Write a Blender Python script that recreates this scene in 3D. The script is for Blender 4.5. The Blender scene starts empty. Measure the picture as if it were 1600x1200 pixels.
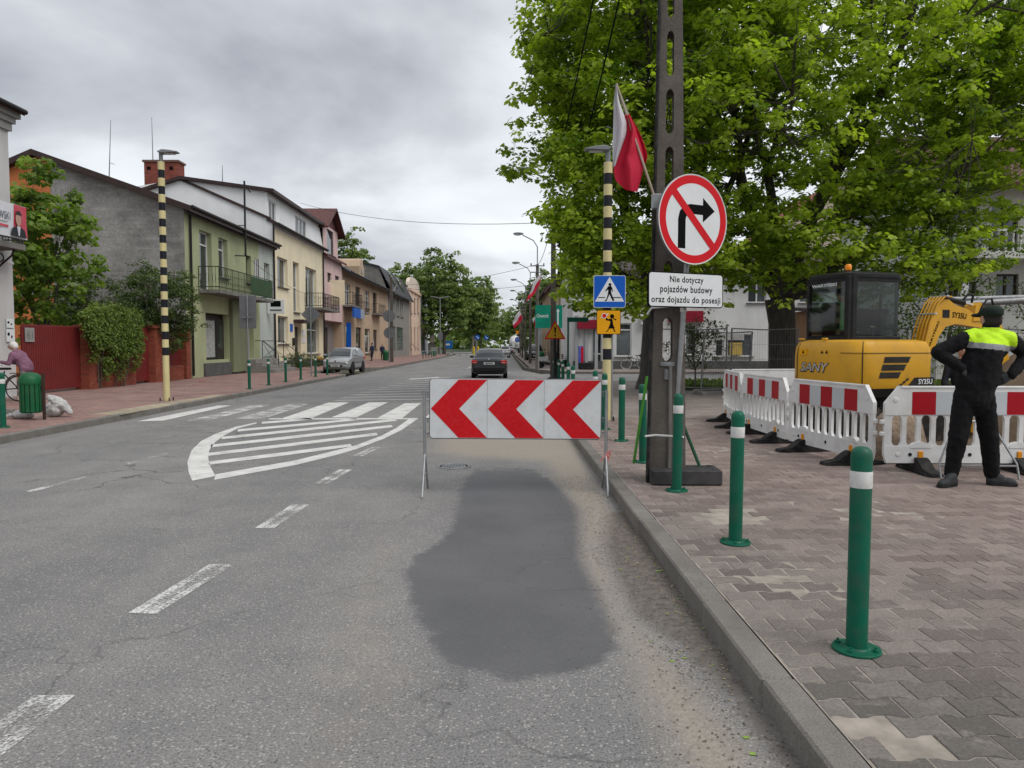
import bpy, bmesh, math, random
import numpy as np
from mathutils import Vector, Matrix, Euler
R = math.radians
SC = bpy.context.scene
COL = SC.collection
random.seed(7)
# ---------------------------------------------------------------- camera
CAM_H = 1.6; PITCH = R(2.97); YAW = R(.545); FPX = 1155.0
cam_d = bpy.data.cameras.new('camera')
cam_d.sensor_width = 36.0; cam_d.lens = 36.0 * FPX / 1600.0
cam_d.clip_start = .05; cam_d.clip_end = 3000
cam = bpy.data.objects.new('camera', cam_d); COL.objects.link(cam)
cam.location = (0, 0, CAM_H); cam.rotation_euler = (R(90) - PITCH, 0, -YAW)
SC.camera = cam
# ---------------------------------------------------------------- overcast sky
SUN_EL, SUN_AZ = R(52), R(125)          # azimuth clockwise from +Y
W = bpy.data.worlds.new('World'); SC.world = W; W.use_nodes = True
nt = W.node_tree; nt.nodes.clear()
def wn(t, **k):
    n = nt.nodes.new(t)
    for a, b in k.items(): setattr(n, a, b)
    return n
def wl(a, b): nt.links.new(a, b)
sky = wn('ShaderNodeTexSky', sky_type='NISHITA'); sky.sun_disc = False
sky.sun_elevation = SUN_EL; sky.sun_rotation = SUN_AZ
tc = wn('ShaderNodeTexCoord'); sp = wn('ShaderNodeSeparateXYZ'); wl(tc.outputs['Generated'], sp.inputs[0])
za = wn('ShaderNodeMath', operation='MAXIMUM'); wl(sp.outputs['Z'], za.inputs[0]); za.inputs[1].default_value = 0
zb = wn('ShaderNodeMath', operation='ADD'); wl(za.outputs[0], zb.inputs[0]); zb.inputs[1].default_value = .30
cx = wn('ShaderNodeMath', operation='DIVIDE'); wl(sp.outputs['X'], cx.inputs[0]); wl(zb.outputs[0], cx.inputs[1])
cy = wn('ShaderNodeMath', operation='DIVIDE'); wl(sp.outputs['Y'], cy.inputs[0]); wl(zb.outputs[0], cy.inputs[1])
cv = wn('ShaderNodeCombineXYZ'); wl(cx.outputs[0], cv.inputs[0]); wl(cy.outputs[0], cv.inputs[1])
mp = wn('ShaderNodeMapping'); wl(cv.outputs[0], mp.inputs[0]); mp.inputs['Location'].default_value = (5.2, 1.1, 1.4); mp.inputs['Scale'].default_value = (1.15, 1.15, 1)
n1 = wn('ShaderNodeTexNoise'); wl(mp.outputs[0], n1.inputs['Vector'])
n1.inputs['Scale'].default_value = 1.25; n1.inputs['Detail'].default_value = 6; n1.inputs['Roughness'].default_value = .5; n1.inputs['Distortion'].default_value = .25
rp = wn('ShaderNodeValToRGB'); wl(n1.outputs['Fac'], rp.inputs[0])
e = rp.color_ramp.elements
e[0].position = .28; e[0].color = (.30, .32, .355, 1)
e[1].position = .70; e[1].color = (.80, .825, .86, 1)
x = e.new(.44); x.color = (.50, .522, .56, 1)
x = e.new(.55); x.color = (.685, .708, .742, 1)
sc10 = wn('ShaderNodeMixRGB', blend_type='MULTIPLY'); sc10.inputs[0].default_value = 1
wl(rp.outputs[0], sc10.inputs[1]); sc10.inputs[2].default_value = (10, 10, 10, 1)
mx = wn('ShaderNodeMixRGB'); mx.inputs[0].default_value = .05
wl(sc10.outputs[0], mx.inputs[1]); wl(sky.outputs[0], mx.inputs[2])
bg = wn('ShaderNodeBackground'); bg.inputs['Strength'].default_value = .1
wl(mx.outputs[0], bg.inputs[0])
wo = wn('ShaderNodeOutputWorld'); wl(bg.outputs[0], wo.inputs[0])
sun_d = bpy.data.lights.new('sun', 'SUN'); sun_d.energy = 1.5; sun_d.angle = R(40); sun_d.color = (1, .97, .93)
sun = bpy.data.objects.new('sun', sun_d); COL.objects.link(sun)
sd = Vector((math.sin(SUN_AZ) * math.cos(SUN_EL), math.cos(SUN_AZ) * math.cos(SUN_EL), math.sin(SUN_EL)))
sun.rotation_euler = sd.to_track_quat('Z', 'Y').to_euler(); sun.location = (0, -20, 40)
SC.view_settings.view_transform = 'Standard'; SC.view_settings.look = 'None'
SC.view_settings.exposure = .38; SC.view_settings.gamma = 1; SC.view_settings.use_curve_mapping = False

SC.cycles.max_bounces = 6; SC.cycles.diffuse_bounces = 3; SC.cycles.glossy_bounces = 3; SC.cycles.transmission_bounces = 4; SC.cycles.transparent_max_bounces = 12

# ---------------------------------------------------------------- survey helpers: points of the real place from measured photo bearings
_f = Vector((math.sin(YAW) * math.cos(PITCH), math.cos(YAW) * math.cos(PITCH), -math.sin(PITCH)))
_r = Vector((math.cos(YAW), -math.sin(YAW), 0)); _u = _r.cross(_f)
def _ray(x, y): return _f + _r * ((x - 800) / FPX) + _u * ((600 - y) / FPX)
def gp(x, y, z=0.0):                       # a point on level ground at height z
    d = _ray(x, y); k = (z - CAM_H) / d.z
    return Vector((d.x * k, d.y * k, z))
def dp(x, y, Y):                           # a point at distance Y along the street
    d = _ray(x, y); k = Y / d.y
    return Vector((d.x * k, Y, CAM_H + d.z * k))
def fp(x, y, X=-14.2):                     # a point in the street-front plane x = X -> (Y, z)
    d = _ray(x, y); k = X / d.x
    return (d.y * k, CAM_H + d.z * k)

# ---------------------------------------------------------------- object helpers
def tag(o, label=None, cat=None, group=None, kind=None):
    if label: o['label'] = label
    if cat: o['category'] = cat
    if group: o['group'] = group
    if kind: o['kind'] = kind
    return o
def empty(name, loc=(0, 0, 0), rz=0, label=None, cat=None, group=None):
    o = bpy.data.objects.new(name, None); COL.objects.link(o)
    o.location = loc; o.rotation_euler = (0, 0, rz); o.empty_display_size = .1
    return tag(o, label, cat, group)
def copy_tree(o, parent=None):
    c = o.copy(); COL.objects.link(c); c.parent = parent
    for ch in list(o.children): copy_tree(ch, c)
    return c
class MB:
    """collects shapes, then links them as one mesh object"""
    def __init__(s): s.v = []; s.f = []; s.m = []; s.mi = 0
    def add(s, vs, fs, M=None):
        o = len(s.v)
        if M is not None: vs = [tuple(M @ Vector(v)) for v in vs]
        s.v.extend(tuple(v) for v in vs)
        for f in fs: s.f.append(tuple(i + o for i in f)); s.m.append(s.mi)
        return s
    def box(s, c, d, rz=0, bev=0, M=None):
        x, y, z = d[0] / 2, d[1] / 2, d[2] / 2
        if bev <= 0:
            vs = [(-x, -y, -z), (x, -y, -z), (x, y, -z), (-x, y, -z), (-x, -y, z), (x, -y, z), (x, y, z), (-x, y, z)]
            fs = [(0, 3, 2, 1), (4, 5, 6, 7), (0, 1, 5, 4), (1, 2, 6, 5), (2, 3, 7, 6), (3, 0, 4, 7)]
        else:
            b = min(bev, x * .9, y * .9, z * .9); vs = []; idx = {}
            for sx in (-1, 1):
                for sy in (-1, 1):
                    for sz in (-1, 1):
                        for ax in range(3):
                            p = [sx * (x - b), sy * (y - b), sz * (z - b)]; p[ax] = (sx * x, sy * y, sz * z)[ax]
                            idx[(sx, sy, sz, ax)] = len(vs); vs.append(tuple(p))
            fs = []
            for ax in range(3):
                o = [a for a in range(3) if a != ax]
                for sg in (-1, 1):
                    q = []
                    for a, b2 in ((-1, -1), (1, -1), (1, 1), (-1, 1)):
                        k = [0, 0, 0]; k[ax] = sg; k[o[0]] = a; k[o[1]] = b2; q.append(idx[(k[0], k[1], k[2], ax)])
                    fs.append(tuple(q))
                for a in (-1, 1):
                    for b2 in (-1, 1):
                        k1 = [0, 0, 0]; k1[o[0]] = a; k1[o[1]] = b2; k1[ax] = -1
                        k2 = list(k1); k2[ax] = 1
                        fs.append((idx[(*k1, o[0])], idx[(*k1, o[1])], idx[(*k2, o[1])], idx[(*k2, o[0])]))
            for sx in (-1, 1):
                for sy in (-1, 1):
                    for sz in (-1, 1): fs.append(tuple(idx[(sx, sy, sz, a)] for a in range(3)))
        T = Matrix.Translation(c) @ Matrix.Rotation(rz, 4, 'Z')
        if M is not None: T = M @ T
        return s.add(vs, fs, T)
    def tube(s, pts, r, n=8, cap=True):
        pts = [Vector(p) for p in pts]; k = len(pts)
        rs = r if isinstance(r, (list, tuple)) else [r] * k
        vs = []; fs = []; prev = None
        for i, p in enumerate(pts):
            t = (pts[min(i + 1, k - 1)] - pts[max(i - 1, 0)]).normalized()
            if prev is None:
                a = Vector((0, 0, 1)) if abs(t.z) < .9 else Vector((1, 0, 0))
                nrm = t.cross(a).normalized()
            else:
                nrm = (prev - t * prev.dot(t)).normalized()
            prev = nrm; b = t.cross(nrm)
            for j in range(n):
                a = 2 * math.pi * (j + .5) / n
                vs.append(p + (nrm * math.cos(a) + b * math.sin(a)) * rs[i])
        for i in range(k - 1):
            for j in range(n):
                j2 = (j + 1) % n
                fs.append((i * n + j, i * n + j2, (i + 1) * n + j2, (i + 1) * n + j))
        if cap:
            fs.append(tuple(range(n - 1, -1, -1))); fs.append(tuple((k - 1) * n + j for j in range(n)))
        return s.add(vs, fs)
    def lathe(s, prof, n=16, M=None, c=(0, 0, 0), a0=0, a1=2 * math.pi):
        full = abs(a1 - a0 - 2 * math.pi) < 1e-6; m = n if full else n + 1
        vs = []; fs = []
        for r, z in prof:
            for j in range(m):
                a = a0 + (a1 - a0) * j / n
                vs.append((c[0] + r * math.cos(a), c[1] + r * math.sin(a), c[2] + z))
        for i in range(len(prof) - 1):
            for j in range(n):
                j2 = (j + 1) % m
                fs.append((i * m + j, i * m + j2, (i + 1) * m + j2, (i + 1) * m + j))
        if full:
            if prof[0][0] > 1e-5: fs.append(tuple(range(m - 1, -1, -1)))
            if prof[-1][0] > 1e-5: fs.append(tuple((len(prof) - 1) * m + j for j in range(m)))
        return s.add(vs, fs, M)
    def prism(s, poly, h0, h1, M=None):
        """polygon in XY extruded in Z from h0 to h1"""
        n = len(poly)
        ar = sum(poly[i][0] * poly[(i + 1) % n][1] - poly[(i + 1) % n][0] * poly[i][1] for i in range(n))
        if ar < 0: poly = poly[::-1]
        vs = [(p[0], p[1], h0) for p in poly] + [(p[0], p[1], h1) for p in poly]
        fs = [tuple(range(n - 1, -1, -1)), tuple(range(n, 2 * n))]
        for i in range(n):
            j = (i + 1) % n; fs.append((i, j, n + j, n + i))
        return s.add(vs, fs, M)
    def sphere(s, c, r, nu=12, nv=8, sc=(1, 1, 1), M=None):
        prof = [(max(1e-6, math.sin(math.pi * i / nv)), -math.cos(math.pi * i / nv)) for i in range(nv + 1)]
        T = Matrix.Translation(c) @ Matrix.Diagonal((r * sc[0], r * sc[1], r * sc[2], 1))
        if M is not None: T = M @ T
        return s.lathe(prof, nu, T)
    def poly(s, pts, M=None): return s.add(pts, [tuple(range(len(pts)))], M)
    def build(s, name, mat, parent=None, loc=None, rot=None, smooth=None):
        me = bpy.data.meshes.new(name); me.from_pydata(s.v, [], s.f)
        for m in (mat if isinstance(mat, (list, tuple)) else [mat]): me.materials.append(m)
        if isinstance(mat, (list, tuple)): me.polygons.foreach_set('material_index', s.m)
        me.validate(); me.update()
        if smooth is not None:
            me.polygons.foreach_set('use_smooth', [True] * len(me.polygons))
            if smooth < 179: me.set_sharp_from_angle(angle=R(smooth))
        o = bpy.data.objects.new(name, me); COL.objects.link(o)
        if parent: o.parent = parent
        if loc is not None: o.location = loc
        if rot is not None: o.rotation_euler = rot
        return o
# matrices that stand an XY drawing upright: drawing x -> world x, drawing y -> world z, depth z -> world -y (towards viewer)
UP = Matrix(((1, 0, 0, 0), (0, 0, -1, 0), (0, 1, 0, 0), (0, 0, 0, 1)))
def TR(x, y, z): return Matrix.Translation((x, y, z))
def RZ(a): return Matrix.Rotation(a, 4, 'Z')
def RX(a): return Matrix.Rotation(a, 4, 'X')
def RY(a): return Matrix.Rotation(a, 4, 'Y')
def text_geo(txt, size=1.0, align='CENTER', depth=.0, bold=0.0, shear=0.0, res=3, space=1.0):
    cu = bpy.data.curves.new('t', 'FONT'); cu.body = txt; cu.size = size; cu.align_x = align; cu.align_y = 'CENTER'
    cu.extrude = depth; cu.offset = bold; cu.shear = shear; cu.resolution_u = res; cu.space_character = space
    o = bpy.data.objects.new('t', cu); COL.objects.link(o)
    dg = bpy.context.evaluated_depsgraph_get(); me = o.evaluated_get(dg).to_mesh()
    vs = [tuple(v.co) for v in me.vertices]; fs = [tuple(p.vertices) for p in me.polygons]
    o.evaluated_get(dg).to_mesh_clear(); bpy.data.objects.remove(o); bpy.data.curves.remove(cu)
    return vs, fs
def fit_text(mb, txt, w, h, M, shear=0, bold=.0, depth=.0, space=1.0):
    """letters scaled to a width and height, drawn in XY about the origin, then placed by M"""
    vs, fs = text_geo(txt, 1, bold=bold, shear=shear, depth=depth, space=space)
    a = np.array(vs); lo = a.min(0); hi = a.max(0); c = (lo + hi) / 2; s = hi - lo
    a = (a - c); a[:, 0] *= w / s[0]; a[:, 1] *= h / s[1]
    mb.add([tuple(p) for p in a], fs, M)

# ---------------------------------------------------------------- materials
class NT:
    def __init__(s, name):
        s.m = bpy.data.materials.new(name); s.m.use_nodes = True; s.t = s.m.node_tree; s.t.nodes.clear()
        s.out = s.n('ShaderNodeOutputMaterial'); s.b = s.n('ShaderNodeBsdfPrincipled'); s.l(s.b.outputs[0], s.out.inputs[0])
        s._tc = None
    def n(s, t, **k):
        n = s.t.nodes.new(t)
        for a, b in k.items(): setattr(n, a, b)
        return n
    def l(s, a, b): s.t.links.new(a, b)
    def co(s, space='Object'):
        if space == 'World': return s.n('ShaderNodeNewGeometry').outputs['Position']
        return s.n('ShaderNodeTexCoord').outputs[space]
    def noise(s, vec, scale, detail=4, rough=.55, dist=0):
        n = s.n('ShaderNodeTexNoise'); s.l(vec, n.inputs['Vector'])
        n.inputs['Scale'].default_value = scale; n.inputs['Detail'].default_value = detail
        n.inputs['Roughness'].default_value = rough; n.inputs['Distortion'].default_value = dist
        return n.outputs['Fac']
    def voro(s, vec, scale, feature='F1', out='Distance'):
        n = s.n('ShaderNodeTexVoronoi'); n.feature = feature; s.l(vec, n.inputs['Vector']); n.inputs['Scale'].default_value = scale
        return n.outputs[out]
    def ramp(s, fac, *stops):
        n = s.n('ShaderNodeValToRGB'); s.l(fac, n.inputs[0]); e = n.color_ramp.elements
        for i, (p, c) in enumerate(stops):
            x = e[i] if i < 2 else e.new(p)
            x.position = p; x.color = c if len(c) == 4 else (*c, 1)
        return n.outputs[0]
    def rng(s, v, a, b, c=0, d=1):
        n = s.n('ShaderNodeMapRange'); s.l(v, n.inputs[0])
        for i, q in enumerate((a, b, c, d)): n.inputs[i + 1].default_value = q
        return n.outputs[0]
    def math(s, op, a, b=None):
        n = s.n('ShaderNodeMath', operation=op)
        for i, q in enumerate((a, b)):
            if q is None: continue
            if isinstance(q, (int, float)): n.inputs[i].default_value = q
            else: s.l(q, n.inputs[i])
        return n.outputs[0]
    def mix(s, fac, a, b, blend='MIX'):
        n = s.n('ShaderNodeMixRGB', blend_type=blend)
        for i, q in enumerate((fac, a, b)):
            if isinstance(q, (int, float)): n.inputs[i].default_value = q if i == 0 else (q, q, q, 1)
            elif isinstance(q, tuple): n.inputs[i].default_value = q if len(q) == 4 else (*q, 1)
            else: s.l(q, n.inputs[i])
        return n.outputs[0]
    def bump(s, h, strength=.3, dist=.01):
        n = s.n('ShaderNodeBump'); s.l(h, n.inputs['Height']); n.inputs['Strength'].default_value = strength; n.inputs['Distance'].default_value = dist
        s.l(n.outputs[0], s.b.inputs['Normal']); return n.outputs[0]
    def set(s, **k):
        for a, v in k.items():
            i = s.b.inputs[a.replace('_', ' ')]
            if isinstance(v, (int, float)): i.default_value = v
            elif isinstance(v, tuple): i.default_value = v if len(v) == 4 else (*v, 1)
            else: s.l(v, i)
        return s
MATS = {}
def pm(name, col, rough=.6, metal=0, var=.18, vs=2.5, bump=.15, bs=60, bd=.004, dirt=0, dcol=(.09, .075, .06), ds=5, spec=.22, space='Object', coat=0):
    """painted / rendered / cast surface: base colour with blotchy variation, grime and fine relief"""
    if name in MATS: return MATS[name]
    t = NT(name); c = t.co(space)
    a = t.noise(c, vs, 3, .6)
    dk = tuple(x * (1 - var) for x in col); lt = tuple(min(1, x * (1 + var)) for x in col)
    out = t.ramp(a, (.3, dk), (.7, lt))
    if dirt:
        g = t.rng(t.noise(c, ds, 4, .65), .46, .68)
        out = t.mix(t.math('MULTIPLY', g, dirt), out, dcol)
    t.set(Base_Color=out, Roughness=rough, Metallic=metal)
    t.b.inputs['Specular IOR Level'].default_value = spec
    if coat: t.b.inputs['Coat Weight'].default_value = coat; t.b.inputs['Coat Roughness'].default_value = .08
    if bump: t.bump(t.noise(c, bs, 3), bump, bd)
    MATS[name] = t.m
    return t.m
def glassm(name, tint=(.02, .025, .028), rough=.04):
    if name in MATS: return MATS[name]
    t = NT(name); c = t.co()
    t.set(Base_Color=t.ramp(t.noise(c, .9, 3), (.3, tuple(x * .6 for x in tint)), (.7, tuple(x * 1.8 for x in tint))), Roughness=rough)
    t.b.inputs['Specular IOR Level'].default_value = .8
    t.bump(t.noise(c, .7, 2), .03, .05)
    MATS[name] = t.m; return t.m
def clear_glass(name, tint=(.8, .86, .84), alpha=.45):
    if name in MATS: return MATS[name]
    t = NT(name)
    tr = t.n('ShaderNodeBsdfTransparent'); tr.inputs[0].default_value = (*tint, 1)
    gl = t.n('ShaderNodeBsdfGlossy'); gl.inputs['Roughness'].default_value = .03; gl.inputs[0].default_value = (.9, .9, .9, 1)
    fr = t.n('ShaderNodeLayerWeight'); fr.inputs[0].default_value = .12
    ms = t.n('ShaderNodeMixShader'); t.l(t.math('ADD', t.math('MULTIPLY', fr.outputs[1], .25), .03), ms.inputs[0])
    t.l(tr.outputs[0], ms.inputs[1]); t.l(gl.outputs[0], ms.inputs[2]); t.l(ms.outputs[0], t.out.inputs[0])
    MATS[name] = t.m; return t.m

def asphalt():
    t = NT('asphalt'); c = t.co('World')
    big = t.noise(c, .35, 2, .6); mid = t.noise(c, 2.2, 3, .6); fine = t.noise(c, 90, 2, .7)
    ms = t.n('ShaderNodeMapping'); t.l(c, ms.inputs[0]); ms.inputs['Scale'].default_value = (1, .12, 1)
    lane = t.noise(ms.outputs[0], .9, 4, .55)
    base = t.ramp(t.math('ADD', t.math('MULTIPLY', big, .5), t.math('MULTIPLY', lane, .5)), (.36, (.145, .144, .146)), (.64, (.255, .246, .236)))
    base = t.mix(.35, base, t.ramp(mid, (.3, (.16, .158, .158)), (.7, (.265, .254, .243))))
    base = t.mix(1, base, t.ramp(fine, (.30, (.52, .52, .52)), (.72, (1.42, 1.41, 1.40))), 'MULTIPLY')
    # light and dark aggregate
    vc = t.voro(c, 70, 'F1', 'Color'); vd = t.voro(c, 70, 'F1', 'Distance')
    sx = t.n('ShaderNodeSeparateColor'); t.l(vc, sx.inputs[0])
    st = t.math('MULTIPLY', t.math('GREATER_THAN', sx.outputs[0], .85), t.math('LESS_THAN', vd, .44))
    at = lambda nme: (lambda n: (setattr(n, 'attribute_name', nme), n.outputs['Fac'])[1])(t.n('ShaderNodeAttribute'))
    sdk = t.math('MULTIPLY', t.math('LESS_THAN', sx.outputs[0], .12), t.math('LESS_THAN', vd, .45))
    agg = t.mix(t.math('MULTIPLY', st, .6), base, (.44, .42, .385))
    agg = t.mix(t.math('MULTIPLY', sdk, .45), agg, (.05, .05, .053))
    # cracks
    wob = t.n('ShaderNodeVectorMath', operation='ADD'); t.l(c, wob.inputs[0])
    nz = t.n('ShaderNodeTexNoise'); t.l(c, nz.inputs['Vector']); nz.inputs['Scale'].default_value = 1.6; nz.inputs['Detail'].default_value = 4
    t.l(nz.outputs['Color'], wob.inputs[1])
    ck = t.voro(wob.outputs[0], .55, 'DISTANCE_TO_EDGE')
    ckm = t.math('MULTIPLY', t.rng(ck, .0, .012, 1, 0), t.rng(t.noise(c, .28, 3), .45, .62))
    agg = t.mix(t.math('MULTIPLY', ckm, .75), agg, (.035, .034, .033))
    # smooth fresh patch / blown sand / wet dark grit, where each lies on this road
    nb = t.math('ADD', t.math('MULTIPLY', t.noise(c, 5, 4, .7), .65), t.math('MULTIPLY', t.noise(c, 45, 2, .7), .35))
    def edge(name, lo, hi, w):
        return t.rng(t.math('ADD', at(name), t.math('MULTIPLY', t.math('SUBTRACT', nb, .5), w)), lo, hi)
    patch = edge('patch', .40, .60, 1.0)
    pc = t.ramp(t.noise(c, 1.3, 5), (.3, (.078, .080, .085)), (.7, (.108, .108, .112)))
    agg = t.mix(t.math('MULTIPLY', patch, .86), agg, pc)
    dirt = edge('dirt', .42, .75, .8)
    dc = t.ramp(t.noise(c, 16, 6, .7), (.3, (.07, .062, .055)), (.72, (.20, .175, .15)))
    agg = t.mix(t.math('MULTIPLY', dirt, .9), agg, dc)
    sand = edge('sand', .3, .95, .8)
    sc = t.ramp(t.noise(c, 30, 5, .7), (.3, (.235, .205, .17)), (.7, (.37, .325, .27)))
    agg = t.mix(t.math('MULTIPLY', sand, .88), agg, sc)
    sr = t.mix(patch, t.mix(t.noise(c, 5, 3), .72, .9), .62)
    t.set(Base_Color=agg, Roughness=sr); t.b.inputs['Specular IOR Level'].default_value = .2
    hgt = t.math('MULTIPLY', t.math('ADD', fine, t.math('MULTIPLY', vd, .6)), t.rng(patch, 0, 1, 1, .12))
    hgt = t.math('SUBTRACT', hgt, t.math('MULTIPLY', ckm, 1.2))
    t.bump(hgt, .55, .006)
    return t.m
def paint_worn(name, amt):
    t = NT(name); c = t.co('World')
    a = t.noise(c, 60, 5, .75); b = t.noise(c, 2.4, 4, .6)
    m = t.rng(t.math('ADD', t.math('MULTIPLY', a, .6), t.math('MULTIPLY', b, .4)), amt - .06, amt + .06)
    col = t.ramp(t.noise(c, 4, 6), (.3, (.52, .51, .48)), (.75, (.70, .69, .665)))
    t.set(Base_Color=col, Roughness=.7)
    tr = t.n('ShaderNodeBsdfTransparent'); ms = t.n('ShaderNodeMixShader')
    t.l(m, ms.inputs[0]); t.l(tr.outputs[0], ms.inputs[1]); t.l(t.b.outputs[0], ms.inputs[2]); t.l(ms.outputs[0], t.out.inputs[0])
    return t.m
def paver_mat():
    t = NT('concrete_paver'); c = t.co('World')
    oi = t.n('ShaderNodeObjectInfo').outputs['Random']
    an = t.n('ShaderNodeAttribute'); an.attribute_name = 'rnd'
    rnd = t.math('FRACT', t.math('ADD', oi, an.outputs['Fac']))
    # weathered grey by the kerb, pinkish red further from it
    sx = t.n('ShaderNodeSeparateXYZ'); t.l(c, sx.inputs[0])
    k = t.math('ADD', t.math('MULTIPLY', sx.outputs[0], .16), t.math('MULTIPLY', sx.outputs[1], .11))
    k = t.rng(t.math('ADD', k, t.math('MULTIPLY', t.noise(c, .6, 3), .5)), .78, 1.6)
    col = t.mix(k, t.ramp(rnd, (.0, (.105, .096, .087)), (1, (.20, .18, .16))), t.ramp(rnd, (.0, (.185, .138, .122)), (1, (.27, .21, .188))))
    col = t.mix(1, col, t.ramp(t.noise(c, 70, 4, .7), (.25, (.62, .62, .62)), (.75, (1.4, 1.4, 1.4))), 'MULTIPLY')
    col = t.mix(t.math('MULTIPLY', t.rng(t.noise(c, 1.1, 5, .7, .6), .50, .72), .45), col, (.085, .078, .07))
    dust = t.rng(t.noise(c, 6.5, 6, .75, .6), .54, .72)
    col = t.mix(t.math('MULTIPLY', dust, .6), col, t.ramp(t.noise(c, 90, 2), (.3, (.25, .22, .19)), (.7, (.37, .33, .285))))
    t.set(Base_Color=col, Roughness=.9); t.b.inputs['Specular IOR Level'].default_value = .25
    t.bump(t.noise(c, 140, 4, .7), .5, .004)
    return t.m
def far_pavers(name, c1, c2, mortar, s=5.0, w=.5, h=.42):
    t = NT(name); c = t.co('World')
    b = t.n('ShaderNodeTexBrick'); t.l(c, b.inputs['Vector']); b.inputs['Scale'].default_value = s
    b.inputs['Brick Width'].default_value = 1; b.inputs['Row Height'].default_value = .7; b.inputs['Mortar Size'].default_value = .045
    b.inputs['Color1'].default_value = (*c1, 1); b.inputs['Color2'].default_value = (*c2, 1); b.inputs['Mortar'].default_value = (*mortar, 1)
    col = t.mix(1, b.outputs[0], t.ramp(t.noise(c, .8, 6, .65), (.3, (.72, .72, .72)), (.7, (1.25, 1.25, 1.25))), 'MULTIPLY')
    dust = t.rng(t.noise(c, 1.7, 7, .68, .4), .5, .68)
    col = t.mix(t.math('MULTIPLY', dust, .5), col, (.30, .265, .23))
    t.set(Base_Color=col, Roughness=.9); t.bump(t.noise(c, 50, 3), .3, .005)
    return t.m
def concrete(name, c1, c2, sc=1.0, bump=.5, pits=True, stain=.0):
    if name in MATS: return MATS[name]
    t = NT(name); c = t.co('World')
    col = t.ramp(t.noise(c, 2.2 * sc, 7, .65), (.3, c1), (.7, c2))
    col = t.mix(1, col, t.ramp(t.noise(c, 110 * sc, 3, .7), (.25, (.6, .6, .6)), (.75, (1.4, 1.4, 1.4))), 'MULTIPLY')
    if stain:
        ms = t.n('ShaderNodeMapping'); t.l(c, ms.inputs[0]); ms.inputs['Scale'].default_value = (1, 1, .18)
        col = t.mix(t.math('MULTIPLY', t.rng(t.noise(ms.outputs[0], 1.4, 6, .65), .46, .66), stain), col, tuple(x * .45 for x in c1))
    t.set(Base_Color=col, Roughness=.92); t.b.inputs['Specular IOR Level'].default_value = .25
    t.bump(t.math('ADD', t.noise(c, 60 * sc, 4, .7), t.noise(c, 9 * sc, 3)), bump, .008)
    MATS[name] = t.m; return t.m
def stucco(name, col, grime=.35, gcol=None, patchy=.12):
    """rendered facade with rain streaks and dampness blotches"""
    if name in MATS: return MATS[name]
    t = NT(name); c = t.co('World')
    out = t.ramp(t.noise(c, .45, 6, .6), (.3, tuple(x * (1 - patchy) for x in col)), (.7, tuple(min(1, x * (1 + patchy)) for x in col)))
    ms = t.n('ShaderNodeMapping'); t.l(c, ms.inputs[0]); ms.inputs['Scale'].default_value = (1, 1, .14)
    st = t.rng(t.noise(ms.outputs[0], 1.6, 6, .65), .48, .72)
    out = t.mix(t.math('MULTIPLY', st, grime), out, gcol or tuple(x * .5 for x in col))
    t.set(Base_Color=out, Roughness=.88); t.b.inputs['Specular IOR Level'].default_value = .3
    t.bump(t.noise(c, 25, 4, .7), .25, .01)
    MATS[name] = t.m; return t.m
def grey_wall():
    t = NT('bare_grey_render'); c = t.co('World')
    out = t.ramp(t.noise(c, .5, 8, .68), (.34, (.15, .146, .138)), (.66, (.34, .332, .315)))
    wv = t.n('ShaderNodeMapping'); t.l(c, wv.inputs[0]); wv.inputs['Scale'].default_value = (.35, 1, 3)
    out = t.mix(t.math('MULTIPLY', t.rng(t.noise(wv.outputs[0], 1.5, 6, .7), .5, .7), .45), out, (.42, .41, .39))
    out = t.mix(1, out, t.ramp(t.noise(c, 14, 5, .75), (.3, (.7, .7, .7)), (.7, (1.3, 1.3, 1.3))), 'MULTIPLY')
    t.set(Base_Color=out, Roughness=.95); t.bump(t.noise(c, 12, 6, .7), .5, .02)
    return t.m
def brick_mat(name, c1, c2, sc=1):
    t = NT(name); c = t.co('World')
    oi = t.n('ShaderNodeObjectInfo').outputs['Random']
    an = t.n('ShaderNodeAttribute'); an.attribute_name = 'rnd'
    rnd = t.math('FRACT', t.math('ADD', oi, an.outputs['Fac']))
    col = t.mix(1, t.ramp(rnd, (0, c1), (1, c2)), t.ramp(t.noise(c, 30, 4), (.3, (.75, .75, .75)), (.7, (1.25, 1.25, 1.25))), 'MULTIPLY')
    t.set(Base_Color=col, Roughness=.85); t.bump(t.noise(c, 60, 3), .3, .004)
    return t.m
def leaf_mat(name, c1, c2, trans=.35):
    if name in MATS: return MATS[name]
    t = NT(name); c = t.co('World')
    an = t.n('ShaderNodeAttribute'); an.attribute_name = 'rnd'
    mixv = t.math('ADD', t.math('MULTIPLY', an.outputs['Fac'], .6), t.math('MULTIPLY', t.noise(c, .55, 3), .4))
    col = t.ramp(mixv, (.2, c1), (.8, c2))
    t.set(Base_Color=col, Roughness=.55); t.b.inputs['Specular IOR Level'].default_value = .3
    tl = t.n('ShaderNodeBsdfTranslucent'); t.l(t.mix(1, col, (1.3, 1.5, .5), 'MULTIPLY'), tl.inputs[0])
    ms = t.n('ShaderNodeMixShader'); ms.inputs[0].default_value = trans
    t.l(t.b.outputs[0], ms.inputs[1]); t.l(tl.outputs[0], ms.inputs[2]); t.l(ms.outputs[0], t.out.inputs[0])
    MATS[name] = t.m; return t.m
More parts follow.
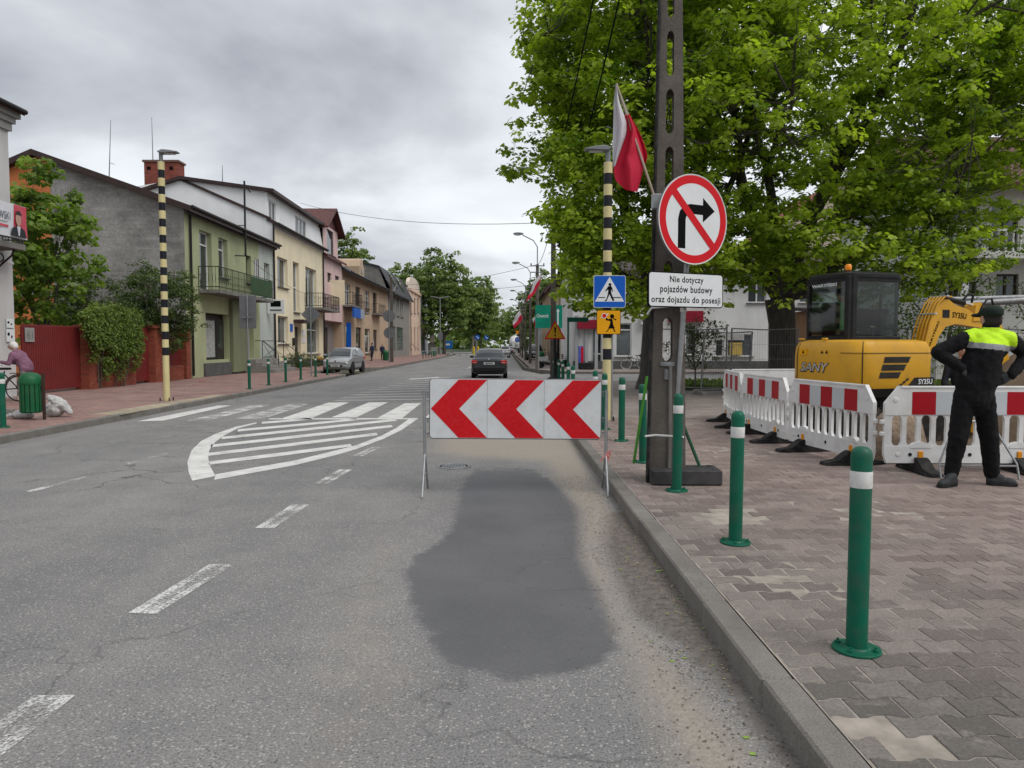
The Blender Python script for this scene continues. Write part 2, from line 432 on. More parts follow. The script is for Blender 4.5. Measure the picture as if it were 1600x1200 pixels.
def bark_mat(name, c1=(.035, .03, .026), c2=(.095, .085, .075)):
    if name in MATS: return MATS[name]
    t = NT(name); c = t.co('World')
    ms = t.n('ShaderNodeMapping'); t.l(c, ms.inputs[0]); ms.inputs['Scale'].default_value = (1, 1, .25)
    v = t.noise(ms.outputs[0], 14, 6, .7)
    t.set(Base_Color=t.ramp(v, (.3, c1), (.7, c2)), Roughness=.95); t.bump(v, .7, .03)
    MATS[name] = t.m; return t.m
M_ASPH = asphalt()
M_PAINT = paint_worn('road_paint', .40); M_PAINT_OLD = paint_worn('worn_road_paint', .50); M_PAINT_MID = paint_worn('scuffed_road_paint', .478); M_PAINT_FAINT = paint_worn('faint_road_paint', .54)
M_PAVER = paver_mat()
M_KERB = concrete('kerb_concrete', (.135, .125, .112), (.215, .20, .18), 1, .5)
M_SAND = pm('joint_sand', (.30, .265, .225), .95, var=.3, vs=6, bump=.5, bs=180, space='World')
M_PLAZA = far_pavers('plaza_pavers', (.20, .158, .142), (.265, .215, .195), (.13, .115, .10))
M_LPAVE = far_pavers('left_pavers', (.225, .125, .105), (.29, .165, .14), (.15, .10, .09))
M_GREEN = pm('bollard_green', (.003, .10, .057), .42, var=.10, vs=6, bump=.08, bs=40, dirt=.45, dcol=(.05, .085, .065), ds=9, space='World')
M_WBAND = pm('reflective_white', (.62, .62, .60), .5, var=.08, dirt=.3, dcol=(.3, .28, .25), ds=30)
M_STEEL = pm('galvanised_steel', (.33, .34, .345), .45, .75, var=.15, vs=12, bump=.1, bs=90)
M_STEEL_D = pm('dull_steel', (.22, .225, .23), .5, .6, var=.2, vs=10, dirt=.3, dcol=(.12, .08, .055), ds=14)
M_BLACK = pm('black_plastic', (.012, .012, .013), .55, var=.2, bump=.2, dirt=.25, dcol=(.08, .075, .065))
M_RUBBER = pm('black_rubber', (.014, .014, .015), .75, var=.3, vs=8, bump=.4, bs=50, dirt=.4, dcol=(.10, .09, .075), ds=7)
M_SRED = pm('sign_red', (.56, .004, .010), .4, var=.06, bump=0, dirt=.08, dcol=(.3, .02, .02))
M_SWHITE = pm('sign_white', (.66, .68, .685), .4, var=.04, bump=0, dirt=.10, dcol=(.42, .41, .39), ds=9)
M_SBLACK = pm('sign_black', (.004, .004, .004), .6, var=.1, bump=0, spec=.06)
M_SBLUE = pm('sign_blue', (.005, .095, .45), .38, var=.06, bump=0)
M_SYELLOW = pm('sign_yellow', (.72, .33, .004), .4, var=.06, bump=0)
M_ORANGE = pm('reflector_orange', (.72, .27, .01), .4, var=.1, bump=.3, bs=120)
M_CREAM = pm('cream_pole_paint', (.60, .52, .27), .5, var=.08, dirt=.2, dcol=(.32, .27, .15))
M_NAVY = pm('black_pole_paint', (.012, .013, .018), .5, var=.15)
M_LAMP = pm('lamp_grey', (.20, .21, .215), .4, .2, var=.1)
M_GLASS = glassm('window_glass'); M_GLASS_L = glassm('window_glass_pale', (.06, .07, .075), .06)
M_PVC = pm('white_window_frame', (.66, .66, .65), .45, var=.06, bump=0, dirt=.15)
M_GREYBACK = pm('sign_back_grey', (.16, .165, .17), .5, .3, var=.12)

# ================================================================ SETTING: ground, road, kerbs, pavements
def sheet(name, polys, z, mat, parent=None, kind='structure'):
    mb = MB()
    for p in polys: mb.poly([(q[0], q[1], z) for q in p])
    o = mb.build(name, mat, parent)
    if kind and not parent: o['kind'] = kind
    return o
M_EARTH = concrete('bare_earth', (.06, .055, .035), (.11, .10, .06), .3)
sheet('ground', [[(-900, -200), (900, -200), (900, 2200), (-900, 2200)]], -.10, M_EARTH)
KX, LX = 1.14, -8.2                       # kerb faces, right and left
def sdist(px, py, poly):
    """signed distance to polygon, positive inside (arrays)"""
    d = np.full(px.shape, 1e9); ins = np.zeros(px.shape, bool); n = len(poly)
    for i in range(n):
        ax, ay = poly[i]; bx, by = poly[(i + 1) % n]
        ex, ey = bx - ax, by - ay; t = np.clip(((px - ax) * ex + (py - ay) * ey) / (ex * ex + ey * ey + 1e-12), 0, 1)
        d = np.minimum(d, np.hypot(px - ax - t * ex, py - ay - t * ey))
        c = ((ay > py) != (by > py)) & (px < (bx - ax) * (py - ay) / (by - ay + 1e-12) + ax); ins ^= c
    return np.where(ins, d, -d)
def make_road():
    xs = np.concatenate([np.arange(LX - .05, -3, .4), np.arange(-3, KX + .06, .06)])
    ys = np.concatenate([np.arange(-6, 1.6, .8), np.arange(1.6, 14, .06), np.arange(14, 30, .5), np.arange(30, 150.1, 10)])
    X, Y = np.meshgrid(xs, ys); nx, ny = len(xs), len(ys)
    V = np.stack([X.ravel(), Y.ravel(), np.zeros(X.size)], 1)
    i = np.arange(nx * ny).reshape(ny, nx)
    Fq = np.stack([i[:-1, :-1], i[:-1, 1:], i[1:, 1:], i[1:, :-1]], -1).reshape(-1, 4)
    me = bpy.data.meshes.new('road'); me.from_pydata(V.tolist(), [], Fq.tolist())
    def at(name, vals):
        a = me.attributes.new(name, 'FLOAT', 'POINT'); a.data.foreach_set('value', vals.ravel().astype(np.float32))
    G = lambda pts: [tuple(gp(a, b).xy) for a, b in pts]
    patch = G([(735, 712), (722, 745), (716, 795), (695, 845), (650, 868), (633, 900), (645, 955), (690, 1025), (740, 1050), (800, 1061), (862, 1058), (930, 1040), (964, 1012), (962, 985), (942, 930), (908, 872), (908, 830), (902, 790), (878, 765), (855, 740), (838, 712)])
    d = sdist(X, Y, patch)
    far = np.clip((10.2 - Y) / 2.2, 0, 1) ** .6
    at('patch', np.clip(.5 + d / .36, 0, 1) * far)
    dirt = G([(945, 800), (985, 800), (1045, 880), (1120, 990), (1200, 1110), (1290, 1230), (1250, 1230), (1150, 1100), (1060, 1010), (990, 960), (955, 890), (940, 840)])
    d2 = sdist(X, Y, dirt); at('dirt', np.clip(.55 + d2 / .34, 0, 1))
    sandp = G([(840, 705), (905, 705), (950, 800), (935, 860), (975, 960), (1040, 1025), (1110, 1110), (1230, 1260), (1090, 1260), (1010, 1080), (985, 1000), (962, 960), (915, 870), (912, 800), (880, 760)])
    d3 = sdist(X, Y, sandp)
    sand2 = G([(690, 675), (905, 668), (915, 705), (880, 722), (800, 716), (730, 712), (690, 705)])
    d4 = sdist(X, Y, sand2)
    edge = G([(560, 780), (600, 800), (640, 860), (625, 900), (635, 980), (700, 1060), (600, 1200), (400, 1300), (480, 1000), (560, 860)])
    d5 = sdist(X, Y, edge)
    s = np.maximum.reduce([np.clip(.62 + d3 / .35, 0, 1), np.clip(.72 + d4 / .9, 0, 1), np.clip(.30 + d5 / 2.0, 0, .42)])
    at('sand', s)
    me.materials.append(M_ASPH); o = bpy.data.objects.new('road', me); COL.objects.link(o); o['kind'] = 'structure'
    return o
road = make_road()
# side street and the junction beyond
sheet('side_street', [[(KX - .3, 30.3), (60, 30.3), (60, 41.6), (2, 41.6), (KX - .3, 50)]], .006, M_ASPH)
def disc(cx, cy, r, n=48): return [(cx + r * math.cos(2 * math.pi * i / n), cy + r * math.sin(2 * math.pi * i / n)) for i in range(n)]
sheet('roundabout_road', [disc(-9, 172, 30), [(-4, 195), (3, 195), (5, 520), (-3, 520)], [(-80, 168), (-30, 166), (-30, 176), (-80, 178)]], .008, M_ASPH)
M_ISLAND = pm('roundabout_kerb_pale', (.42, .41, .39), .8, var=.15)
mb = MB(); mb.lathe([(12, -.05), (12, .18), (11.6, .2), (11.6, .1)], 48, c=(-11, 172, 0)); isl = mb.build('roundabout_kerb', M_ISLAND); isl['kind'] = 'structure'
M_GRASS = leaf_mat('lawn_green', (.035, .055, .018), (.07, .10, .03), .1)
gx = MB(); gx.lathe([(0.01, .75), (6, .6), (11.5, .16)], 40, c=(-11, 172, 0)); gx.build('roundabout_lawn', M_GRASS)['kind'] = 'structure'

# ---- kerbs: every stone its own piece
def stone_mesh(L, w=.15, h=.28):
    mb = MB(); mb.box((0, 0, -h / 2), (w, L - .008, h), bev=.012)
    o = mb.build('kerb_stone', M_KERB); me = o.data; bpy.data.objects.remove(o); return me
ST1 = stone_mesh(1.0)
def kerb_line(root, x, y0, y1, side, z=.13, low=None):
    y = y0; k = 0
    while y < y1 - .01:
        o = bpy.data.objects.new('kerb_stone', ST1); COL.objects.link(o); o.parent = root
        zz = z
        if low and low[0] < y < low[1]: zz = .045
        o.location = (x + side * .075 + random.uniform(-.004, .004), y + .5, zz + random.uniform(-.004, .004))
        o.rotation_euler = (random.uniform(-.003, .003), random.uniform(-.01, .01), random.uniform(-.004, .004))
        y += 1.0
def arc(cx, cy, r, a0, a1, n): return [(cx + r * math.cos(a0 + (a1 - a0) * i / n), cy + r * math.sin(a0 + (a1 - a0) * i / n)) for i in range(n + 1)]
def kerb_path(name, pts, root, z=.13, w=.15):
    """kerb swept along a path, left side of travel is pavement"""
    mb = MB(); P = [Vector((*p, 0)) for p in pts]
    L = []; Rr = []
    for i, p in enumerate(P):
        t = (P[min(i + 1, len(P) - 1)] - P[max(i - 1, 0)]).normalized(); nrm = Vector((-t.y, t.x, 0))
        Rr.append(p); L.append(p + nrm * w)
    for i in range(len(P) - 1):
        a, b, c, d = Rr[i], Rr[i + 1], L[i + 1], L[i]
        mb.add([(a.x, a.y, -.1), (b.x, b.y, -.1), (b.x, b.y, z), (a.x, a.y, z), (c.x, c.y, z), (d.x, d.y, z), (c.x, c.y, -.1), (d.x, d.y, -.1)],
               [(0, 1, 2, 3), (3, 2, 4, 5), (5, 4, 6, 7)])
    return mb.build(name, M_KERB, root)
rk = empty('right_kerb'); rk['kind'] = 'structure'
kerb_line(rk, KX, 1.2, 28.2, 1)
kerb_path('kerb_corner', [(KX, 28.2)] + arc(KX + 2.2, 28.2, 2.2, math.pi, math.pi / 2, 8) + [(60, 30.4)], rk).rotation_euler = (0, 0, 0)
lk = empty('left_kerb'); lk['kind'] = 'structure'
kerb_line(lk, LX, 8.2, 38.2, -1)
BAYX = -10.6
kerb_path('kerb_bay', [(LX, 38.2), (-8.9, 38.9), (BAYX, 39.6), (BAYX, 49), (LX, 50.5), (LX, 96)][::-1], lk)
kerb_path('kerb_far', [(LX, 96), (LX - .6, 120), (-14, 140), (-26, 150)][::-1], lk)
fk = empty('far_right_kerb'); fk['kind'] = 'structure'
kerb_path('kerb_sweep', [(60, 41.6), (6, 41.6)] + [(4, 42), (2.6, 44), (1.8, 47), (1.5, 50)] + [(1.4, 150)], fk)
# ---- left pavement
sheet('left_pavement', [[(LX - .148, -6), (LX - .148, 15.5), (LX - .148, 22.5), (LX - .148, 38.3), (-9.0, 39.05), (BAYX - .148, 39.7), (BAYX - .148, 49), (LX - .148, 50.6), (LX - .148, 96), (LX - .75, 120), (-14.1, 140.1), (-26, 150), (-60, 150), (-60, -6)]], .128, M_LPAVE)
sheet('tactile_paving', [[tuple(gp(a, b, .132).xy) for a, b in ((140, 648), (262, 628), (330, 618), (356, 616), (190, 648))]], .133, far_pavers('tactile_slabs', (.33, .275, .19), (.37, .31, .215), (.20, .16, .12), 2.6))
# ---- right pavement: laid interlocking pavers near, receding paving beyond
rp = sheet('right_pavement', [[(KX + .148, 14.9), (60, 14.9), (60, 30.25), (KX + 2.2, 30.25), (KX + .9, 29.9), (KX + .3, 29.0), (KX + .148, 28.2)]], .13, M_PLAZA)
bed = sheet('paver_bed', [[(KX + .145, -3), (40, -3), (40, 14.9), (KX + .145, 14.9)]], .1255, M_SAND, rp)
sheet('far_right_pavement', [[(1.65, 150), (1.65, 50), (1.95, 47), (2.75, 44.1), (4.1, 42.15), (6, 41.75), (60, 41.75), (60, 150)]], .12, M_PLAZA)
PL, PW, PA = .212, .150, .0095              # paver length, row pitch, wave
def paver_outline():
    g = .0035; e = PL / 2 - g; h = PW / 2 - g * .8; a = PA; q = PL * .25
    top = [(-e, h + a), (-q - .018, h + a), (-q + .018, h - a), (q - .018, h - a), (q + .018, h + a), (e, h + a)]
    bot = [(-x, -y) for x, y in top]
    return top[::-1] + bot[::-1]
def paver_geo():
    o = paver_outline(); n = len(o); b = .0035; H = .05
    ins = [(x * (1 - b * 9), y * (1 - b * 12)) for x, y in o]
    vs = [(x, y, 0) for x, y in ins] + [(x, y, -.004) for x, y in o] + [(x, y, -H) for x, y in o]
    # counter-clockwise check
    ar = sum(o[i][0] * o[(i + 1) % n][1] - o[(i + 1) % n][0] * o[i][1] for i in range(n))
    fs = [tuple(range(n))] if ar > 0 else [tuple(range(n - 1, -1, -1))]
    for i in range(n):
        j = (i + 1) % n
        for k in (0, n):
            q = (k + i, k + n + i, k + n + j, k + j); fs.append(q if ar > 0 else q[::-1])
    return vs, fs
PV, PF = paver_geo()
mbp = MB(); mbp.add(PV, PF); po = mbp.build('paver', M_PAVER); PME = po.data; bpy.data.objects.remove(po)
hole = [tuple(gp(a, b, .13).xy) for a, b in ((1088, 800), (1165, 797), (1192, 814), (1120, 818), (1094, 812))]
hole2 = [tuple(gp(a, b, .13).xy) for a, b in ((1310, 1110), (1385, 1112), (1480, 1165), (1420, 1180), (1345, 1150))]
spots = []
rows = int((14.9 - 1.5) / PW)
rng = random.Random(3)
for r in range(rows):
    y = 1.5 + (r + .5) * PW
    x = KX + .155 + (PL * .5 if r % 2 == 0 else PL)
    while x < min(y * .80 + 1.9, 14):
        if y < 14.8:
            hx, hy = np.array([x]), np.array([y])
            if sdist(hx, hy, hole)[0] < -.03 and sdist(hx, hy, hole2)[0] < .0:
                spots.append((x, y))
        x += PL
infr = [s for s in spots if s[0] < s[1] * .70 and s[1] > 2.3]
infr.sort(key=lambda s: s[1] ** 2 + s[0] ** 2)
near = set(infr[:298])
sink = lambda x, y: -.0015 + .002 * math.sin(x * 2.1 + 1) * math.sin(y * 1.7) + rng.uniform(-.0018, .0018)
allv = []; allf = []; rnd = []
for (x, y) in spots:
    z = .13 + sink(x, y)
    if (x, y) in near:
        o = bpy.data.objects.new('paver', PME); COL.objects.link(o); o.parent = rp
        o.location = (x, y, z); o.rotation_euler = (rng.uniform(-.012, .012), rng.uniform(-.012, .012), rng.uniform(-.012, .012))
    else:
        k = len(allv); tx, ty = rng.uniform(-.012, .012), rng.uniform(-.012, .012)
        allv.extend((x + a, y + b, z + c + a * tx + b * ty) for a, b, c in PV)
        allf.extend(tuple(i + k for i in f) for f in PF); rnd.extend([rng.random()] * len(PV))
mbq = MB(); mbq.v = allv; mbq.f = allf; mbq.m = [0] * len(allf)
pq = mbq.build('paver_field', M_PAVER, rp); pq['kind'] = 'stuff'
a = pq.data.attributes.new('rnd', 'FLOAT', 'POINT'); a.data.foreach_set('value', rnd)
# half stones that close every other row along the kerb
hv = []; hf = []
for r in range(rows):
    if r % 2 == 1:
        y = 1.5 + (r + .5) * PW; k = len(hv)
        pts = [(max(-.0, xx), yy) for xx, yy in [(p[0], p[1]) for p in PV[:12]]]
        cx0 = KX + .155
        hv.extend((cx0 + max(0.0, p[0]), y + p[1], .127 + p[2]) for p in PV); hf.extend(tuple(i + k for i in f) for f in PF)
mbh = MB(); mbh.v = hv; mbh.f = hf; mbh.m = [0] * len(hf); hb = mbh.build('edge_pavers', M_PAVER, rp); hb['kind'] = 'stuff'

# ---- painted markings (each stripe its own sheet just above the road)
def mark(name, pts, mat=M_PAINT, z=.004):
    mb = MB(); q = [gp(a, b) for a, b in pts]
    mb.poly([(p.x, p.y, z) for p in q]); return mb.build(name, mat, road)
Z4 = lambda pts: [(180 + a / 3.2, 560 + b / 3.2) for a, b in pts]
def strip4(name, up, lo, mat=M_PAINT):
    mb = MB(); U = [gp(*p) for p in Z4(up)]; L = [gp(*p) for p in Z4(lo)]
    n = len(U); vs = [(p.x, p.y, .004) for p in U] + [(p.x, p.y, .004) for p in L]
    mb.add(vs, [(i, i + 1, n + i + 1, n + i) for i in range(n - 1)]); return mb.build(name, mat, road)
strip4('painted_border', [(705, 321), (600, 343), (500, 379), (430, 414), (382, 460), (361, 520), (367, 570), (385, 613)],
       [(708, 326), (612, 351), (545, 386), (500, 420), (470, 460), (465, 500), (477, 545), (502, 590)])
strip4('painted_border', [(502, 581), (900, 511), (1100, 462), (1200, 437), (1330, 388), (1410, 346), (1465, 306)], [(495, 609), (900, 535), (1100, 486), (1205, 455), (1340, 404), (1430, 360), (1512, 304)])
strip4('painted_border', [(775, 300), (1512, 299)], [(765, 306), (1512, 306)])
for (a, b) in [((735, 323), (985, 303)), ((615, 361), (1215, 306)), ((535, 399), (1408, 309)), ((480, 439), (1390, 340)), ((469, 481), (1315, 380)), ((471, 525), (1185, 436))]:
    w = 5 + (a[1] - 320) / 60
    strip4('painted_stripe', [(a[0], a[1] - w), ((a[0] + b[0]) / 2, (a[1] + b[1]) / 2 - w), (b[0] - 10, b[1] - w * .9)], [(a[0] - 4, a[1] + w), ((a[0] + b[0]) / 2, (a[1] + b[1]) / 2 + w), (b[0], b[1] + w * .6)])
ZB = [((110, 315), (240, 312), (580, 236), (515, 236)), ((355, 312), (480, 308), (775, 232), (680, 235)), ((595, 304), (745, 301), (970, 228), (868, 229)),
      ((835, 300), (985, 298), (1170, 220), (1065, 222)), ((1080, 296), (1205, 296), (1365, 220), (1270, 220)), ((1310, 299), (1435, 299), (1530, 224), (1447, 225))]
for i, q in enumerate(ZB): mark('crossing_bar', Z4(q), M_PAINT_OLD if i in (1, 2) else M_PAINT)
l5 = [gp(*p) for p in Z4(ZB[5])]; stp = l5[0] - gp(*Z4(ZB[4])[0])
for k in (1, 2, 3):
    mb = MB(); mb.poly([(p.x + stp.x * k, p.y + stp.y * k, .004) for p in l5]); mb.build('crossing_bar', M_PAINT, road)
# hatched wedge beyond the crossing
fl = [(1085, 212), (1125, 197), (1172, 184), (1217, 171), (1262, 159), (1310, 148), (1355, 138), (1400, 127), (1445, 115), (1490, 105)]
for i, p in enumerate(fl):
    a = gp(*Z4([p])[0]); b = a + Vector((3.6 - i * .22, .75 + i * .16, 0)); w = .13 + .02 * i
    mb = MB(); mb.poly([(a.x, a.y, .004), (b.x, b.y, .004), (b.x, b.y + w, .004), (a.x + .1, a.y + w, .004)]); mb.build('painted_stripe', M_PAINT, road)
mark('painted_border', [(640, 592), (684, 589.2), (706, 595), (730, 603), (722, 604), (684, 590.6), (640, 593.2)])
# lane dashes: two thin worn lines each
for (a, b, wv) in [((118, 1087), (-55, 1230), .16), ((365, 883), (245, 960), .15), ((483, 789), (428, 826), .14), ((550, 734), (514, 756), .13), ((596, 699), (567, 713), .12)]:
    A, B = gp(*a), gp(*b); t = (B - A).normalized(); nv = Vector((t.y, -t.x, 0))
    if nv.x > 0: nv = -nv
    for off, mt, ww in ((0, M_PAINT_OLD, .06), (wv * .78, M_PAINT_OLD, .064), (.063, M_PAINT_FAINT, wv * .78 - .066)):
        p = [A + nv * off, B + nv * off, B + nv * (off + ww), A + nv * (off + ww)]
        mb = MB(); mb.poly([(q.x, q.y, .004) for q in p]); mb.build('lane_dash', mt, road)
for a, b in (((258, 708), (195, 724)), ((130, 745), (40, 768))): mark('lane_dash', [a, b, (b[0] + 8, b[1] + 2), (a[0] + 6, a[1] + 1)], M_PAINT_FAINT)
for a, b in (((590, 568), (552, 580)), ((640, 560), (622, 566)), ((735, 572), (728, 576))): mark('lane_dash', [a, b, (b[0] + 9, b[1]), (a[0] + 5, a[1])], M_PAINT_OLD)
for x in (702, 712, 722, 733): mark('give_way_dash', [(x, 553), (x + 6, 553), (x + 5, 554.4), (x - 1, 554.4)], M_PAINT_OLD)
mark('give_way_dash', [(706, 556), (712, 556), (711, 557), (705, 557)], M_PAINT_OLD)
# manhole cover set in the road
mh = empty('manhole_cover', gp(709, 729), 0, 'small round iron cover in the road behind the chevron board', 'manhole')
mb = MB(); mb.lathe([(.0, .010), (.16, .010), (.165, .004), (.185, .004), (.19, .012), (.225, .011), (.235, .004)], 28); mb.build('frame', M_STEEL_D, mh, smooth=30)
mb = MB()
for i in range(-3, 4):
    for j in range(-3, 4):
        if i * i + j * j < 11: mb.box((i * .04, j * .04, .013), (.022, .022, .008))
mb.build('stud_pattern', M_STEEL_D, mh)
# wind-blown grit, seed husks and leaf scraps gathered along the kerb
M_GRIT = pm('grit', (.14, .11, .085), .9, var=.5, vs=40); M_HUSK = pm('seed_husk', (.36, .28, .17), .9, var=.3, vs=30); M_SCRAP = pm('leaf_scrap', (.22, .34, .06), .7, var=.3, vs=20)
rg = random.Random(11)
def scatter(name, mat, n, region, s0, s1, flat=.5):
    mb = MB()
    for i in range(n):
        p = region(); s = rg.uniform(s0, s1); a = rg.uniform(0, 6.28)
        pts = [(p[0] + s * math.cos(a + k * 1.5708) * rg.uniform(.5, 1.2), p[1] + s * math.sin(a + k * 1.5708) * rg.uniform(.4, 1), .002 + rg.uniform(0, s * flat)) for k in range(4)]
        top = (p[0], p[1], .004 + s * flat)
        mb.add(pts + [top], [(0, 1, 4), (1, 2, 4), (2, 3, 4), (3, 0, 4)])
    o = mb.build(name, mat); o['kind'] = 'stuff'; o['label'] = {'road_grit': 'dark grit and small stones gathered against the right kerb', 'seed_husks': 'pale seed husks blown against the right kerb', 'leaf_scraps': 'scraps of yellow green leaf lying along the right kerb'}[name]; o['category'] = 'debris'
    return o
kerbside = lambda lo, hi, spread: (lambda: (KX - .01 - abs(rg.gauss(0, spread)), rg.uniform(lo, hi)))
scatter('road_grit', M_GRIT, 2600, kerbside(1.8, 9, .30), .002, .008)
scatter('seed_husks', M_HUSK, 150, kerbside(3.2, 6.6, .10), .004, .011)
scatter('leaf_scraps', M_SCRAP, 34, kerbside(2.0, 7, .22), .008, .026, .15)

# ================================================================ STREET FURNITURE NEAR THE CAMERA
PZ = .13
# ---- green bollards
def make_bollard():
    r = empty('bollard')
    mb = MB(); mb.lathe([(.0495, .008), (.0495, .935), (.048, .955), (.041, .972), (.026, .984), (.001, .988)], 20); mb.build('post', M_GREEN, r, smooth=40)
    mb = MB(); mb.lathe([(.0505, .79), (.0511, .792), (.0511, .868), (.0505, .87)], 20); mb.build('white_band', M_WBAND, r, smooth=40)
    mb = MB(); mb.lathe([(.112, -.002), (.113, .006), (.110, .011), (.064, .012), (.058, .02)], 24); bp = mb.build('base_plate', M_GREEN, r, smooth=30)
    for k in range(4):
        a = math.pi / 4 + k * math.pi / 2; mb = MB()
        mb.lathe([(.013, .01), (.013, .022), (.007, .024), (.006, .034), (.001, .036)], 6, c=(.088 * math.cos(a), .088 * math.sin(a), 0)); mb.build('bolt', M_GREEN, bp)
    return r
bol = make_bollard(); first = True
BL = [(1.70, 3.49, 'green bollard nearest the camera with bolted base plate'),
      (1.72, 5.44, 'green bollard beside the sandy hole in the pavers, second from the camera'),
      (1.74, 7.41, 'green bollard standing before the concrete pole and grey base block'),
      (1.74, 9.25, 'green bollard behind the leaning green bar by the concrete pole'),
      (1.80, 11.35, 'free standing green bollard between chevron board and concrete pole'),
      (1.74, 12.9, 'green bollard just behind the right leg of the chevron board'),
      (1.74, 14.3, 'green bollard by the foot of the right striped lamp pole'),
      (1.66, 17.9, 'green bollard right end of the row above the chevron board'),
      (1.80, 21.0, 'green bollard second from right in the row above the chevron board'),
      (1.88, 24.0, 'green bollard third from right in the row above the chevron board'),
      (1.90, 26.0, 'green bollard fourth from right in the row above the chevron board'),
      (1.90, 27.6, 'green bollard fifth from right in the row above the chevron board'),
      (1.94, 29.2, 'green bollard farthest in the row by the yellow warning triangle')]
LBL = [(-9.02, 13.32, 'green bollard at the left edge of the photo beside the bin'),
       (-8.65, 25.07, 'green bollard in front of the rectangular sign back, nearest of its row'),
       (-8.77, 27.5, 'second green bollard after the rectangular sign on the left pavement'),
       (-8.85, 29.9, 'green bollard before the juniper bush on the left pavement'),
       (-8.88, 32.2, 'fourth green bollard along the left pavement row'),
       (-8.9, 34.8, 'green bollard just right of the diamond sign post'),
       (-8.9, 37.1, 'green bollard at the nose of the silver car')]
def place_bollard(x, y, lab, grp, rz=None):
    global first
    o = bol if first else copy_tree(bol); first = False
    o.location = (x, y, PZ + .002); o.rotation_euler = (random.uniform(-.012, .012), random.uniform(-.012, .012), random.uniform(0, 6.2) if rz is None else rz)
    tag(o, lab, 'bollard', grp)
for x, y, l in BL: place_bollard(x, y, l, 'green bollards along the right kerb')
for x, y, l in LBL: place_bollard(x, y, l, 'green bollards along the left kerb')
# ---- chevron board on two trestles
A, B = gp(661, 760), gp(945, 748)
by = 7.95
cb = empty('chevron_board', (.115, by, 0), R(1.0), 'wide red and white triple chevron barrier board blocking the lane', 'road barrier')
BW, BH, BZ = 1.84, .635, .60
def rrect(w, h, r, n=5):
    p = []
    for cx, cy, a in ((w / 2 - r, h / 2 - r, 0), (-w / 2 + r, h / 2 - r, 90), (-w / 2 + r, -h / 2 + r, 180), (w / 2 - r, -h / 2 + r, 270)):
        for i in range(n + 1): t = R(a + 90 * i / n); p.append((cx + r * math.cos(t), cy + r * math.sin(t)))
    return p
tilt = TR(0, 0, BZ + BH / 2) @ RY(R(.55))
M_BWHITE = pm('scuffed_board_white', (.60, .615, .62), .5, var=.06, vs=3, bump=.05, dirt=.22, dcol=(.36, .35, .34), ds=9)
M_BRED = pm('board_red_film', (.54, .004, .009), .42, var=.1, vs=2, bump=.05, dirt=.10, dcol=(.6, .15, .15), ds=40)
mb = MB(); mb.prism(rrect(BW, BH, .035), -.012, .012, tilt @ UP); mb.build('panel', M_BWHITE, cb)
for i in range(2): mb = MB(); mb.prism([(BW * ((i + 1) / 3 - .5) - .0015, -BH / 2 + .003), (BW * ((i + 1) / 3 - .5) + .0015, -BH / 2 + .003), (BW * ((i + 1) / 3 - .5) + .0015, BH / 2 - .003), (BW * ((i + 1) / 3 - .5) - .0015, BH / 2 - .003)], .012, .0128, tilt @ UP); mb.build('panel_seam', M_STEEL_D, cb)
for i in range(3):
    x0 = -BW / 2 + i * BW / 3; h = BH / 2 - .004
    pts = [(x0 + .008, 0), (x0 + .305, h), (x0 + .612, h), (x0 + .312, 0), (x0 + .612, -h), (x0 + .305, -h)]
    mb = MB(); mb.prism(pts, .012, .0142, tilt @ UP); mb.build('red_chevron', M_BRED, cb)
mb = MB(); mb.tube([tuple(tilt @ UP @ Vector((p[0], p[1], 0))) for p in rrect(BW + .004, BH + .004, .037)] + [tuple(tilt @ UP @ Vector((BW / 2 + .002, BH / 2 - .035, 0)))], .009, 6); mb.build('rim', M_STEEL_D, cb, smooth=60)
for sx, nm in ((-1, 0), (1, 1)):
    x = sx * (BW / 2 + .06)
    tr = MB(); tr.tube([(x, .0, .42), (x + sx * .003, .0, 1.12)], .017, 8); tr.tube([(x, 0, .44), (x - .01, -.24, .005)], .012, 8); tr.tube([(x, 0, .44), (x + .005, .30, .005)], .012, 8)
    tr.tube([(x - .005, -.13, .2), (x + .003, .16, .2)], .008, 6); tr.tube([(x, 0, .25), (x, 0, .5)], .012, 8)
    t_ = tr.build('trestle_leg', M_STEEL, cb, smooth=50)
    for z in (.66, .82, 1.1):
        mb = MB(); mb.tube([(x - sx * .10, 0, z), (x + sx * .02, 0, z)], .006, 6); mb.tube([(x - sx * .035, -.012, z), (x - sx * .035, -.012, z - .05)], .005, 6); mb.build('hook', M_STEEL_D, t_)
mb = MB()
rb = random.Random(2)
for k in range(5): mb.tube([(BW / 2 + .06, -.01, .44), (BW / 2 + .06 + rb.uniform(-.06, .06), -.02, .44 + rb.uniform(-.05, .03)), (BW / 2 + .06 + rb.uniform(-.08, .08), -.03, .40 + rb.uniform(-.06, .0))], .006, 5)
mb.build('red_white_tape', pm('tape_pink', (.55, .16, .15), .6), cb)
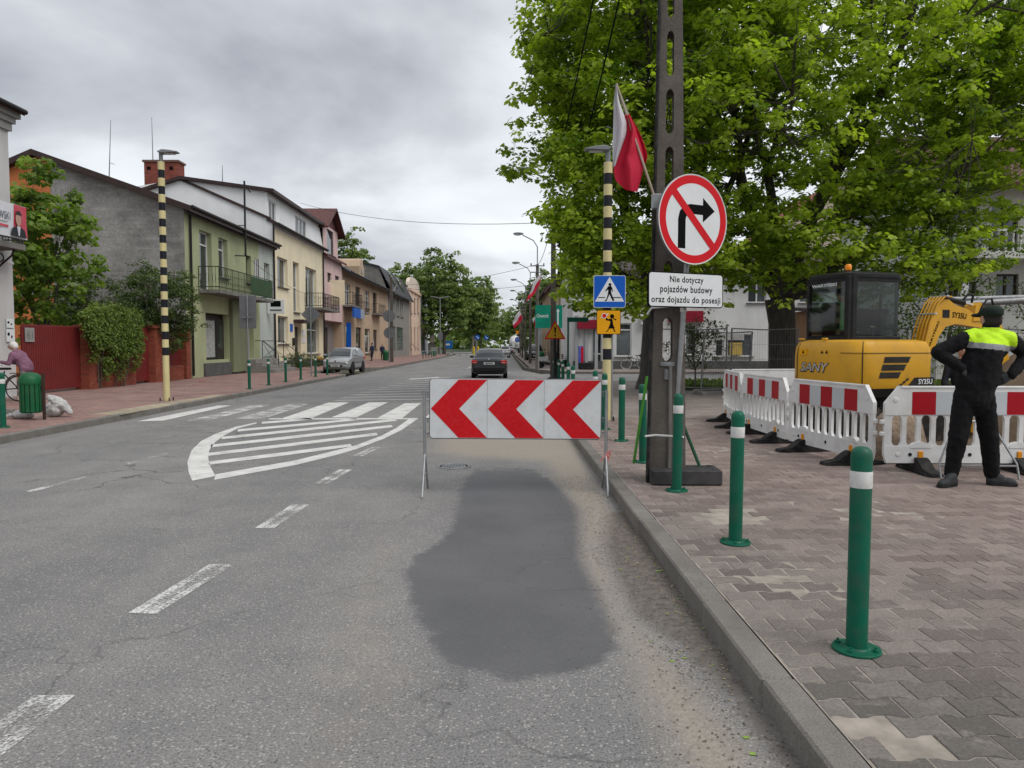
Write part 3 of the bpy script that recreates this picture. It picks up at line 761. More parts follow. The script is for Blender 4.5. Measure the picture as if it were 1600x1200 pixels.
# ---- perforated concrete pole
PXo, PYo = 1.755, 8.02
cp = empty('concrete_pole', (PXo, PYo, PZ), R(-8), 'tall dark concrete power pole with oval slots beside the no right turn sign', 'utility pole')
M_POLE = concrete('pole_concrete', (.082, .072, .063), (.155, .138, .12), 1, .9, stain=.45)
def pole_mesh():
    bm = bmesh.new(); H = 8.6
    w = lambda z: .205 - .0168 * z; d = lambda z: .15 - .009 * z
    zs = [0, .95]; z = .95
    segs = [(.0, 0)]
    # slots: list of (z0, z1)
    slots = []; z = 1.30
    while z < H - .6: slots.append((z, z + .47)); z += .60
    mbp = MB()
    def ring(z): return w(z), d(z)
    def blk(x0a, x1a, x0b, x1b, za, zb):
        da, db = d(za), d(zb)
        vs = [(x0a, -da, za), (x1a, -da, za), (x1a, da, za), (x0a, da, za), (x0b, -db, zb), (x1b, -db, zb), (x1b, db, zb), (x0b, db, zb)]
        mbp.add(vs, [(0, 3, 2, 1), (4, 5, 6, 7), (0, 1, 5, 4), (1, 2, 6, 5), (2, 3, 7, 6), (3, 0, 4, 7)])
    prev = 0
    hw = lambda z: .058 - .0045 * z
    for a, b in slots:
        blk(-w(prev), w(prev), -w(a), w(a), prev, a)
        for sx in (-1, 1):
            # leg beside slot with rounded slot ends
            n = 6; pts = []
            for i in range(n + 1):
                t = i / n; zz = a + (b - a) * t
                e = min(t, 1 - t) * (b - a); r_ = hw(zz)
                op = r_ if e >= r_ else math.sqrt(max(0, r_ * r_ - (r_ - e) ** 2))
                pts.append((zz, op))
            pts = [(a, 0.0), (a + .012, hw(a) * .55), (a + .05, hw(a))] + [(b - .05, hw(b)), (b - .012, hw(b) * .55), (b, 0.0)]
            for (z0, o0), (z1, o1) in zip(pts[:-1], pts[1:]):
                if sx > 0: blk(o0, w(z0), o1, w(z1), z0, z1)
                else: blk(-w(z0), -o0, -w(z1), -o1, z0, z1)
        prev = b
    blk(-w(prev), w(prev), -w(H), w(H), prev, H)
    return mbp
pole_mesh().build('shaft', M_POLE, cp)
mb = MB(); mb.tube([(-.20, -.155, 0), (-.165, -.14, 2.2), (-.105, -.10, 6), (-.06, -.07, 9.2)], .018, 6); mb.build('cable_conduit', M_RUBBER, cp, smooth=60)
mb = MB(); mb.tube([(.03, -.165, .02), (.03, -.16, 1.25)], .02, 6); mb.build('earthing_strip', pm('strip_grey', (.16, .155, .145), .7, .2), cp)
mb = MB(); mb.box((.0, -.13, 1.27), (.16, .05, .05), bev=.01); mb.box((.0, -.135, 1.16), (.07, .04, .12), bev=.01); mb.build('clamp_box', M_STEEL_D, cp)
mb = MB(); mb.box((-.02, -.115, 5.35), (.09, .03, .09)); mb.build('bolt_plate', M_STEEL_D, cp, rot=None)
mb = MB(); mb.box((-.19, -.02, 5.75), (.07, .06, .07)); mb.build('bracket', M_STEEL, cp)
# white straps tying pole, sign and bollard
mb = MB(); mb.tube([(1.50, 7.86, .63), (1.60, 7.80, .65), (1.72, 7.46, .68), (1.79, 7.36, .685)], .011, 6); o = mb.build('tie_strap', pm('strap_white', (.6, .6, .58), .5)); tag(o, 'thin white strap from the concrete pole to a green bollard', 'strap')
# leaning green bar
mb = MB(); pa, pb = dp(990, 727, 8.3), dp(1011, 588, 8.5); mb.tube([tuple(pa + Vector((0, 0, .02))), tuple(pb)], .016, 8); o = mb.build('leaning_bar', pm('bar_green', (.07, .28, .03), .5)); tag(o, 'bright green bar leaning against the concrete pole', 'bar')
# ---- no right turn sign with plate, on a pipe in a rubber base block
sg = empty('road_sign', (1.98, 7.72, PZ), 0, 'round red and white no right turn sign with text plate below', 'road sign')
mb = MB()
for k in range(3): mb.box((0 + 0, 0, .035 + k * 0), (.01, .01, .01))
blk = MB(); blk.box((.0, 0, .082), (.74, .36, .16), bev=.014); 
for sx in (-.30, .30):
    for sy in (-.12, .12): blk.box((sx, sy, .165), (.05, .05, .012), bev=.004)
bo = blk.build('base_block', pm('recycled_rubber_block', (.042, .041, .042), .85, var=.25, bump=.6, bs=90, dirt=.3, dcol=(.11, .10, .09)), None); bo.parent = sg; bo.location = (-.06, .14, 0); bo.rotation_euler = (0, 0, R(-2))
c0 = dp(1083.5, 343, 7.62) - sg.location
pole_top = c0 + Vector((.0, .10, .25)); pb = dp(1050, 738, 7.95) - sg.location
mb = MB(); mb.tube([tuple(pb), tuple(pb.lerp(pole_top, .5)), tuple(pole_top)], .03, 12); mb.build('pipe', M_STEEL, sg, smooth=50)
mb = MB(); qa = pb.lerp(pole_top, .62); mb.tube([tuple(qa + Vector((-.36, .12, -.10))), tuple(qa + Vector((-.32, .08, -.03))), tuple(qa)], .014, 8); qa = pb.lerp(pole_top, .60); qb = pb.lerp(pole_top, .63); mb.tube([tuple(qa - Vector((.001, 0, .02))), tuple(qa + Vector((.001, 0, .02)))], .035, 12); mb.tube([tuple(qb - Vector((.001, 0, .012))), tuple(qb + Vector((.001, 0, .012)))], .035, 12); mb.build('strap', pm('strap_white', (.6, .6, .58)), sg, smooth=60)
mb = MB(); mb.tube([(-.07, .20, .65), (.16, .24, .1)], .018, 6); mb.build('brace', pm('bar_dark_green', (.03, .10, .06), .6), sg)
SA = R(28)
c0 = dp(1083.5, 343, 7.62) - sg.location
MS = TR(*c0) @ RZ(SA) @ RX(R(0)) @ UP
Rr = .458
def circ(r, n=48, cx=0, cy=0): return [(cx + r * math.cos(2 * math.pi * i / n), cy + r * math.sin(2 * math.pi * i / n)) for i in range(n)]
mb = MB(); mb.prism(circ(Rr), -.025, 0, MS); d_ = mb.build('disc', M_GREYBACK, sg)
def ringp(mb, r0, r1, z0, z1, M, n=64):
    vs = []; fs = []
    for i in range(n):
        a = 2 * math.pi * i / n; c, s = math.cos(a), math.sin(a)
        vs += [(r0 * c, r0 * s, z1), (r1 * c, r1 * s, z1), (r1 * c, r1 * s, z0), (r0 * c, r0 * s, z0)]
    for i in range(n):
        j = (i + 1) % n; a, b = i * 4, j * 4
        fs += [(a, a + 1, b + 1, b), (a + 1, a + 2, b + 2, b + 1), (a + 3, a, b, b + 3)]
    mb.add(vs, fs, M)
mb = MB(); mb.prism(circ(Rr * .985), 0, .002, MS); mb.build('white_face', M_SWHITE, sg)
mb = MB(); ringp(mb, Rr * .985, Rr, 0, .0045, MS); mb.build('rim', M_SWHITE, sg)
mb = MB(); ringp(mb, Rr * .795, Rr * .972, .002, .0036, MS); mb.build('red_ring', M_SRED, sg)
# black bent arrow
ar = []
w = .098
ar += [(-.205, -.30), (-.205 + w, -.30), (-.205 + w, -.01)]
ar += [(-.205 + w + .06 - .06 * math.cos(t), -.01 + .065 * math.sin(t)) for t in (R(30), R(60), R(90))]
ar += [(.125, .055), (.125, -.02), (.285, .105), (.125, .228), (.125, .153)]
ar += [(-.205 + .16 - .16 * math.sin(t), -.007 + .16 * math.cos(t)) for t in (R(0), R(30), R(60), R(90))]
mb = MB(); mb.prism(ar, .002, .0034, MS); mb.build('black_arrow', M_SBLACK, sg)
L = Rr * .80; mb = MB(); mb.prism([(-L, -.04), (L, -.04), (L, .04), (-L, .04)], .0036, .005, MS @ RZ(R(-45))); mb.build('red_bar', M_SRED, sg)
c1 = dp(1073, 453.5, 7.62) - sg.location
MP = TR(*c1) @ RZ(SA) @ RY(R(-.4)) @ UP
PWd, PHt = 1.0, .355
mb = MB(); mb.prism(rrect(PWd, PHt, .04), -.02, 0, MP); pl = mb.build('text_plate', M_SBLACK, sg)
mb = MB(); mb.prism(rrect(PWd - .022, PHt - .022, .032), 0, .002, MP); mb.build('plate_face', M_SWHITE, pl)
for txt, wd, yy, hh in (('Nie dotyczy', .45, .098, .083), ('pojazdów budowy', .70, -.003, .094), ('oraz dojazdu do posesji', .925, -.108, .086)):
    mb = MB(); fit_text(mb, txt, wd, hh, MP @ TR(0, yy, .0028), bold=.018, space=1.08); mb.build('lettering', M_SBLACK, pl)
# ---- white and red flag on the concrete pole
def flag(name, label, base, tip, mat_w, mat_r, width, length, sag, group=None, seed=1):
    base = Vector(base); tip = Vector(tip); ax = (tip - base).normalized()
    fr = empty(name, base, 0, label, 'flag', group)
    mb = MB(); mb.tube([(0, 0, 0), tuple(tip - base)], .014 if width > .5 else .02, 8); mb.build('staff', pm('staff_wood', (.36, .30, .23), .6), fr, smooth=60)
    nu, nv = 22, 16; rg2 = random.Random(seed)
    L = (tip - base).length
    for mi, (v0, v1, mt, nm) in enumerate(((0, .5, mat_w, 'white_half'), (.5, 1, mat_r, 'red_half'))):
        mb = MB(); vs = []; fs = []
        for j in range(nv + 1):
            v = v0 + (v1 - v0) * j / nv
            hp = tip - ax * (v * width + .02) - base           # along the staff
            for i in range(nu + 1):
                u = i / nu
                # cloth falls from the staff: hangs down with folds
                fall = u * length
                side = Vector((-.55 * (1 - v * .75) , -.12, 0)) * sag
                out = side * (1 - math.exp(-2.2 * u)) * .42
                fold = math.sin(u * 5 + v * 7.0 + seed) * .07 * u + math.sin(v * 13 + seed * 2 + u * 2) * .045 * u
                p = hp + Vector((0, 0, -1)) * fall * (.92 + .05 * math.sin(v * 3)) + out + Vector((fold * .7, fold * 1.3, 0)) + Vector((.0, 0, .06 * math.sin(u * 6 + v * 5)))
                vs.append(tuple(p))
        for j in range(nv):
            for i in range(nu):
                a = j * (nu + 1) + i; fs.append((a, a + 1, a + nu + 2, a + nu + 1))
        mb.add(vs, fs); mb.build(nm, mt, fr, smooth=180)
    return fr
def cloth(name, col):
    t = NT(name); c = t.co()
    t.set(Base_Color=t.ramp(t.noise(c, 3, 3), (.3, tuple(x * .9 for x in col)), (.7, col)), Roughness=.75)
    tl = t.n('ShaderNodeBsdfTranslucent'); tl.inputs[0].default_value = (*col, 1); ms = t.n('ShaderNodeMixShader'); ms.inputs[0].default_value = .3
    t.l(t.b.outputs[0], ms.inputs[1]); t.l(tl.outputs[0], ms.inputs[2]); t.l(ms.outputs[0], t.out.inputs[0]); return t.m
M_FW, M_FR = cloth('flag_white', (.70, .69, .72)), cloth('flag_red', (.62, .012, .05))
def big_flag():
    Yf = 7.75
    base = dp(1024, 312, Yf); tip = dp(963, 131, Yf)
    fr = empty('flag', base, 0, 'white and red flag on a wooden staff fixed to the concrete pole', 'flag')
    mb = MB(); mb.tube([(0, 0, 0), tuple(tip - base)], .013, 8); mb.build('staff', pm('staff_wood', (.36, .30, .23), .6), fr, smooth=60)
    mb = MB(); mb.box((.02, .0, -.02), (.12, .05, .16), bev=.01); mb.tube([(0, 0, -.05), (.06, .12, -.05)], .02, 6); mb.build('bracket', M_STEEL, fr)
    # surveyed drape outline, two layers hung from the staff, with real folds
    def layer(nm, rows, mt, dep):
        vs = []; fs = []; nu = 14; nr = 14
        R_ = []
        for k in range(nr + 1):
            t = k / nr * (len(rows) - 1); i = min(int(t), len(rows) - 2); f = t - i
            f = f * f * (3 - 2 * f) if False else f
            a = [rows[i][q] * (1 - f) + rows[i + 1][q] * f for q in range(4)]; R_.append(a)
        for k, (xa, ya, xb, yb) in enumerate(R_):
            for j in range(nu + 1):
                s = j / nu; x = xa + (xb - xa) * s; y = ya + (yb - ya) * s
                yy = Yf + dep + .055 * math.sin(s * 7.0 + k * .12 + dep * 30) * min(1, k / 4) + .02 * math.sin(s * 15 + k * .3)
                vs.append(tuple(dp(x, y, yy) - base))
        for k in range(nr):
            for j in range(nu): a = k * (nu + 1) + j; fs.append((a, a + 1, a + nu + 2, a + nu + 1))
        mb = MB(); mb.add(vs, fs); mb.build(nm, mt, fr, smooth=180)
    layer('white_half', [(962, 133, 964, 135), (959, 160, 968, 160), (958, 200, 979, 190), (957, 240, 980, 206), (958, 262, 962, 258)], M_FW, -.03)
    layer('white_fold', [(963, 133, 966, 136), (969, 150, 976, 160), (975, 172, 982, 177), (978, 181, 983, 178)], M_FW, .05)
    layer('red_half', [(976, 180, 984, 178), (980, 206, 994, 200), (966, 246, 996, 230), (958, 264, 998, 236), (962, 283, 1006, 262), (978, 297, 996, 300)], M_FR, -.02)
    layer('red_fold', [(978, 182, 984, 179), (984, 206, 996, 200), (993, 232, 1007, 225), (999, 248, 1012, 243), (1003, 262, 1009, 256)], M_FR, .05)
big_flag()
# ---- striped lamp poles
def striped_pole(name, x, y, label, z_cream, n_str, head_dir, lean=0):
    r = empty(name, (x, y, PZ), 0, label, 'lamp post', 'striped lamp posts of the crossing'); rad = .083; st = .212
    mb = MB(); mb.lathe([(rad, .0), (rad, z_cream)], 20); mb.build('cream_foot', M_CREAM, r, smooth=40)
    for k in range(n_str):
        z0 = z_cream + k * st; mb = MB(); mb.lathe([(rad + (.0015 if k % 2 else 0), z0), (rad + (.0015 if k % 2 else 0), z0 + st)], 20)
        mb.build('stripe', M_NAVY if k % 2 == 0 else M_CREAM, r, smooth=40)
    zt = z_cream + n_str * st
    mb = MB(); mb.lathe([(.05, zt - .02), (.05, zt + .25)], 14); mb.build('neck', M_LAMP, r, smooth=40)
    h = head_dir; prof = [(-.06, .26), (.06, .32), (.26, .30), (.46, .26), (.45, .23), (.2, .21), (.0, .20)]
    mb = MB()
    M = TR(0, 0, zt) @ RZ(0 if h > 0 else math.pi) @ RX(R(90))
    vs = []; nw = [(-.13, 1)] 
    for yy, sc in ((-.12, .55), (-.09, .95), (0, 1.0), (.09, .95), (.12, .55)):
        for (px, pz) in prof: vs.append((px * (.94 + .06 * sc), .25 + (pz - .25) * sc, yy))
    n = len(prof); fs = [tuple(range(n - 1, -1, -1)), tuple(range(4 * n, 5 * n))]
    for k in range(4):
        for i in range(n): j = (i + 1) % n; fs.append((k * n + i, k * n + j, (k + 1) * n + j, (k + 1) * n + i))
    mb.add(vs, fs, M); mb.build('lamp_head', M_LAMP, r, smooth=35)
    mb = MB(); mb.box((h * .24, 0, zt + .205), (.26, .14, .012), bev=.004); mb.build('lens', pm('lamp_lens', (.55, .56, .55), .25), r)
    for k in range(4):
        a = math.pi / 4 + k * math.pi / 2; mb = MB(); mb.lathe([(.018, 0), (.018, .07), (.012, .085), (.001, .088)], 8, c=(.17 * math.cos(a), .17 * math.sin(a), 0)); mb.build('anchor_bolt', M_BLACK, r)
    return r, zt
striped_pole('striped_lamp_post', -9.05, 19.82, 'black and cream striped lamp post on the left pavement', 1.21, 24, 1)
sr, zt = striped_pole('striped_lamp_post', 2.0, 14.5, 'black and cream striped lamp post carrying the crossing sign', 1.195, 18, -1)
mb = MB(); mb.tube([(.10, .02, 0), (.10, .02, 1.7)], .025, 8); mb.build('side_pipe', M_STEEL, sr, smooth=60)
# crossing sign + school plate (top-level things fixed to the post)
def person_sign(M, mb, s=1):
    head = circ(.028, 14, 0.005, .135); mb.prism(head, .003, .0042, M)
    mb.prism([(-.03, .10), (.02, .11), (.05, .075), (.065, .0), (.05, -.005), (.03, .05), (.03, -.02), (.055, -.09), (.095, -.175), (.06, -.185), (.015, -.09), (-.005, -.05), (-.02, -.10), (-.06, -.185), (-.105, -.185), (-.06, -.145), (-.035, -.05), (-.025, .03), (-.045, .03), (-.075, -.0), (-.09, .005), (-.055, .06)], .003, .0042, M)
M0 = TR(.035, -.11, 0) 
cs = dp(952.5, 455.5, 14.37)
x1 = empty('crossing_sign', cs, R(0), 'blue square pedestrian crossing sign with walking figure on white triangle', 'road sign')
S = .62
mb = MB(); mb.prism(rrect(S, S, .035), -.02, 0, UP); mb.build('panel', M_SWHITE, x1)
mb = MB(); mb.prism(rrect(S - .018, S - .018, .03), 0, .002, UP); mb.build('blue_face', M_SBLUE, x1)
mb = MB(); mb.prism([(-.285, -.195), (.285, -.195), (0, .285)], .002, .003, UP); mb.build('white_triangle', M_SWHITE, x1)
mb = MB(); person_sign(UP, mb); mb.prism([(-.225, -.125), (-.09, -.125), (-.085, -.108), (-.215, -.108)], .003, .0042, UP); mb.prism([(.055, -.125), (.225, -.125), (.215, -.108), (.05, -.108)], .003, .0042, UP); mb.build('walking_figure', M_SBLACK, x1)
cs2 = dp(951, 503.5, 14.37)
x2 = empty('school_plate', cs2, 0, 'small orange plate with running girl holding a lollipop disc', 'road sign'); S = .47
mb = MB(); mb.prism(rrect(S, S, .03), -.015, 0, UP); mb.build('panel', M_SBLACK, x2)
mb = MB(); mb.prism(rrect(S - .02, S - .02, .025), 0, .002, UP); mb.build('orange_face', M_SYELLOW, x2)
mb = MB(); mb.prism([(-.02, .055), (.05, .075), (.075, .05), (.09, -.05), (.12, -.115), (.105, -.12), (.125, -.165), (.14, -.17), (.135, -.185), (.105, -.18), (.085, -.125), (.02, -.12), (-.025, -.185), (-.06, -.19), (-.055, -.18), (-.035, -.17), (.0, -.12), (-.01, -.125), (.03, -.02), (.03, .025), (-.02, .03), (-.04, .04), (-.05, .09), (-.058, .088), (-.052, .035), (-.02, .045)], .002, .0032, UP)
mb.prism(circ(.042, 14, .065, .115), .002, .0032, UP); mb.prism([(.09, .09), (.12, .06), (.14, .075), (.15, .045), (.125, .035), (.11, .05), (.08, .07)], .002, .0032, UP); mb.build('girl_figure', M_SBLACK, x2)
mb = MB(); mb.prism(circ(.052, 18, -.085, .125), .002, .0030, UP); mb.prism([(-.17, .09), (-.14, .105), (-.11, .10), (-.13, .085)], .002, .003, UP); mb.prism([(-.05, .15), (-.02, .17), (-.0, .165), (-.03, .13)], .002, .003, UP); mb.build('white_ring', M_SWHITE, x2)
mb = MB(); mb.prism(circ(.04, 18, -.085, .125), .003, .0040, UP); mb.build('red_disc', M_SRED, x2)

# ================================================================ VEGETATION TOOLS
MAPLE = [(0, -.5), (.44, -.24), (.25, .0), (.52, .26), (.0, .60), (-.52, .26), (-.25, .0), (-.44, -.24)]
def leaf_template(kind):
    if kind == 'maple':
        v = [(x, y, -.10 * (abs(x) * 1.6) ** 1.5 - .05 * y) for x, y in MAPLE] ; c = (0, 0, .02)
        vs = v + [c]; n = len(v); fs = [(i, (i + 1) % n, n) for i in range(n)]
        # merge into fewer triangles: fan around the centre
        return np.array(vs), np.array(fs)
    if kind == 'oval':
        v = [(0, -.5, 0), (.24, -.1, .05), (.18, .28, .03), (0, .55, -.05), (-.18, .28, .03), (-.24, -.1, .05)]
        return np.array(v), np.array([(0, 1, 2), (0, 2, 3), (0, 3, 4), (0, 4, 5)])
    v = [(-.32, -.4, -.06), (.32, -.4, -.06), (.36, .4, -.06), (-.36, .4, -.06), (0, 0, .08)]
    return np.array(v), np.array([(0, 1, 4), (1, 2, 4), (2, 3, 4), (3, 0, 4)])
def leaves(name, P, size, mat, parent=None, kind='maple', seed=1, up=.75, jit=.35, rvals=None, out=None):
    """one mesh of leaf-shaped faces at the points P, mostly facing the sky, some outwards"""
    rg = np.random.default_rng(seed); P = np.asarray(P); N = len(P)
    T, Fc = leaf_template(kind)
    nrm = rg.normal(size=(N, 3)); nrm /= np.linalg.norm(nrm, axis=1)[:, None]
    nrm = nrm * (1 - up) + np.array([0, 0, 1.]) * up
    if out is not None: nrm = nrm + out * .55
    nrm /= np.linalg.norm(nrm, axis=1)[:, None] + 1e-9
    t = rg.normal(size=(N, 3)); t[:, 2] -= .6
    t -= nrm * (t * nrm).sum(1)[:, None]; t /= np.linalg.norm(t, axis=1)[:, None] + 1e-9
    b = np.cross(t, nrm)
    s = size * (1 + jit * (rg.random(N) * 2 - 1))
    V = (P[:, None, :] + s[:, None, None] * (T[None, :, 0:1] * b[:, None, :] + T[None, :, 1:2] * t[:, None, :] + T[None, :, 2:3] * nrm[:, None, :])).reshape(-1, 3)
    k = len(T); Fa = (Fc[None] + (np.arange(N) * k)[:, None, None]).reshape(-1, 3)
    me = bpy.data.meshes.new(name); nf = len(Fa)
    me.vertices.add(len(V)); me.vertices.foreach_set('co', V.astype(np.float32).ravel())
    me.loops.add(nf * 3); me.loops.foreach_set('vertex_index', Fa.astype(np.int32).ravel())
    me.polygons.add(nf); me.polygons.foreach_set('loop_start', np.arange(0, nf * 3, 3, dtype=np.int32))
    me.update(calc_edges=True)
    rv = rg.random(N) if rvals is None else np.clip(rvals + (rg.random(N) - .5) * .35, 0, 1)
    a = me.attributes.new('rnd', 'FLOAT', 'POINT'); a.data.foreach_set('value', np.repeat(rv, k).astype(np.float32))
    me.materials.append(mat); o = bpy.data.objects.new(name, me); COL.objects.link(o)
    if parent: o.parent = parent
    return o
def grow(base, specs, rg, depth=4, spread=.75, shrink=.70, rsh=.62, kids=(2, 4), upb=.12, minr=.012, segs=3, wig=.12):
    """specs: list of (direction, length, radius) limbs leaving base; returns (branches, tips)"""
    br = []; tips = []
    def go(p, d, L, r, lv):
        pts = [p.copy()]; rs = [r]; dd = d.copy()
        for k in range(segs):
            dd = (dd + Vector((rg.uniform(-wig, wig), rg.uniform(-wig, wig), rg.uniform(-wig, wig) + upb * .3))).normalized()
            p = p + dd * (L / segs); pts.append(p.copy()); rs.append(r * (1 - (1 - rsh) * (k + 1) / segs))
            if lv <= 1: tips.append((p.copy(), dd.copy(), lv))
        br.append((pts, rs, lv))
        if lv == 0: return
        n = rg.randint(*kids)
        for i in range(n):
            ax = dd.cross(Vector((rg.uniform(-1, 1), rg.uniform(-1, 1), rg.uniform(-.6, .6)))).normalized()
            ang = rg.uniform(.35, 1.0) * spread * (1 if i else .45)
            nd = (Matrix.Rotation(ang, 3, ax) @ dd + Vector((0, 0, upb))).normalized()
            q = pts[-1] if i < 2 else pts[rg.randint(max(1, segs - 1), segs)]
            go(q, nd, L * shrink * rg.uniform(.8, 1.15), max(minr, rs[-1] * (.9 if i == 0 else .68)), lv - 1)
    for d, L, r in specs: go(Vector(base), Vector(d).normalized(), L, r, depth)
    return br, tips
def wood(name, br, mat, parent, minr=0, extra=None):
    mb = MB()
    if extra: extra(mb)
    for pts, rs, lv in br:
        if rs[0] < minr: continue
        mb.tube(pts, rs, 9 if lv >= 3 else (6 if lv == 2 else 4), cap=False)
    return mb.build(name, mat, parent, smooth=180)
def puff(rg, centers, n, rad, flat=.55):
    """leaf points gathered as drooping tufts around centres"""
    C = np.asarray(centers); M = len(C)
    d = rg.normal(size=(M, n, 3)); d /= np.linalg.norm(d, axis=2)[:, :, None]
    r = rad * (.35 + .65 * rg.random((M, n, 1)) ** .6)
    d[:, :, 2] *= flat
    d[:, :, 2] = np.where(d[:, :, 2] < 0, d[:, :, 2] * .7, d[:, :, 2])
    P = C[:, None, :] + d * r
    return P.reshape(-1, 3), d.reshape(-1, 3)
M_BARK = bark_mat('maple_bark'); M_BARK2 = bark_mat('grey_bark', (.05, .045, .04), (.13, .12, .10))
M_MAPLE = leaf_mat('maple_leaves', (.095, .165, .016), (.46, .55, .065), .5)
M_YMAPLE = leaf_mat('young_maple_leaves', (.07, .13, .02), (.26, .36, .07), .45)
M_DKLEAF = leaf_mat('dark_shrub_leaves', (.035, .062, .018), (.11, .155, .042), .35)
M_IVY = leaf_mat('creeper_leaves', (.05, .09, .018), (.20, .27, .055), .4)
M_FARLEAF = leaf_mat('far_tree_leaves', (.08, .13, .04), (.23, .30, .09), .42)
M_FARLT = leaf_mat('far_light_leaves', (.09, .14, .035), (.22, .29, .085), .4)
M_DRYLEAF = leaf_mat('sparse_bush_leaves', (.06, .075, .025), (.16, .17, .07), .3)

# ---- the big maples behind the building site
def inside_crown(p, ells):
    for c, r in ells:
        q = ((p[0] - c[0]) / r[0]) ** 2 + ((p[1] - c[1]) / r[1]) ** 2 + ((p[2] - c[2]) / r[2]) ** 2
        if q < 1: return True
    return False
def maple(name, base, label, specs, ells, seed, ntuft, nleaf, leafsize, tuft, trunk_pts, trunk_r, depth=4):
    rg = random.Random(seed); r = empty(name, base, 0, label, 'tree')
    br, tips = grow(trunk_pts[-1], specs, rg, depth=depth, spread=.95, shrink=.74, kids=(2, 3), upb=.10, wig=.16)
    local = [((e[0][0] - base[0], e[0][1] - base[1], e[0][2] - base[2]), e[1]) for e in ells]
    br = [b for b in br if b[2] >= 4 or (b[2] >= 3 and inside_crown(b[0][1], local)) or inside_crown(b[0][-1], local)]
    tips = [t for t in tips if inside_crown(t[0], local)]
    def tr(mb): mb.tube(trunk_pts, trunk_r, 12, cap=False)
    # more tufts filling the shell and layers of the crown
    nr = np.random.default_rng(seed); C = []
    for c, rad in local:
        vol = rad[0] * rad[1] * rad[2]; n = int(ntuft * vol / sum(x[1][0] * x[1][1] * x[1][2] for x in local))
        d = nr.normal(size=(n, 3)); d /= np.linalg.norm(d, axis=1)[:, None]
        q = nr.random((n, 1)) ** .42
        P = np.array(c) + d * q * np.array(rad)
        # clump: drop points where a coarse lattice field is low, leaving gaps of sky
        f = np.sin(P[:, 0] * 2.3 + P[:, 1] * .4 + seed) + np.sin(P[:, 1] * 1.9 + P[:, 2] * 1.1 + 2 * seed) + 1.2 * np.sin(P[:, 2] * 3.4 + P[:, 0] * .9)
        C.append(P[f > -.25])
    C = np.concatenate(C + [np.array([tuple(t[0]) for t in tips])]) if tips else np.concatenate(C)
    # thin twigs to a share of the tufts so that no tuft floats
    ends = np.array([tuple(b[0][-1]) for b in br] + [tuple(b[0][1]) for b in br])
    tw = []
    for p in C[nr.random(len(C)) < .5]:
        dd = np.linalg.norm(ends - p, axis=1) + np.maximum(0, ends[:, 2] - p[2]) * .7; e = ends[dd.argmin()]
        if dd.min() < 2.6:
            m = (e + p) / 2 + np.array([0, 0, -.12 * dd.min()]); tw.append(([Vector(e), Vector(m), Vector(p)], [.016, .011, .006], 0))
    wood('trunk', br + tw, M_BARK, r, extra=tr)
    P, d = puff(nr, C, nleaf, tuft)
    tone = np.repeat(np.clip(.5 + .28 * nr.normal(size=len(C)), 0, 1), nleaf)
    cr = leaves('crown', P, leafsize, M_MAPLE, r, 'maple', seed, .62, .35, tone, d); cr['kind'] = 'stuff'
    return r
TB = Vector((9.0, 24.0, PZ))
maple('maple_tree', TB, 'large leafy maple tree rising behind the excavator',
      [((-.55, -.1, 1), 4.0, .27), ((.35, -.2, 1.2), 4.2, .30), ((.85, .1, .45), 3.9, .24), ((-.8, -.5, .55), 3.9, .20), ((.1, .7, 1), 4, .2), ((.7, -.7, .6), 3.8, .17), ((-.1, -.6, 1.3), 4.2, .2), ((1.1, -.3, .22), 3.6, .15)],
      [((9.8, 23, 11.0), (7.5, 6.5, 5.4)), ((13.5, 22, 8.2), (5.0, 5, 3.0)), ((7.0, 20.5, 8.0), (4.0, 4, 3.2)), ((9.8, 21.5, 5.0), (5.0, 3.4, 2.2)), ((16.5, 23, 11), (4.5, 5, 4.5)), ((15, 22.5, 8.0), (5.2, 4, 1.9)), ((6.6, 22, 4.4), (2.2, 2.5, 1.6)), ((10.4, 20.5, 4.3), (3.6, 3, 1.7)), ((10.4, 20.5, 4.5), (3.6, 3, 1.9)), ((6.6, 20.6, 3.9), (2.4, 2.2, 1.4)), ((11.4, 21, 5.4), (2.6, 3, 1.7))],
      5, 6200, 23, .124, .36, [Vector((0, 0, 0)), Vector((.05, 0, .6)), Vector((0, 0, 2.2)), Vector((-.1, 0, 3.0))], [.62, .45, .42, .46])
TB2 = Vector((4.9, 25.0, PZ))
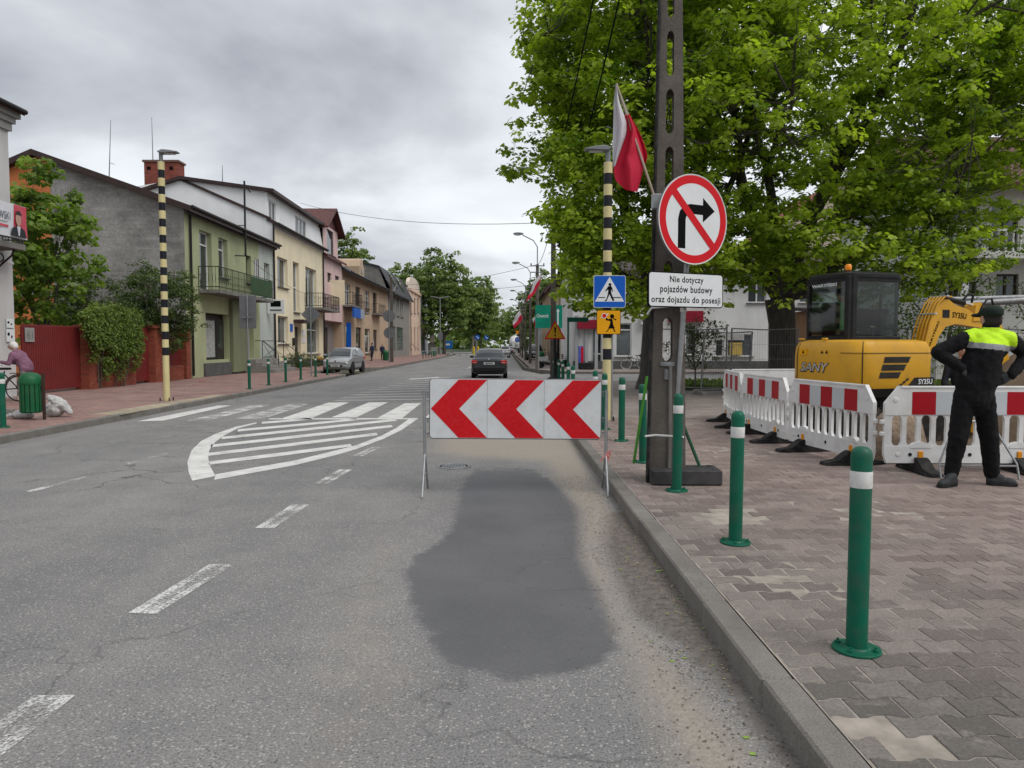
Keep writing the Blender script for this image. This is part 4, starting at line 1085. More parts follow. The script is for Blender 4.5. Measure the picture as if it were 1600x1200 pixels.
maple('maple_tree', TB2, 'leafy maple tree behind the concrete pole overhanging the street',
      [((-.5, -.2, 1), 3.9, .22), ((.5, -.2, 1.2), 4.0, .24), ((-.9, -.3, .5), 3.6, .18), ((.1, .5, 1), 3.8, .2), ((.7, -.5, .8), 3.6, .18)],
      [((4.6, 23, 10.3), (4.2, 4.6, 4.7)), ((1.9, 21.5, 4.9), (1.5, 1.8, 1.1)), ((2.0, 21.3, 4.9), (1.4, 1.6, 1.0)), ((3.0, 21.5, 3.7), (1.5, 1.6, 1.2)), ((3.1, 21.3, 3.6), (1.4, 1.5, 1.1)), ((1.6, 21.5, 8.2), (1.4, 2, 1.6)), ((2.6, 21.0, 6.6), (1.8, 1.6, 1.5)), ((2.9, 22, 7.4), (3.0, 3.4, 2.6)), ((2.1, 21.5, 11.2), (1.75, 2.6, 1.9)), ((2.9, 22, 4.4), (1.9, 2.4, 1.9)), ((3.3, 20.5, 3.8), (1.6, 1.6, 1.4)), ((3.6, 21.2, 4.0), (2.0, 1.8, 1.6)), ((5.2, 21, 4.2), (2.2, 2, 1.6)), ((2.2, 21.5, 5.6), (1.3, 1.8, 1.4)), ((5.6, 22.5, 5.0), (2.8, 2.8, 2.0))],
      9, 4900, 23, .124, .36, [Vector((0, 0, 0)), Vector((0, 0, .5)), Vector((.1, 0, 2.8)), Vector((.1, 0, 3.4))], [.5, .34, .30, .34])
# ---- smaller trees, shrubs
def small_tree(name, base, label, h, rad, mat, seed, nt, nl, ls, tuft, kind='oval', cat='tree', trunk=.07, lean=(0, 0), zc=.62, zr=.40, bark=None, depth=3):
    rg = random.Random(seed); nr = np.random.default_rng(seed); r = empty(name, base, 0, label, cat)
    ztop = h * max(.12, zc - zr)
    br, tips = grow((lean[0] * .3, lean[1] * .3, ztop), [((rg.uniform(-.6, .6), rg.uniform(-.6, .6), 1), h * .28, trunk * .7) for _ in range(4)], rg, depth=depth, spread=.8, shrink=.75, minr=.006)
    ell = [((lean[0], lean[1], h * zc), (rad[0], rad[1], h * zr))]
    br = [b for b in br if inside_crown(b[0][-1], [(ell[0][0], tuple(x * 1.05 for x in ell[0][1]))])]
    d = nr.normal(size=(nt, 3)); d /= np.linalg.norm(d, axis=1)[:, None]
    P = np.array(ell[0][0]) + d * (nr.random((nt, 1)) ** .45) * np.array(ell[0][1]) * (1 + .22 * np.sin(d[:, :1] * 5 + seed) * np.cos(d[:, 2:3] * 6 + d[:, 1:2] * 4))
    f = np.sin(P[:, 0] * 3.1 + seed) + np.sin(P[:, 1] * 2.7 + P[:, 2]) + np.sin(P[:, 2] * 3.3 + P[:, 0])
    P = P[f > -.9]
    ends = np.array([tuple(b[0][-1]) for b in br] + [(lean[0] * .3, lean[1] * .3, ztop)]); tw = []
    for p in P[::2]:
        dd = np.linalg.norm(ends - p, axis=1); e = ends[dd.argmin()]; tw.append(([Vector(e), Vector((e + p) / 2), Vector(p)], [.008, .006, .004], 0))
    def tr(mb): mb.tube([(0, 0, -.02), (lean[0] * .1, lean[1] * .1, ztop * .5), (lean[0] * .3, lean[1] * .3, ztop)], [trunk * 1.15, trunk, trunk * .85], 8, cap=False)
    wood('trunk' if cat == 'tree' else 'stem', br + tw, bark or M_BARK2, r, extra=tr)
    Q, dd = puff(nr, P, nl, tuft)
    tone = np.repeat(np.clip(.5 + .28 * nr.normal(size=len(P)), 0, 1), nl)
    cr = leaves('crown' if cat == 'tree' else 'foliage', Q, ls, mat, r, kind, seed, .5, .35, tone, dd); cr['kind'] = 'stuff'
    return r
small_tree('young_maple', Vector((-16.5, 26.6, PZ)), 'young light green maple standing behind the red gate', 7.9, (1.95, 1.5), M_YMAPLE, 21, 430, 21, .16, .36, 'maple', trunk=.07, lean=(.05, 0), zc=.60, zr=.39)
small_tree('dark_shrub', Vector((-16.4, 29.5, PZ)), 'wide dark shrub behind the ivy covered fence', 4.2, (2.1, 1.2), M_DKLEAF, 22, 520, 34, .10, .30, 'oval', cat='shrub', trunk=.05, zc=.58, zr=.42)
small_tree('dark_shrub', Vector((-14.3, 30.6, PZ)), 'dense dark green shrub spilling over the fence before the green house', 4.9, (1.75, 1.15), M_DKLEAF, 23, 620, 34, .10, .28, 'oval', cat='shrub', trunk=.06, zc=.60, zr=.40)
small_tree('dark_shrub', Vector((-15.3, 31.6, PZ)), 'narrow upright shrub against the bare grey gable wall', 5.3, (.6, .6), M_DKLEAF, 24, 170, 30, .10, .26, 'oval', cat='shrub', trunk=.04, zc=.66, zr=.34)
# creeper hanging over the brick fence
def creeper():
    nr = np.random.default_rng(31); r = empty('creeper', (-14.05, 26.2, PZ), 0, 'bright green creeper hanging over the low brick wall', 'climbing plant')
    C = []
    for k in range(760):
        u = nr.uniform(-1.75, 1.9); top = 2.85 - .18 * (u / 1.5) ** 2 + .12 * math.sin(u * 5)
        low = .55 + .5 * (abs(u) / 1.6) ** 2 + .45 * math.sin(u * 6.5 + 1) + .3 * max(0, -u) ; z = low + (top - low) * nr.random() ** .7
        C.append((.15 + .28 * math.sin(math.pi * min(1, max(0, (z - .2) / 2.6))) * (.5 + .6 * nr.random()), u + .0, z))
    P, d = puff(nr, C, 16, .20, .8); d[:, 0] += .7
    fo = leaves('foliage', P, .10, M_IVY, r, 'oval', 31, .30, .35, None, d); fo['kind'] = 'stuff'
    mb = MB(); rg = random.Random(4)
    for k in range(9):
        u = rg.uniform(-1.1, 1.2); mb.tube([(.1, u, 0), (.2, u + rg.uniform(-.2, .2), .8), (.3, u + rg.uniform(-.3, .3), 1.6), (.15, u, 2.3)], [.018, .014, .012, .008], 5)
    mb.build('stems', M_BARK2, r)
creeper()

# ================================================================ BUILDINGS, LEFT SIDE OF THE STREET (street front in the plane x = FX)
FX = -14.2
M_ROOFD = pm('brown_roof_metal', (.045, .028, .026), .55, var=.2, vs=3, bump=.3, bs=20)
M_ROOFR = pm('red_roof_tile', (.10, .04, .036), .6, var=.25, vs=6, bump=.4, bs=18)
M_ROOFK = pm('dark_slate', (.035, .036, .04), .6, var=.25, vs=5, bump=.4, bs=14)
M_GUT = pm('gutter_dark', (.018, .016, .016), .5)
M_IRON = pm('wrought_iron', (.02, .019, .018), .6)
M_STONE = concrete('step_stone', (.17, .16, .145), (.26, .245, .225), 1, .4)
M_DOORD = pm('dark_door', (.03, .026, .024), .5); M_SLAB = concrete('balcony_slab', (.12, .115, .105), (.22, .21, .195), 1, .4, stain=.4)
class House:
    """street-front house: local x runs along the street away from the camera, local -y faces the street"""
    def __init__(s, name, label, Y0, Y1, X=FX, side=1, z0=PZ, cat='building'):
        s.Y0, s.Y1, s.X, s.side, s.z0 = Y0, Y1, X, side, z0
        s.L = abs(Y1 - Y0)
        s.r = empty(name, (X, Y0, z0), R(90), label, cat)
    def uz(s, x, y, X=None):
        d = _ray(x, y); k = (s.X if X is None else X) / d.x
        return d.y * k - s.Y0, CAM_H + d.z * k - s.z0
    def op(s, x0, x1, yt, yb):
        u0, zt = s.uz(x0, yt); u1, _ = s.uz(x1, yt); _, zb = s.uz(x0, yb)
        return (u0, u1, zb, zt)
    def wall(s, W0, W1, z0, z1, ops, mat, y=0.0, rv=.16, name='wall'):
        us = sorted({W0, W1} | {o[0] for o in ops} | {o[1] for o in ops}); zs = sorted({z0, z1} | {o[2] for o in ops} | {o[3] for o in ops})
        us = [u for u in us if W0 <= u <= W1]; zs = [z for z in zs if z0 <= z <= z1]
        mb = MB()
        for i in range(len(us) - 1):
            for j in range(len(zs) - 1):
                cu, cz = (us[i] + us[i + 1]) / 2, (zs[j] + zs[j + 1]) / 2
                if any(o[0] < cu < o[1] and o[2] < cz < o[3] for o in ops): continue
                mb.add([(us[i], y, zs[j]), (us[i + 1], y, zs[j]), (us[i + 1], y, zs[j + 1]), (us[i], y, zs[j + 1])], [(0, 1, 2, 3)])
        for (a, b, c, d) in ops:
            q = [(a, c), (b, c), (b, d), (a, d)]
            for k in range(4):
                p0, p1 = q[k], q[(k + 1) % 4]
                mb.add([(p0[0], y, p0[1]), (p0[0], y + rv, p0[1]), (p1[0], y + rv, p1[1]), (p1[0], y, p1[1])], [(0, 1, 2, 3)])
        return mb.build(name, mat, s.r)
    def win(s, o, cols=2, rows=1, y=.12, fr=M_PVC, gl=None, fw=.075, sill=True, sillm=None, trans=None):
        a, b, c, d = o; mb = MB()
        def bar(x0, x1, z0, z1, t=.07): mb.box(((x0 + x1) / 2, y + t / 2 - .02, (z0 + z1) / 2), (x1 - x0, t, z1 - z0))
        bar(a, a + fw, c, d); bar(b - fw, b, c, d); bar(a + fw, b - fw, c, c + fw); bar(a + fw, b - fw, d - fw, d)
        for k in range(1, cols): x = a + (b - a) * k / cols; bar(x - fw * .6, x + fw * .6, c + fw, d - fw, .065)
        zr = []
        if trans: bar(a + fw, b - fw, c + (d - c) * trans - fw * .5, c + (d - c) * trans + fw * .5, .06); zr = [trans]
        w = mb.build('window', fr, s.r)
        ed = [0] + zr + [1]
        for k in range(cols):
            for j in range(len(ed) - 1):
                x0 = a + (b - a) * k / cols + fw * .7; x1 = a + (b - a) * (k + 1) / cols - fw * .7
                q = MB(); q.box(((x0 + x1) / 2, y + .035, c + (d - c) * (ed[j] + ed[j + 1]) / 2), (x1 - x0, .02, (d - c) * (ed[j + 1] - ed[j]) - fw * 1.2)); q.build('pane', gl or (M_GLASS_L if random.random() < .35 else M_GLASS), w)
        if sill:
            q = MB(); q.box(((a + b) / 2, -.03, c - .03), (b - a + .16, .24, .05)); q.build('sill', sillm or M_SLAB, w)
        return w
    def door(s, o, mat=M_DOORD, y=.13, glass=True):
        a, b, c, d = o; mb = MB(); mb.box(((a + b) / 2, y + .03, (c + d) / 2), (b - a, .06, d - c)); dr = mb.build('door', mat, s.r)
        if glass: q = MB(); q.box(((a + b) / 2, y - .006, c + (d - c) * .62), ((b - a) * .6, .01, (d - c) * .5)); q.build('pane', M_GLASS, dr)
        q = MB(); q.tube([(a + .12 * (b - a), y - .05, c + 1.0), (a + .12 * (b - a), y - .05, c + 1.15)], .015, 6); q.build('handle', M_STEEL, dr)
        return dr
    def box(s, name, c, d, mat, parent=None, bev=0):
        mb = MB(); mb.box(c, d, bev=bev); return mb.build(name, mat, parent or s.r)
    def ends(s, D, H, prof=None, mat=None, name='end_wall', at=(0,)):
        """end walls across the depth; prof: list of (depth, z)"""
        for u in at:
            p = prof or [(0, 0), (0, H), (D, H), (D, 0)]
            mb = MB(); mb.poly([(u, a, b) for a, b in p]); mb.build(name, mat, s.r)
    def back(s, D, H, mat):
        mb = MB(); mb.poly([(0, D, 0), (s.L, D, 0), (s.L, D, H), (0, D, H)]); mb.build('back_wall', mat, s.r)
    def slope(s, u0, u1, pts, t, mat, name='roof'):
        """roof slab following (depth, z) points, thickness t"""
        mb = MB(); n = len(pts); vs = []
        for u in (u0, u1):
            vs += [(u, a, b) for a, b in pts] + [(u, a, b - t) for a, b in pts]
        fs = []
        for i in range(n - 1):
            fs += [(i, i + 1, 2 * n + i + 1, 2 * n + i), (n + i, 3 * n + i, 3 * n + i + 1, n + i + 1), (i, n + i, n + i + 1, i + 1), (2 * n + i, 2 * n + i + 1, 3 * n + i + 1, 3 * n + i)]
        fs += [(0, 2 * n, 3 * n, n), (n - 1, 2 * n - 1, 4 * n - 1, 3 * n - 1)]
        mb.add(vs, fs); return mb.build(name, mat, s.r)
    def pipe(s, u, z0, z1, y=-.09, r=.055, name='downpipe', mat=None):
        mb = MB(); mb.tube([(u, y, z0), (u, y, z1)], r, 8); return mb.build(name, mat or M_GUT, s.r, smooth=60)
    def gutter(s, u0, u1, y, z):
        mb = MB(); mb.tube([(u0, y, z), (u1, y, z)], .075, 8); return mb.build('gutter', M_GUT, s.r, smooth=60)
    def balcony(s, u0, u1, z, dep=1.0, h=1.0, step=.13, mat=None, slabm=None, sides=True, solid=None, curl=False):
        b = s.box('balcony', ((u0 + u1) / 2, -dep / 2, z - .09), (u1 - u0, dep, .16), slabm or M_SLAB)
        m = mat or M_IRON
        mb = MB(); P = [(u0 + .04, -.02), (u0 + .04, -dep + .04), (u1 - .04, -dep + .04), (u1 - .04, -.02)]
        for zz in (z + h, z + .12): mb.tube([(p[0], p[1], zz) for p in P], .022, 6)
        for i in range(3):
            (xa, ya), (xb, yb) = P[i], P[i + 1]; n = max(2, int(math.hypot(xb - xa, yb - ya) / step))
            for k in range(n + 1):
                t = k / n; x, y = xa + (xb - xa) * t, ya + (yb - ya) * t
                if solid and i == 1 and solid[0] < t < solid[1]: continue
                mb.tube([(x, y, z), (x, y, z + h)], .009 if k % 6 else .018, 4)
                if curl and k % 2 == 0 and k < n: mb.tube([(x + (xb - xa) / n * (.5 + .45 * math.cos(q * .9)), y + (yb - ya) / n * (.5 + .45 * math.cos(q * .9)), z + h * (.5 + .22 * math.sin(q * .9))) for q in range(8)], .008, 4)
        rl = mb.build('railing', m, b); rl['kind'] = 'stuff'
        if solid:
            x0 = P[1][0] + (P[2][0] - P[1][0]) * solid[0]; x1 = P[1][0] + (P[2][0] - P[1][0]) * solid[1]; n = int((x1 - x0) / .16)
            q = MB()
            for k in range(n): q.box((x0 + (k + .5) * (x1 - x0) / n, -dep + .04, z + h * .5), ((x1 - x0) / n - .03, .015, h * .9))
            o = q.build('slat', pm('green_slats', (.035, .075, .03), .6), b); o['kind'] = 'stuff'
        return b
Yf = lambda px: fp(px, 500)[0]
# ------------------------------------------------ grey corner house (left edge of view)
h0 = House('grey_house', 'pale grey rendered corner house at the left edge with bannered balcony', 10.0, 21.6)
M_LGREY = stucco('pale_grey_render', (.50, .495, .485), .25)
ztop = fp(38, 200)[1] - PZ
h0.wall(0, h0.L, 0, ztop, [(7.2, 8.4, 4.3, 6.6), (9.2, 10.2, 4.3, 6.6), (3, 4.2, 1, 2.9), (9.0, 10.1, 0.1, 2.5)], M_LGREY)
for o in ((7.2, 8.4, 4.3, 6.6), (9.2, 10.2, 4.3, 6.6), (3, 4.2, 1, 2.9)): h0.win(o)
h0.door((9.0, 10.1, .1, 2.5))
h0.ends(9, ztop, None, M_LGREY, at=(0, h0.L)); h0.back(9, ztop, M_LGREY)
mb = MB()
for k, (dy, zz, hh) in enumerate(((.06, 0, .22), (.13, .22, .16), (.22, .38, .22))):
    mb.box((h0.L / 2 + dy / 2, 4.5 - dy, ztop + zz + hh / 2 - .3), (h0.L + dy, 9 + .05, hh))
mb.build('cornice', stucco('cornice_grey', (.30, .30, .295), .3), h0.r)
h0.slope(-.4, h0.L + .22, [(-.36, ztop + .3), (4.5, ztop + 3.0), (9.6, ztop + .3)], .12, M_ROOFR)
h0.gutter(0, h0.L + .2, -.40, ztop + .28)
h0.box('chimney', (h0.L - 1.1, .75, ztop + 1.25), (.8, .7, 1.3), brick_mat('dark_brick', (.10, .025, .02), (.16, .04, .03)))
# balcony with its banner
bz = fp(15, 384)[1] - PZ
bl = h0.balcony(7.4, h0.L - .35, bz, .62, 1.0, .12, pm('grey_iron', (.13, .13, .125), .5, .3), curl=True)
q = MB()
for u in (8.2, 10.9): q.tube([(u, 0, bz - .75), (u, -.15, bz - .6), (u, -.45, bz - .35), (u, -.55, bz - .12)], .03, 6); q.tube([(u, -.1 + .12 * math.cos(t), bz - .4 + .12 * math.sin(t)) for t in np.arange(0, 6.3, .6)], .018, 5)
q.build('bracket', M_IRON, h0.r)
def banner():
    # printed banner on the balcony rail
    r = empty('election_banner', (FX + .66, 18.9, PZ + bz + .12), R(90), 'white printed banner with dark lettering and portrait hung on the balcony', 'banner')
    Wd, Ht = 2.36, .92
    def cl(nm, x0, x1, z0, z1, mt, off=0):
        mb = MB(); vs = []; n, m = 18, 6
        for j in range(m + 1):
            for i in range(n + 1):
                u = x0 + (x1 - x0) * i / n; z = z0 + (z1 - z0) * j / m
                vs.append((u, -off - .015 * math.sin(u * 9 + z * 4), z))
        mb.add(vs, [(j * (n + 1) + i, j * (n + 1) + i + 1, (j + 1) * (n + 1) + i + 1, (j + 1) * (n + 1) + i) for j in range(m) for i in range(n)])
        return mb.build(nm, mt, r, smooth=180)
    cl('sheet', 0, Wd, 0, Ht, pm('banner_white', (.60, .61, .64), .5, var=.05, bump=0))
    cl('red_field', Wd - .55, Wd, .05, Ht - .01, pm('banner_red', (.50, .06, .09), .5, bump=0), .012)
    # generic head and shoulders print
    sx = Wd - .42
    def flat(nm, pts, mt, z): mb = MB(); mb.prism(pts, z, z + .004, UP @ TR(0, 0, 0)); mb.build(nm, mt, r)
    flat('suit', [(sx - .33, .04), (sx - .26, .24), (sx - .08, .32), (sx + .1, .32), (sx + .27, .24), (sx + .34, .04)], pm('print_suit', (.02, .022, .03), .5, bump=0), .04)
    flat('shirt', [(sx - .06, .32), (sx + .08, .32), (sx + .03, .06), (sx - .01, .06)], pm('print_shirt', (.6, .62, .66), .5, bump=0), .046)
    flat('face', [(sx + .115 * math.cos(t), .52 + .19 * math.sin(t)) for t in np.arange(0, 6.28, .4)], pm('print_skin', (.42, .26, .20), .5, bump=0), .05)
    flat('hair', [(sx + .13 * math.cos(t), .60 + .15 * math.sin(t)) for t in np.arange(.2, 3.0, .3)], pm('print_hair', (.03, .022, .02), .5, bump=0), .055)
    mb = MB(); fit_text(mb, 'EKOWSKI', .86, .21, UP @ TR(Wd - 1.16, .55, .034)); mb.build('lettering', pm('print_navy', (.02, .025, .05), .5, bump=0), r)
    mb = MB(); fit_text(mb, 'SŁAW', .38, .09, UP @ TR(Wd - 1.32, .77, .034)); mb.build('lettering', MATS['print_navy'], r)
    mb = MB(); mb.prism([(Wd - 1.5, .37), (Wd - .85, .37), (Wd - .85, .385), (Wd - 1.5, .385)], .03, .034, UP); mb.build('rule_line', MATS['print_navy'], r)
    mb = MB(); mb.prism([(Wd - 1.5, .24), (Wd - .82, .24), (Wd - .82, .30), (Wd - 1.5, .30)], .03, .034, UP); mb.build('red_line', MATS['banner_red'], r)
banner()
cm = empty('security_camera', (FX + .05, 21.0, PZ + fp(8, 418)[1]), R(90), 'small white bullet camera on the grey corner house', 'camera')
mb = MB(); mb.tube([(0, -.02, 0), (.0, -.12, 0)], .03, 8); mb.tube([(-.05, -.14, .02), (.22, -.2, -.03)], .05, 10); mb.build('housing', M_PVC, cm, smooth=50); mb = MB(); mb.tube([(.22, -.2, -.03), (.235, -.204, -.033)], .045, 10); mb.build('lens', M_SBLACK, cm)
for (xa, xb, ya, yb, lab) in ((8, 19, 498, 512, 'upper white notice board on the grey corner house'), (8, 20, 514, 534, 'lower white notice board on the grey corner house')):
    (y0, z1), (y1, _), (_, z0) = fp(xa, ya), fp(xb, ya), fp(xa, yb)
    nb = empty('notice_board', (FX + .02, y0, z0), R(90), lab, 'sign'); w_, h_ = y1 - y0, z1 - z0
    mb = MB(); mb.prism([(0, 0), (w_, 0), (w_, h_), (0, h_)], 0, .03, UP); mb.build('panel', M_SWHITE, nb)
    mb = MB(); mb.prism([(w_ * .2 + w_ * .16 * math.cos(t), h_ * .6 + h_ * .14 * math.sin(t)) for t in np.arange(0, 6.2, .6)], .03, .033, UP); mb.build('black_mark', M_SBLACK, nb)
    mb = MB(); mb.prism([(w_ * .6 + w_ * .1 * math.cos(t), h_ * .4 + h_ * .12 * math.sin(t)) for t in np.arange(0, 6.2, .6)], .03, .033, UP); mb.build('black_mark', M_SBLACK, nb)
# ------------------------------------------------ red gate, brick pillars, low wall
M_FRED = pm('gate_red_paint', (.165, .022, .022), .5, var=.12, vs=2, dirt=.25, dcol=(.09, .02, .018))
M_BRICKF = brick_mat('fence_brick', (.20, .042, .022), (.30, .07, .035)); M_MORT = pm('mortar', (.16, .10, .08), .95, space='World')
def bricks(w, d, h, name, parent, loc, joint=.012, bl=.25, bh=.075, mat=None):
    core = MB(); core.box((w / 2, d / 2, h / 2), (w - .016, d - .016, h)); c = core.build('mortar_core', M_MORT, parent, loc=loc)
    mb = MB(); rn = []; rg = random.Random(int(loc[1] * 10)); nrow = int(h / bh)
    for r_ in range(nrow):
        z = (r_ + .5) * h / nrow; hh = h / nrow - joint
        for (ax, ln, fixed) in (('x', w, 0), ('x', w, d), ('y', d, 0), ('y', d, w)):
            off = (r_ % 2) * bl / 2; p = -off
            while p < ln:
                a, b = max(0, p), min(ln, p + bl - joint)
                if b - a > .02:
                    t = .02
                    if ax == 'x': mb.box(((a + b) / 2, fixed + (t / 2 - .006 if fixed == 0 else -t / 2 + .006), z), (b - a, t, hh))
                    else: mb.box((fixed + (t / 2 - .006 if fixed == 0 else -t / 2 + .006), (a + b) / 2, z), (t, b - a, hh))
                    rn += [rg.random()] * 8
                p += bl
    o = mb.build('bricks', mat or M_BRICKF, parent, loc=loc); o['kind'] = 'stuff'
    at_ = o.data.attributes.new('rnd', 'FLOAT', 'POINT'); at_.data.foreach_set('value', rn)
    return o
def slats(name, label, cat, Y0, Y1, zb, zt, step=.105, x=FX, post=True):
    r = empty(name, (x, Y0, PZ), R(90), label, cat); L = Y1 - Y0; mb = MB(); n = int(L / step)
    for k in range(n):
        u = (k + .5) * L / n; w = L / n * .42
        mb.add([(u - w, 0, zb), (u + w, 0, zb), (u + w, 0, zt - .05), (u, 0, zt), (u - w, 0, zt - .05), (u - w, .03, zb), (u + w, .03, zb), (u + w, .03, zt - .05), (u, .03, zt), (u - w, .03, zt - .05)],
               [(0, 1, 2, 3, 4), (9, 8, 7, 6, 5), (0, 5, 6, 1), (1, 6, 7, 2), (2, 7, 8, 3), (3, 8, 9, 4), (4, 9, 5, 0)])
    o = mb.build('pickets', M_FRED, r); o['kind'] = 'stuff'
    mb = MB(); mb.box((L / 2, .05, (zb + zt) / 2), (L - .06, .02, zt - zb - .16)); mb.build('backing_sheet', M_FRED, r)
    for z in (zb + .25, zt - .35): q = MB(); q.box((L / 2, .08, z), (L, .04, .06)); q.build('rail', M_FRED, r)
    return r
zg = fp(60, 507)[1] - PZ
g1 = slats('metal_gate', 'wide dark red picket gate between grey house and brick pillar', 'gate', Yf(33), Yf(124), .09, zg)
mb = MB(); mb.box((.32, -.03, zg - .32), (.42, .02, .42)); pl = mb.build('number_plate', pm('weathered_plate', (.30, .29, .27), .6, dirt=.3), g1)
mb = MB(); fit_text(mb, '61', .26, .26, TR(.32, -.042, zg - .32) @ UP); mb.build('digits', M_GREYBACK, pl)
slats('metal_gate', 'narrow dark red picket gate left of the capped brick pillar', 'gate', Yf(205), Yf(231), .09, zg + .05)
def pillar(name, label, px0, px1, h, cap):
    y0, y1 = Yf(px0), Yf(px1); y1 = max(y1, y0 + .45); r = empty(name, (FX - .2, y0, PZ), 0, label, 'pillar'); w = .46; d = min(.62, y1 - y0)
    bricks(w, d, h, 'bricks', r, (0, 0, 0))
    mb = MB(); c = .06
    mb.add([(-c, -c, h), (w + c, -c, h), (w + c, d + c, h), (-c, d + c, h), (-c, -c, h + .05), (w + c, -c, h + .05), (w + c, d + c, h + .05), (-c, d + c, h + .05), (w / 2, -c, h + .05 + cap), (w / 2, d + c, h + .05 + cap)],
           [(0, 1, 5, 4), (1, 2, 6, 5), (2, 3, 7, 6), (3, 0, 4, 7), (4, 5, 8), (5, 6, 9, 8), (6, 7, 9), (7, 4, 8, 9)])
    mb.build('cap', pm('pillar_cap', (.22, .06, .04), .7), r)
    return r
pillar('brick_pillar', 'red brick pillar right of the wide gate, half under creeper', 125, 140, zg - .02, .05)
pillar('brick_pillar', 'red brick pillar with a pitched cap beside the narrow gate', 231, 246, zg + .05, .16)
pillar('brick_pillar', 'red brick pillar where the fence meets the green house', 281, 288, zg + .05, .1)
def low_wall(label, px0, px1):
    y0, y1 = Yf(px0), Yf(px1); r = empty('fence_bay', (FX - .1, y0, PZ), 0, label, 'fence')
    bricks(.25, y1 - y0, .62, 'bricks', r, (0, 0, 0))
    n = int((y1 - y0) / .11); mb = MB()
    for k in range(n): mb.box((.12, (k + .5) * (y1 - y0) / n, .62 + (zg - .7) / 2), (.03, (y1 - y0) / n * .8, zg - .7))
    o = mb.build('pickets', M_FRED, r); o['kind'] = 'stuff'
    mb = MB(); mb.box((.09, (y1 - y0) / 2, .62 + (zg - .7) / 2), (.02, y1 - y0, zg - .8)); mb.build('backing_sheet', M_FRED, r)
low_wall('low brick wall with red picket infill under the creeper', 141, 204)
low_wall('low brick wall with red picket infill beside the striped lamp post', 247, 280)
# ------------------------------------------------ green house with bare grey gable
Yg0, Yg1 = Yf(291), Yf(428)
hg = House('green_house', 'olive green two storey house with bare grey gable wall and iron balcony', Yg0, Yg1)
M_OLIVE = stucco('olive_render', (.36, .385, .225), .38, (.21, .225, .14)); M_PALEG = stucco('pale_green_render', (.45, .48, .44), .3); M_GREYW = grey_wall()
M_ORNG = stucco('orange_render', (.50, .17, .06), .3); M_PLINTH = concrete('dark_plinth', (.07, .07, .07), (.115, .115, .112), 1)
zE = hg.uz(291, 322)[1]
G = [hg.op(311, 330, 358, 452), hg.op(341, 355, 370, 432), hg.op(384, 392, 398, 441), hg.op(397, 411, 403, 449), hg.op(412.5, 421, 410, 449)]
shop = hg.op(321, 357, 488, 563); drw = hg.op(383, 396, 505, 560)
up = hg.uz(404, 400)[0]
hg.wall(0, up, 0, zE, [o for o in G if o[0] < up - .3] + [shop, drw], M_OLIVE, rv=.3)
hg.wall(up, hg.L, 0, zE, [o for o in G if o[0] >= up - .3], M_PALEG, rv=.3, y=-.004) if False else hg.wall(up, hg.L, 0, zE, [o for o in G if o[0] > up], M_PALEG, rv=.3)
for o in G:
    if o[0] < up < o[1]: pass
hg.win(G[0], 1, y=.24, trans=.78, sill=False); hg.win(G[1], 1, y=.24, trans=.72); hg.win(G[2], 1, y=.26, fr=M_DOORD); hg.win(G[4], 1, y=.24)
mb = MB(); a, b, c, d = G[3]; 
hg.win((a, min(b, up - .02), c, d), 2, y=.06, sill=False)
# shop front: papered window, door, recess
a, b, c, d = shop; w1 = a + (b - a) * .66
M_PAPER = pm('papered_glass', (.36, .37, .36), .5, var=.35, vs=9, dirt=.3, dcol=(.18, .19, .18), ds=14)
hg.win((a + .05, w1, c + .05, d - .25), 1, y=.28, fr=M_DOORD, gl=M_PAPER, sill=False)
hg.door((w1 + .05, b - .02, c - .35, d - .25), y=.26)
hg.box('shop_back', ((a + b) / 2, .36, (c + d) / 2), (b - a, .05, d - c), M_DOORD)
hg.door(drw, pm('pale_door', (.4, .4, .38), .5), y=.25)
mb = MB(); mb.box((hg.uz(318, 570)[0] / 2 + hg.uz(368, 570)[0] / 2, -.05, .32), (hg.uz(368, 570)[0] - hg.uz(318, 570)[0], .1, .62)); mb.build('plinth', M_PLINTH, hg.r)
mb = MB(); u0_, u1_ = hg.uz(359, 560)[0], hg.uz(381, 560)[0]; mb.box(((u0_ + u1_) / 2, -.10, 1.95), (u1_ - u0_, .2, 3.7)); mb.build('pilaster', stucco('olive_dark', (.17, .185, .11), .5), hg.r)
for k in range(4):
    mb = MB(); mb.box((hg.uz(400, 570)[0], -.35 - .17 * (3 - k), .09 + .18 * k), (4.2, .7 + .34 * (3 - k), .18)); mb.build('step', M_STONE, hg.r)
mb = MB()
ua, ub = hg.uz(398, 570)[0], hg.uz(432, 570)[0]
for u in (ua, ub):
    mb.tube([(u, -1.35, .1), (u, -1.35, 1.0), (u, -.45, 1.75), (u, -.05, 1.75)], .022, 6); mb.tube([(u, -.45, .7), (u, -.45, 1.75)], .02, 6); mb.tube([(u, -1.3, .25), (u, -.5, 1.6)], .012, 5); mb.tube([(u, -1.3, .95), (u, -.5, .8)], .012, 5)
mb.tube([(ua, -.5, 1.75), (ub, -.5, 1.75)], .02, 6); mb.tube([(ua, -.5, .8), (ub, -.5, .8)], .016, 6); mb.tube([(ua, -.5, .8), (ub, -.5, 1.75)], .014, 6); mb.tube([(ub, -.5, .8), (ua, -.5, 1.75)], .014, 6)
mb.build('stair_railing', M_IRON, hg.r)
xr = hg.X; DG = 13.4; zR = dp(56, 239, Yg0)[2] - PZ; dR = FX - dp(56, 239, Yg0)[0]; dO = FX - dp(79, 300, Yg0)[0]
zl = dp(24, 252, Yg0)[2] - PZ; dl = FX - dp(24, 252, Yg0)[0]
slope_at = lambda d_: zE + (zR - zE) * d_ / dR
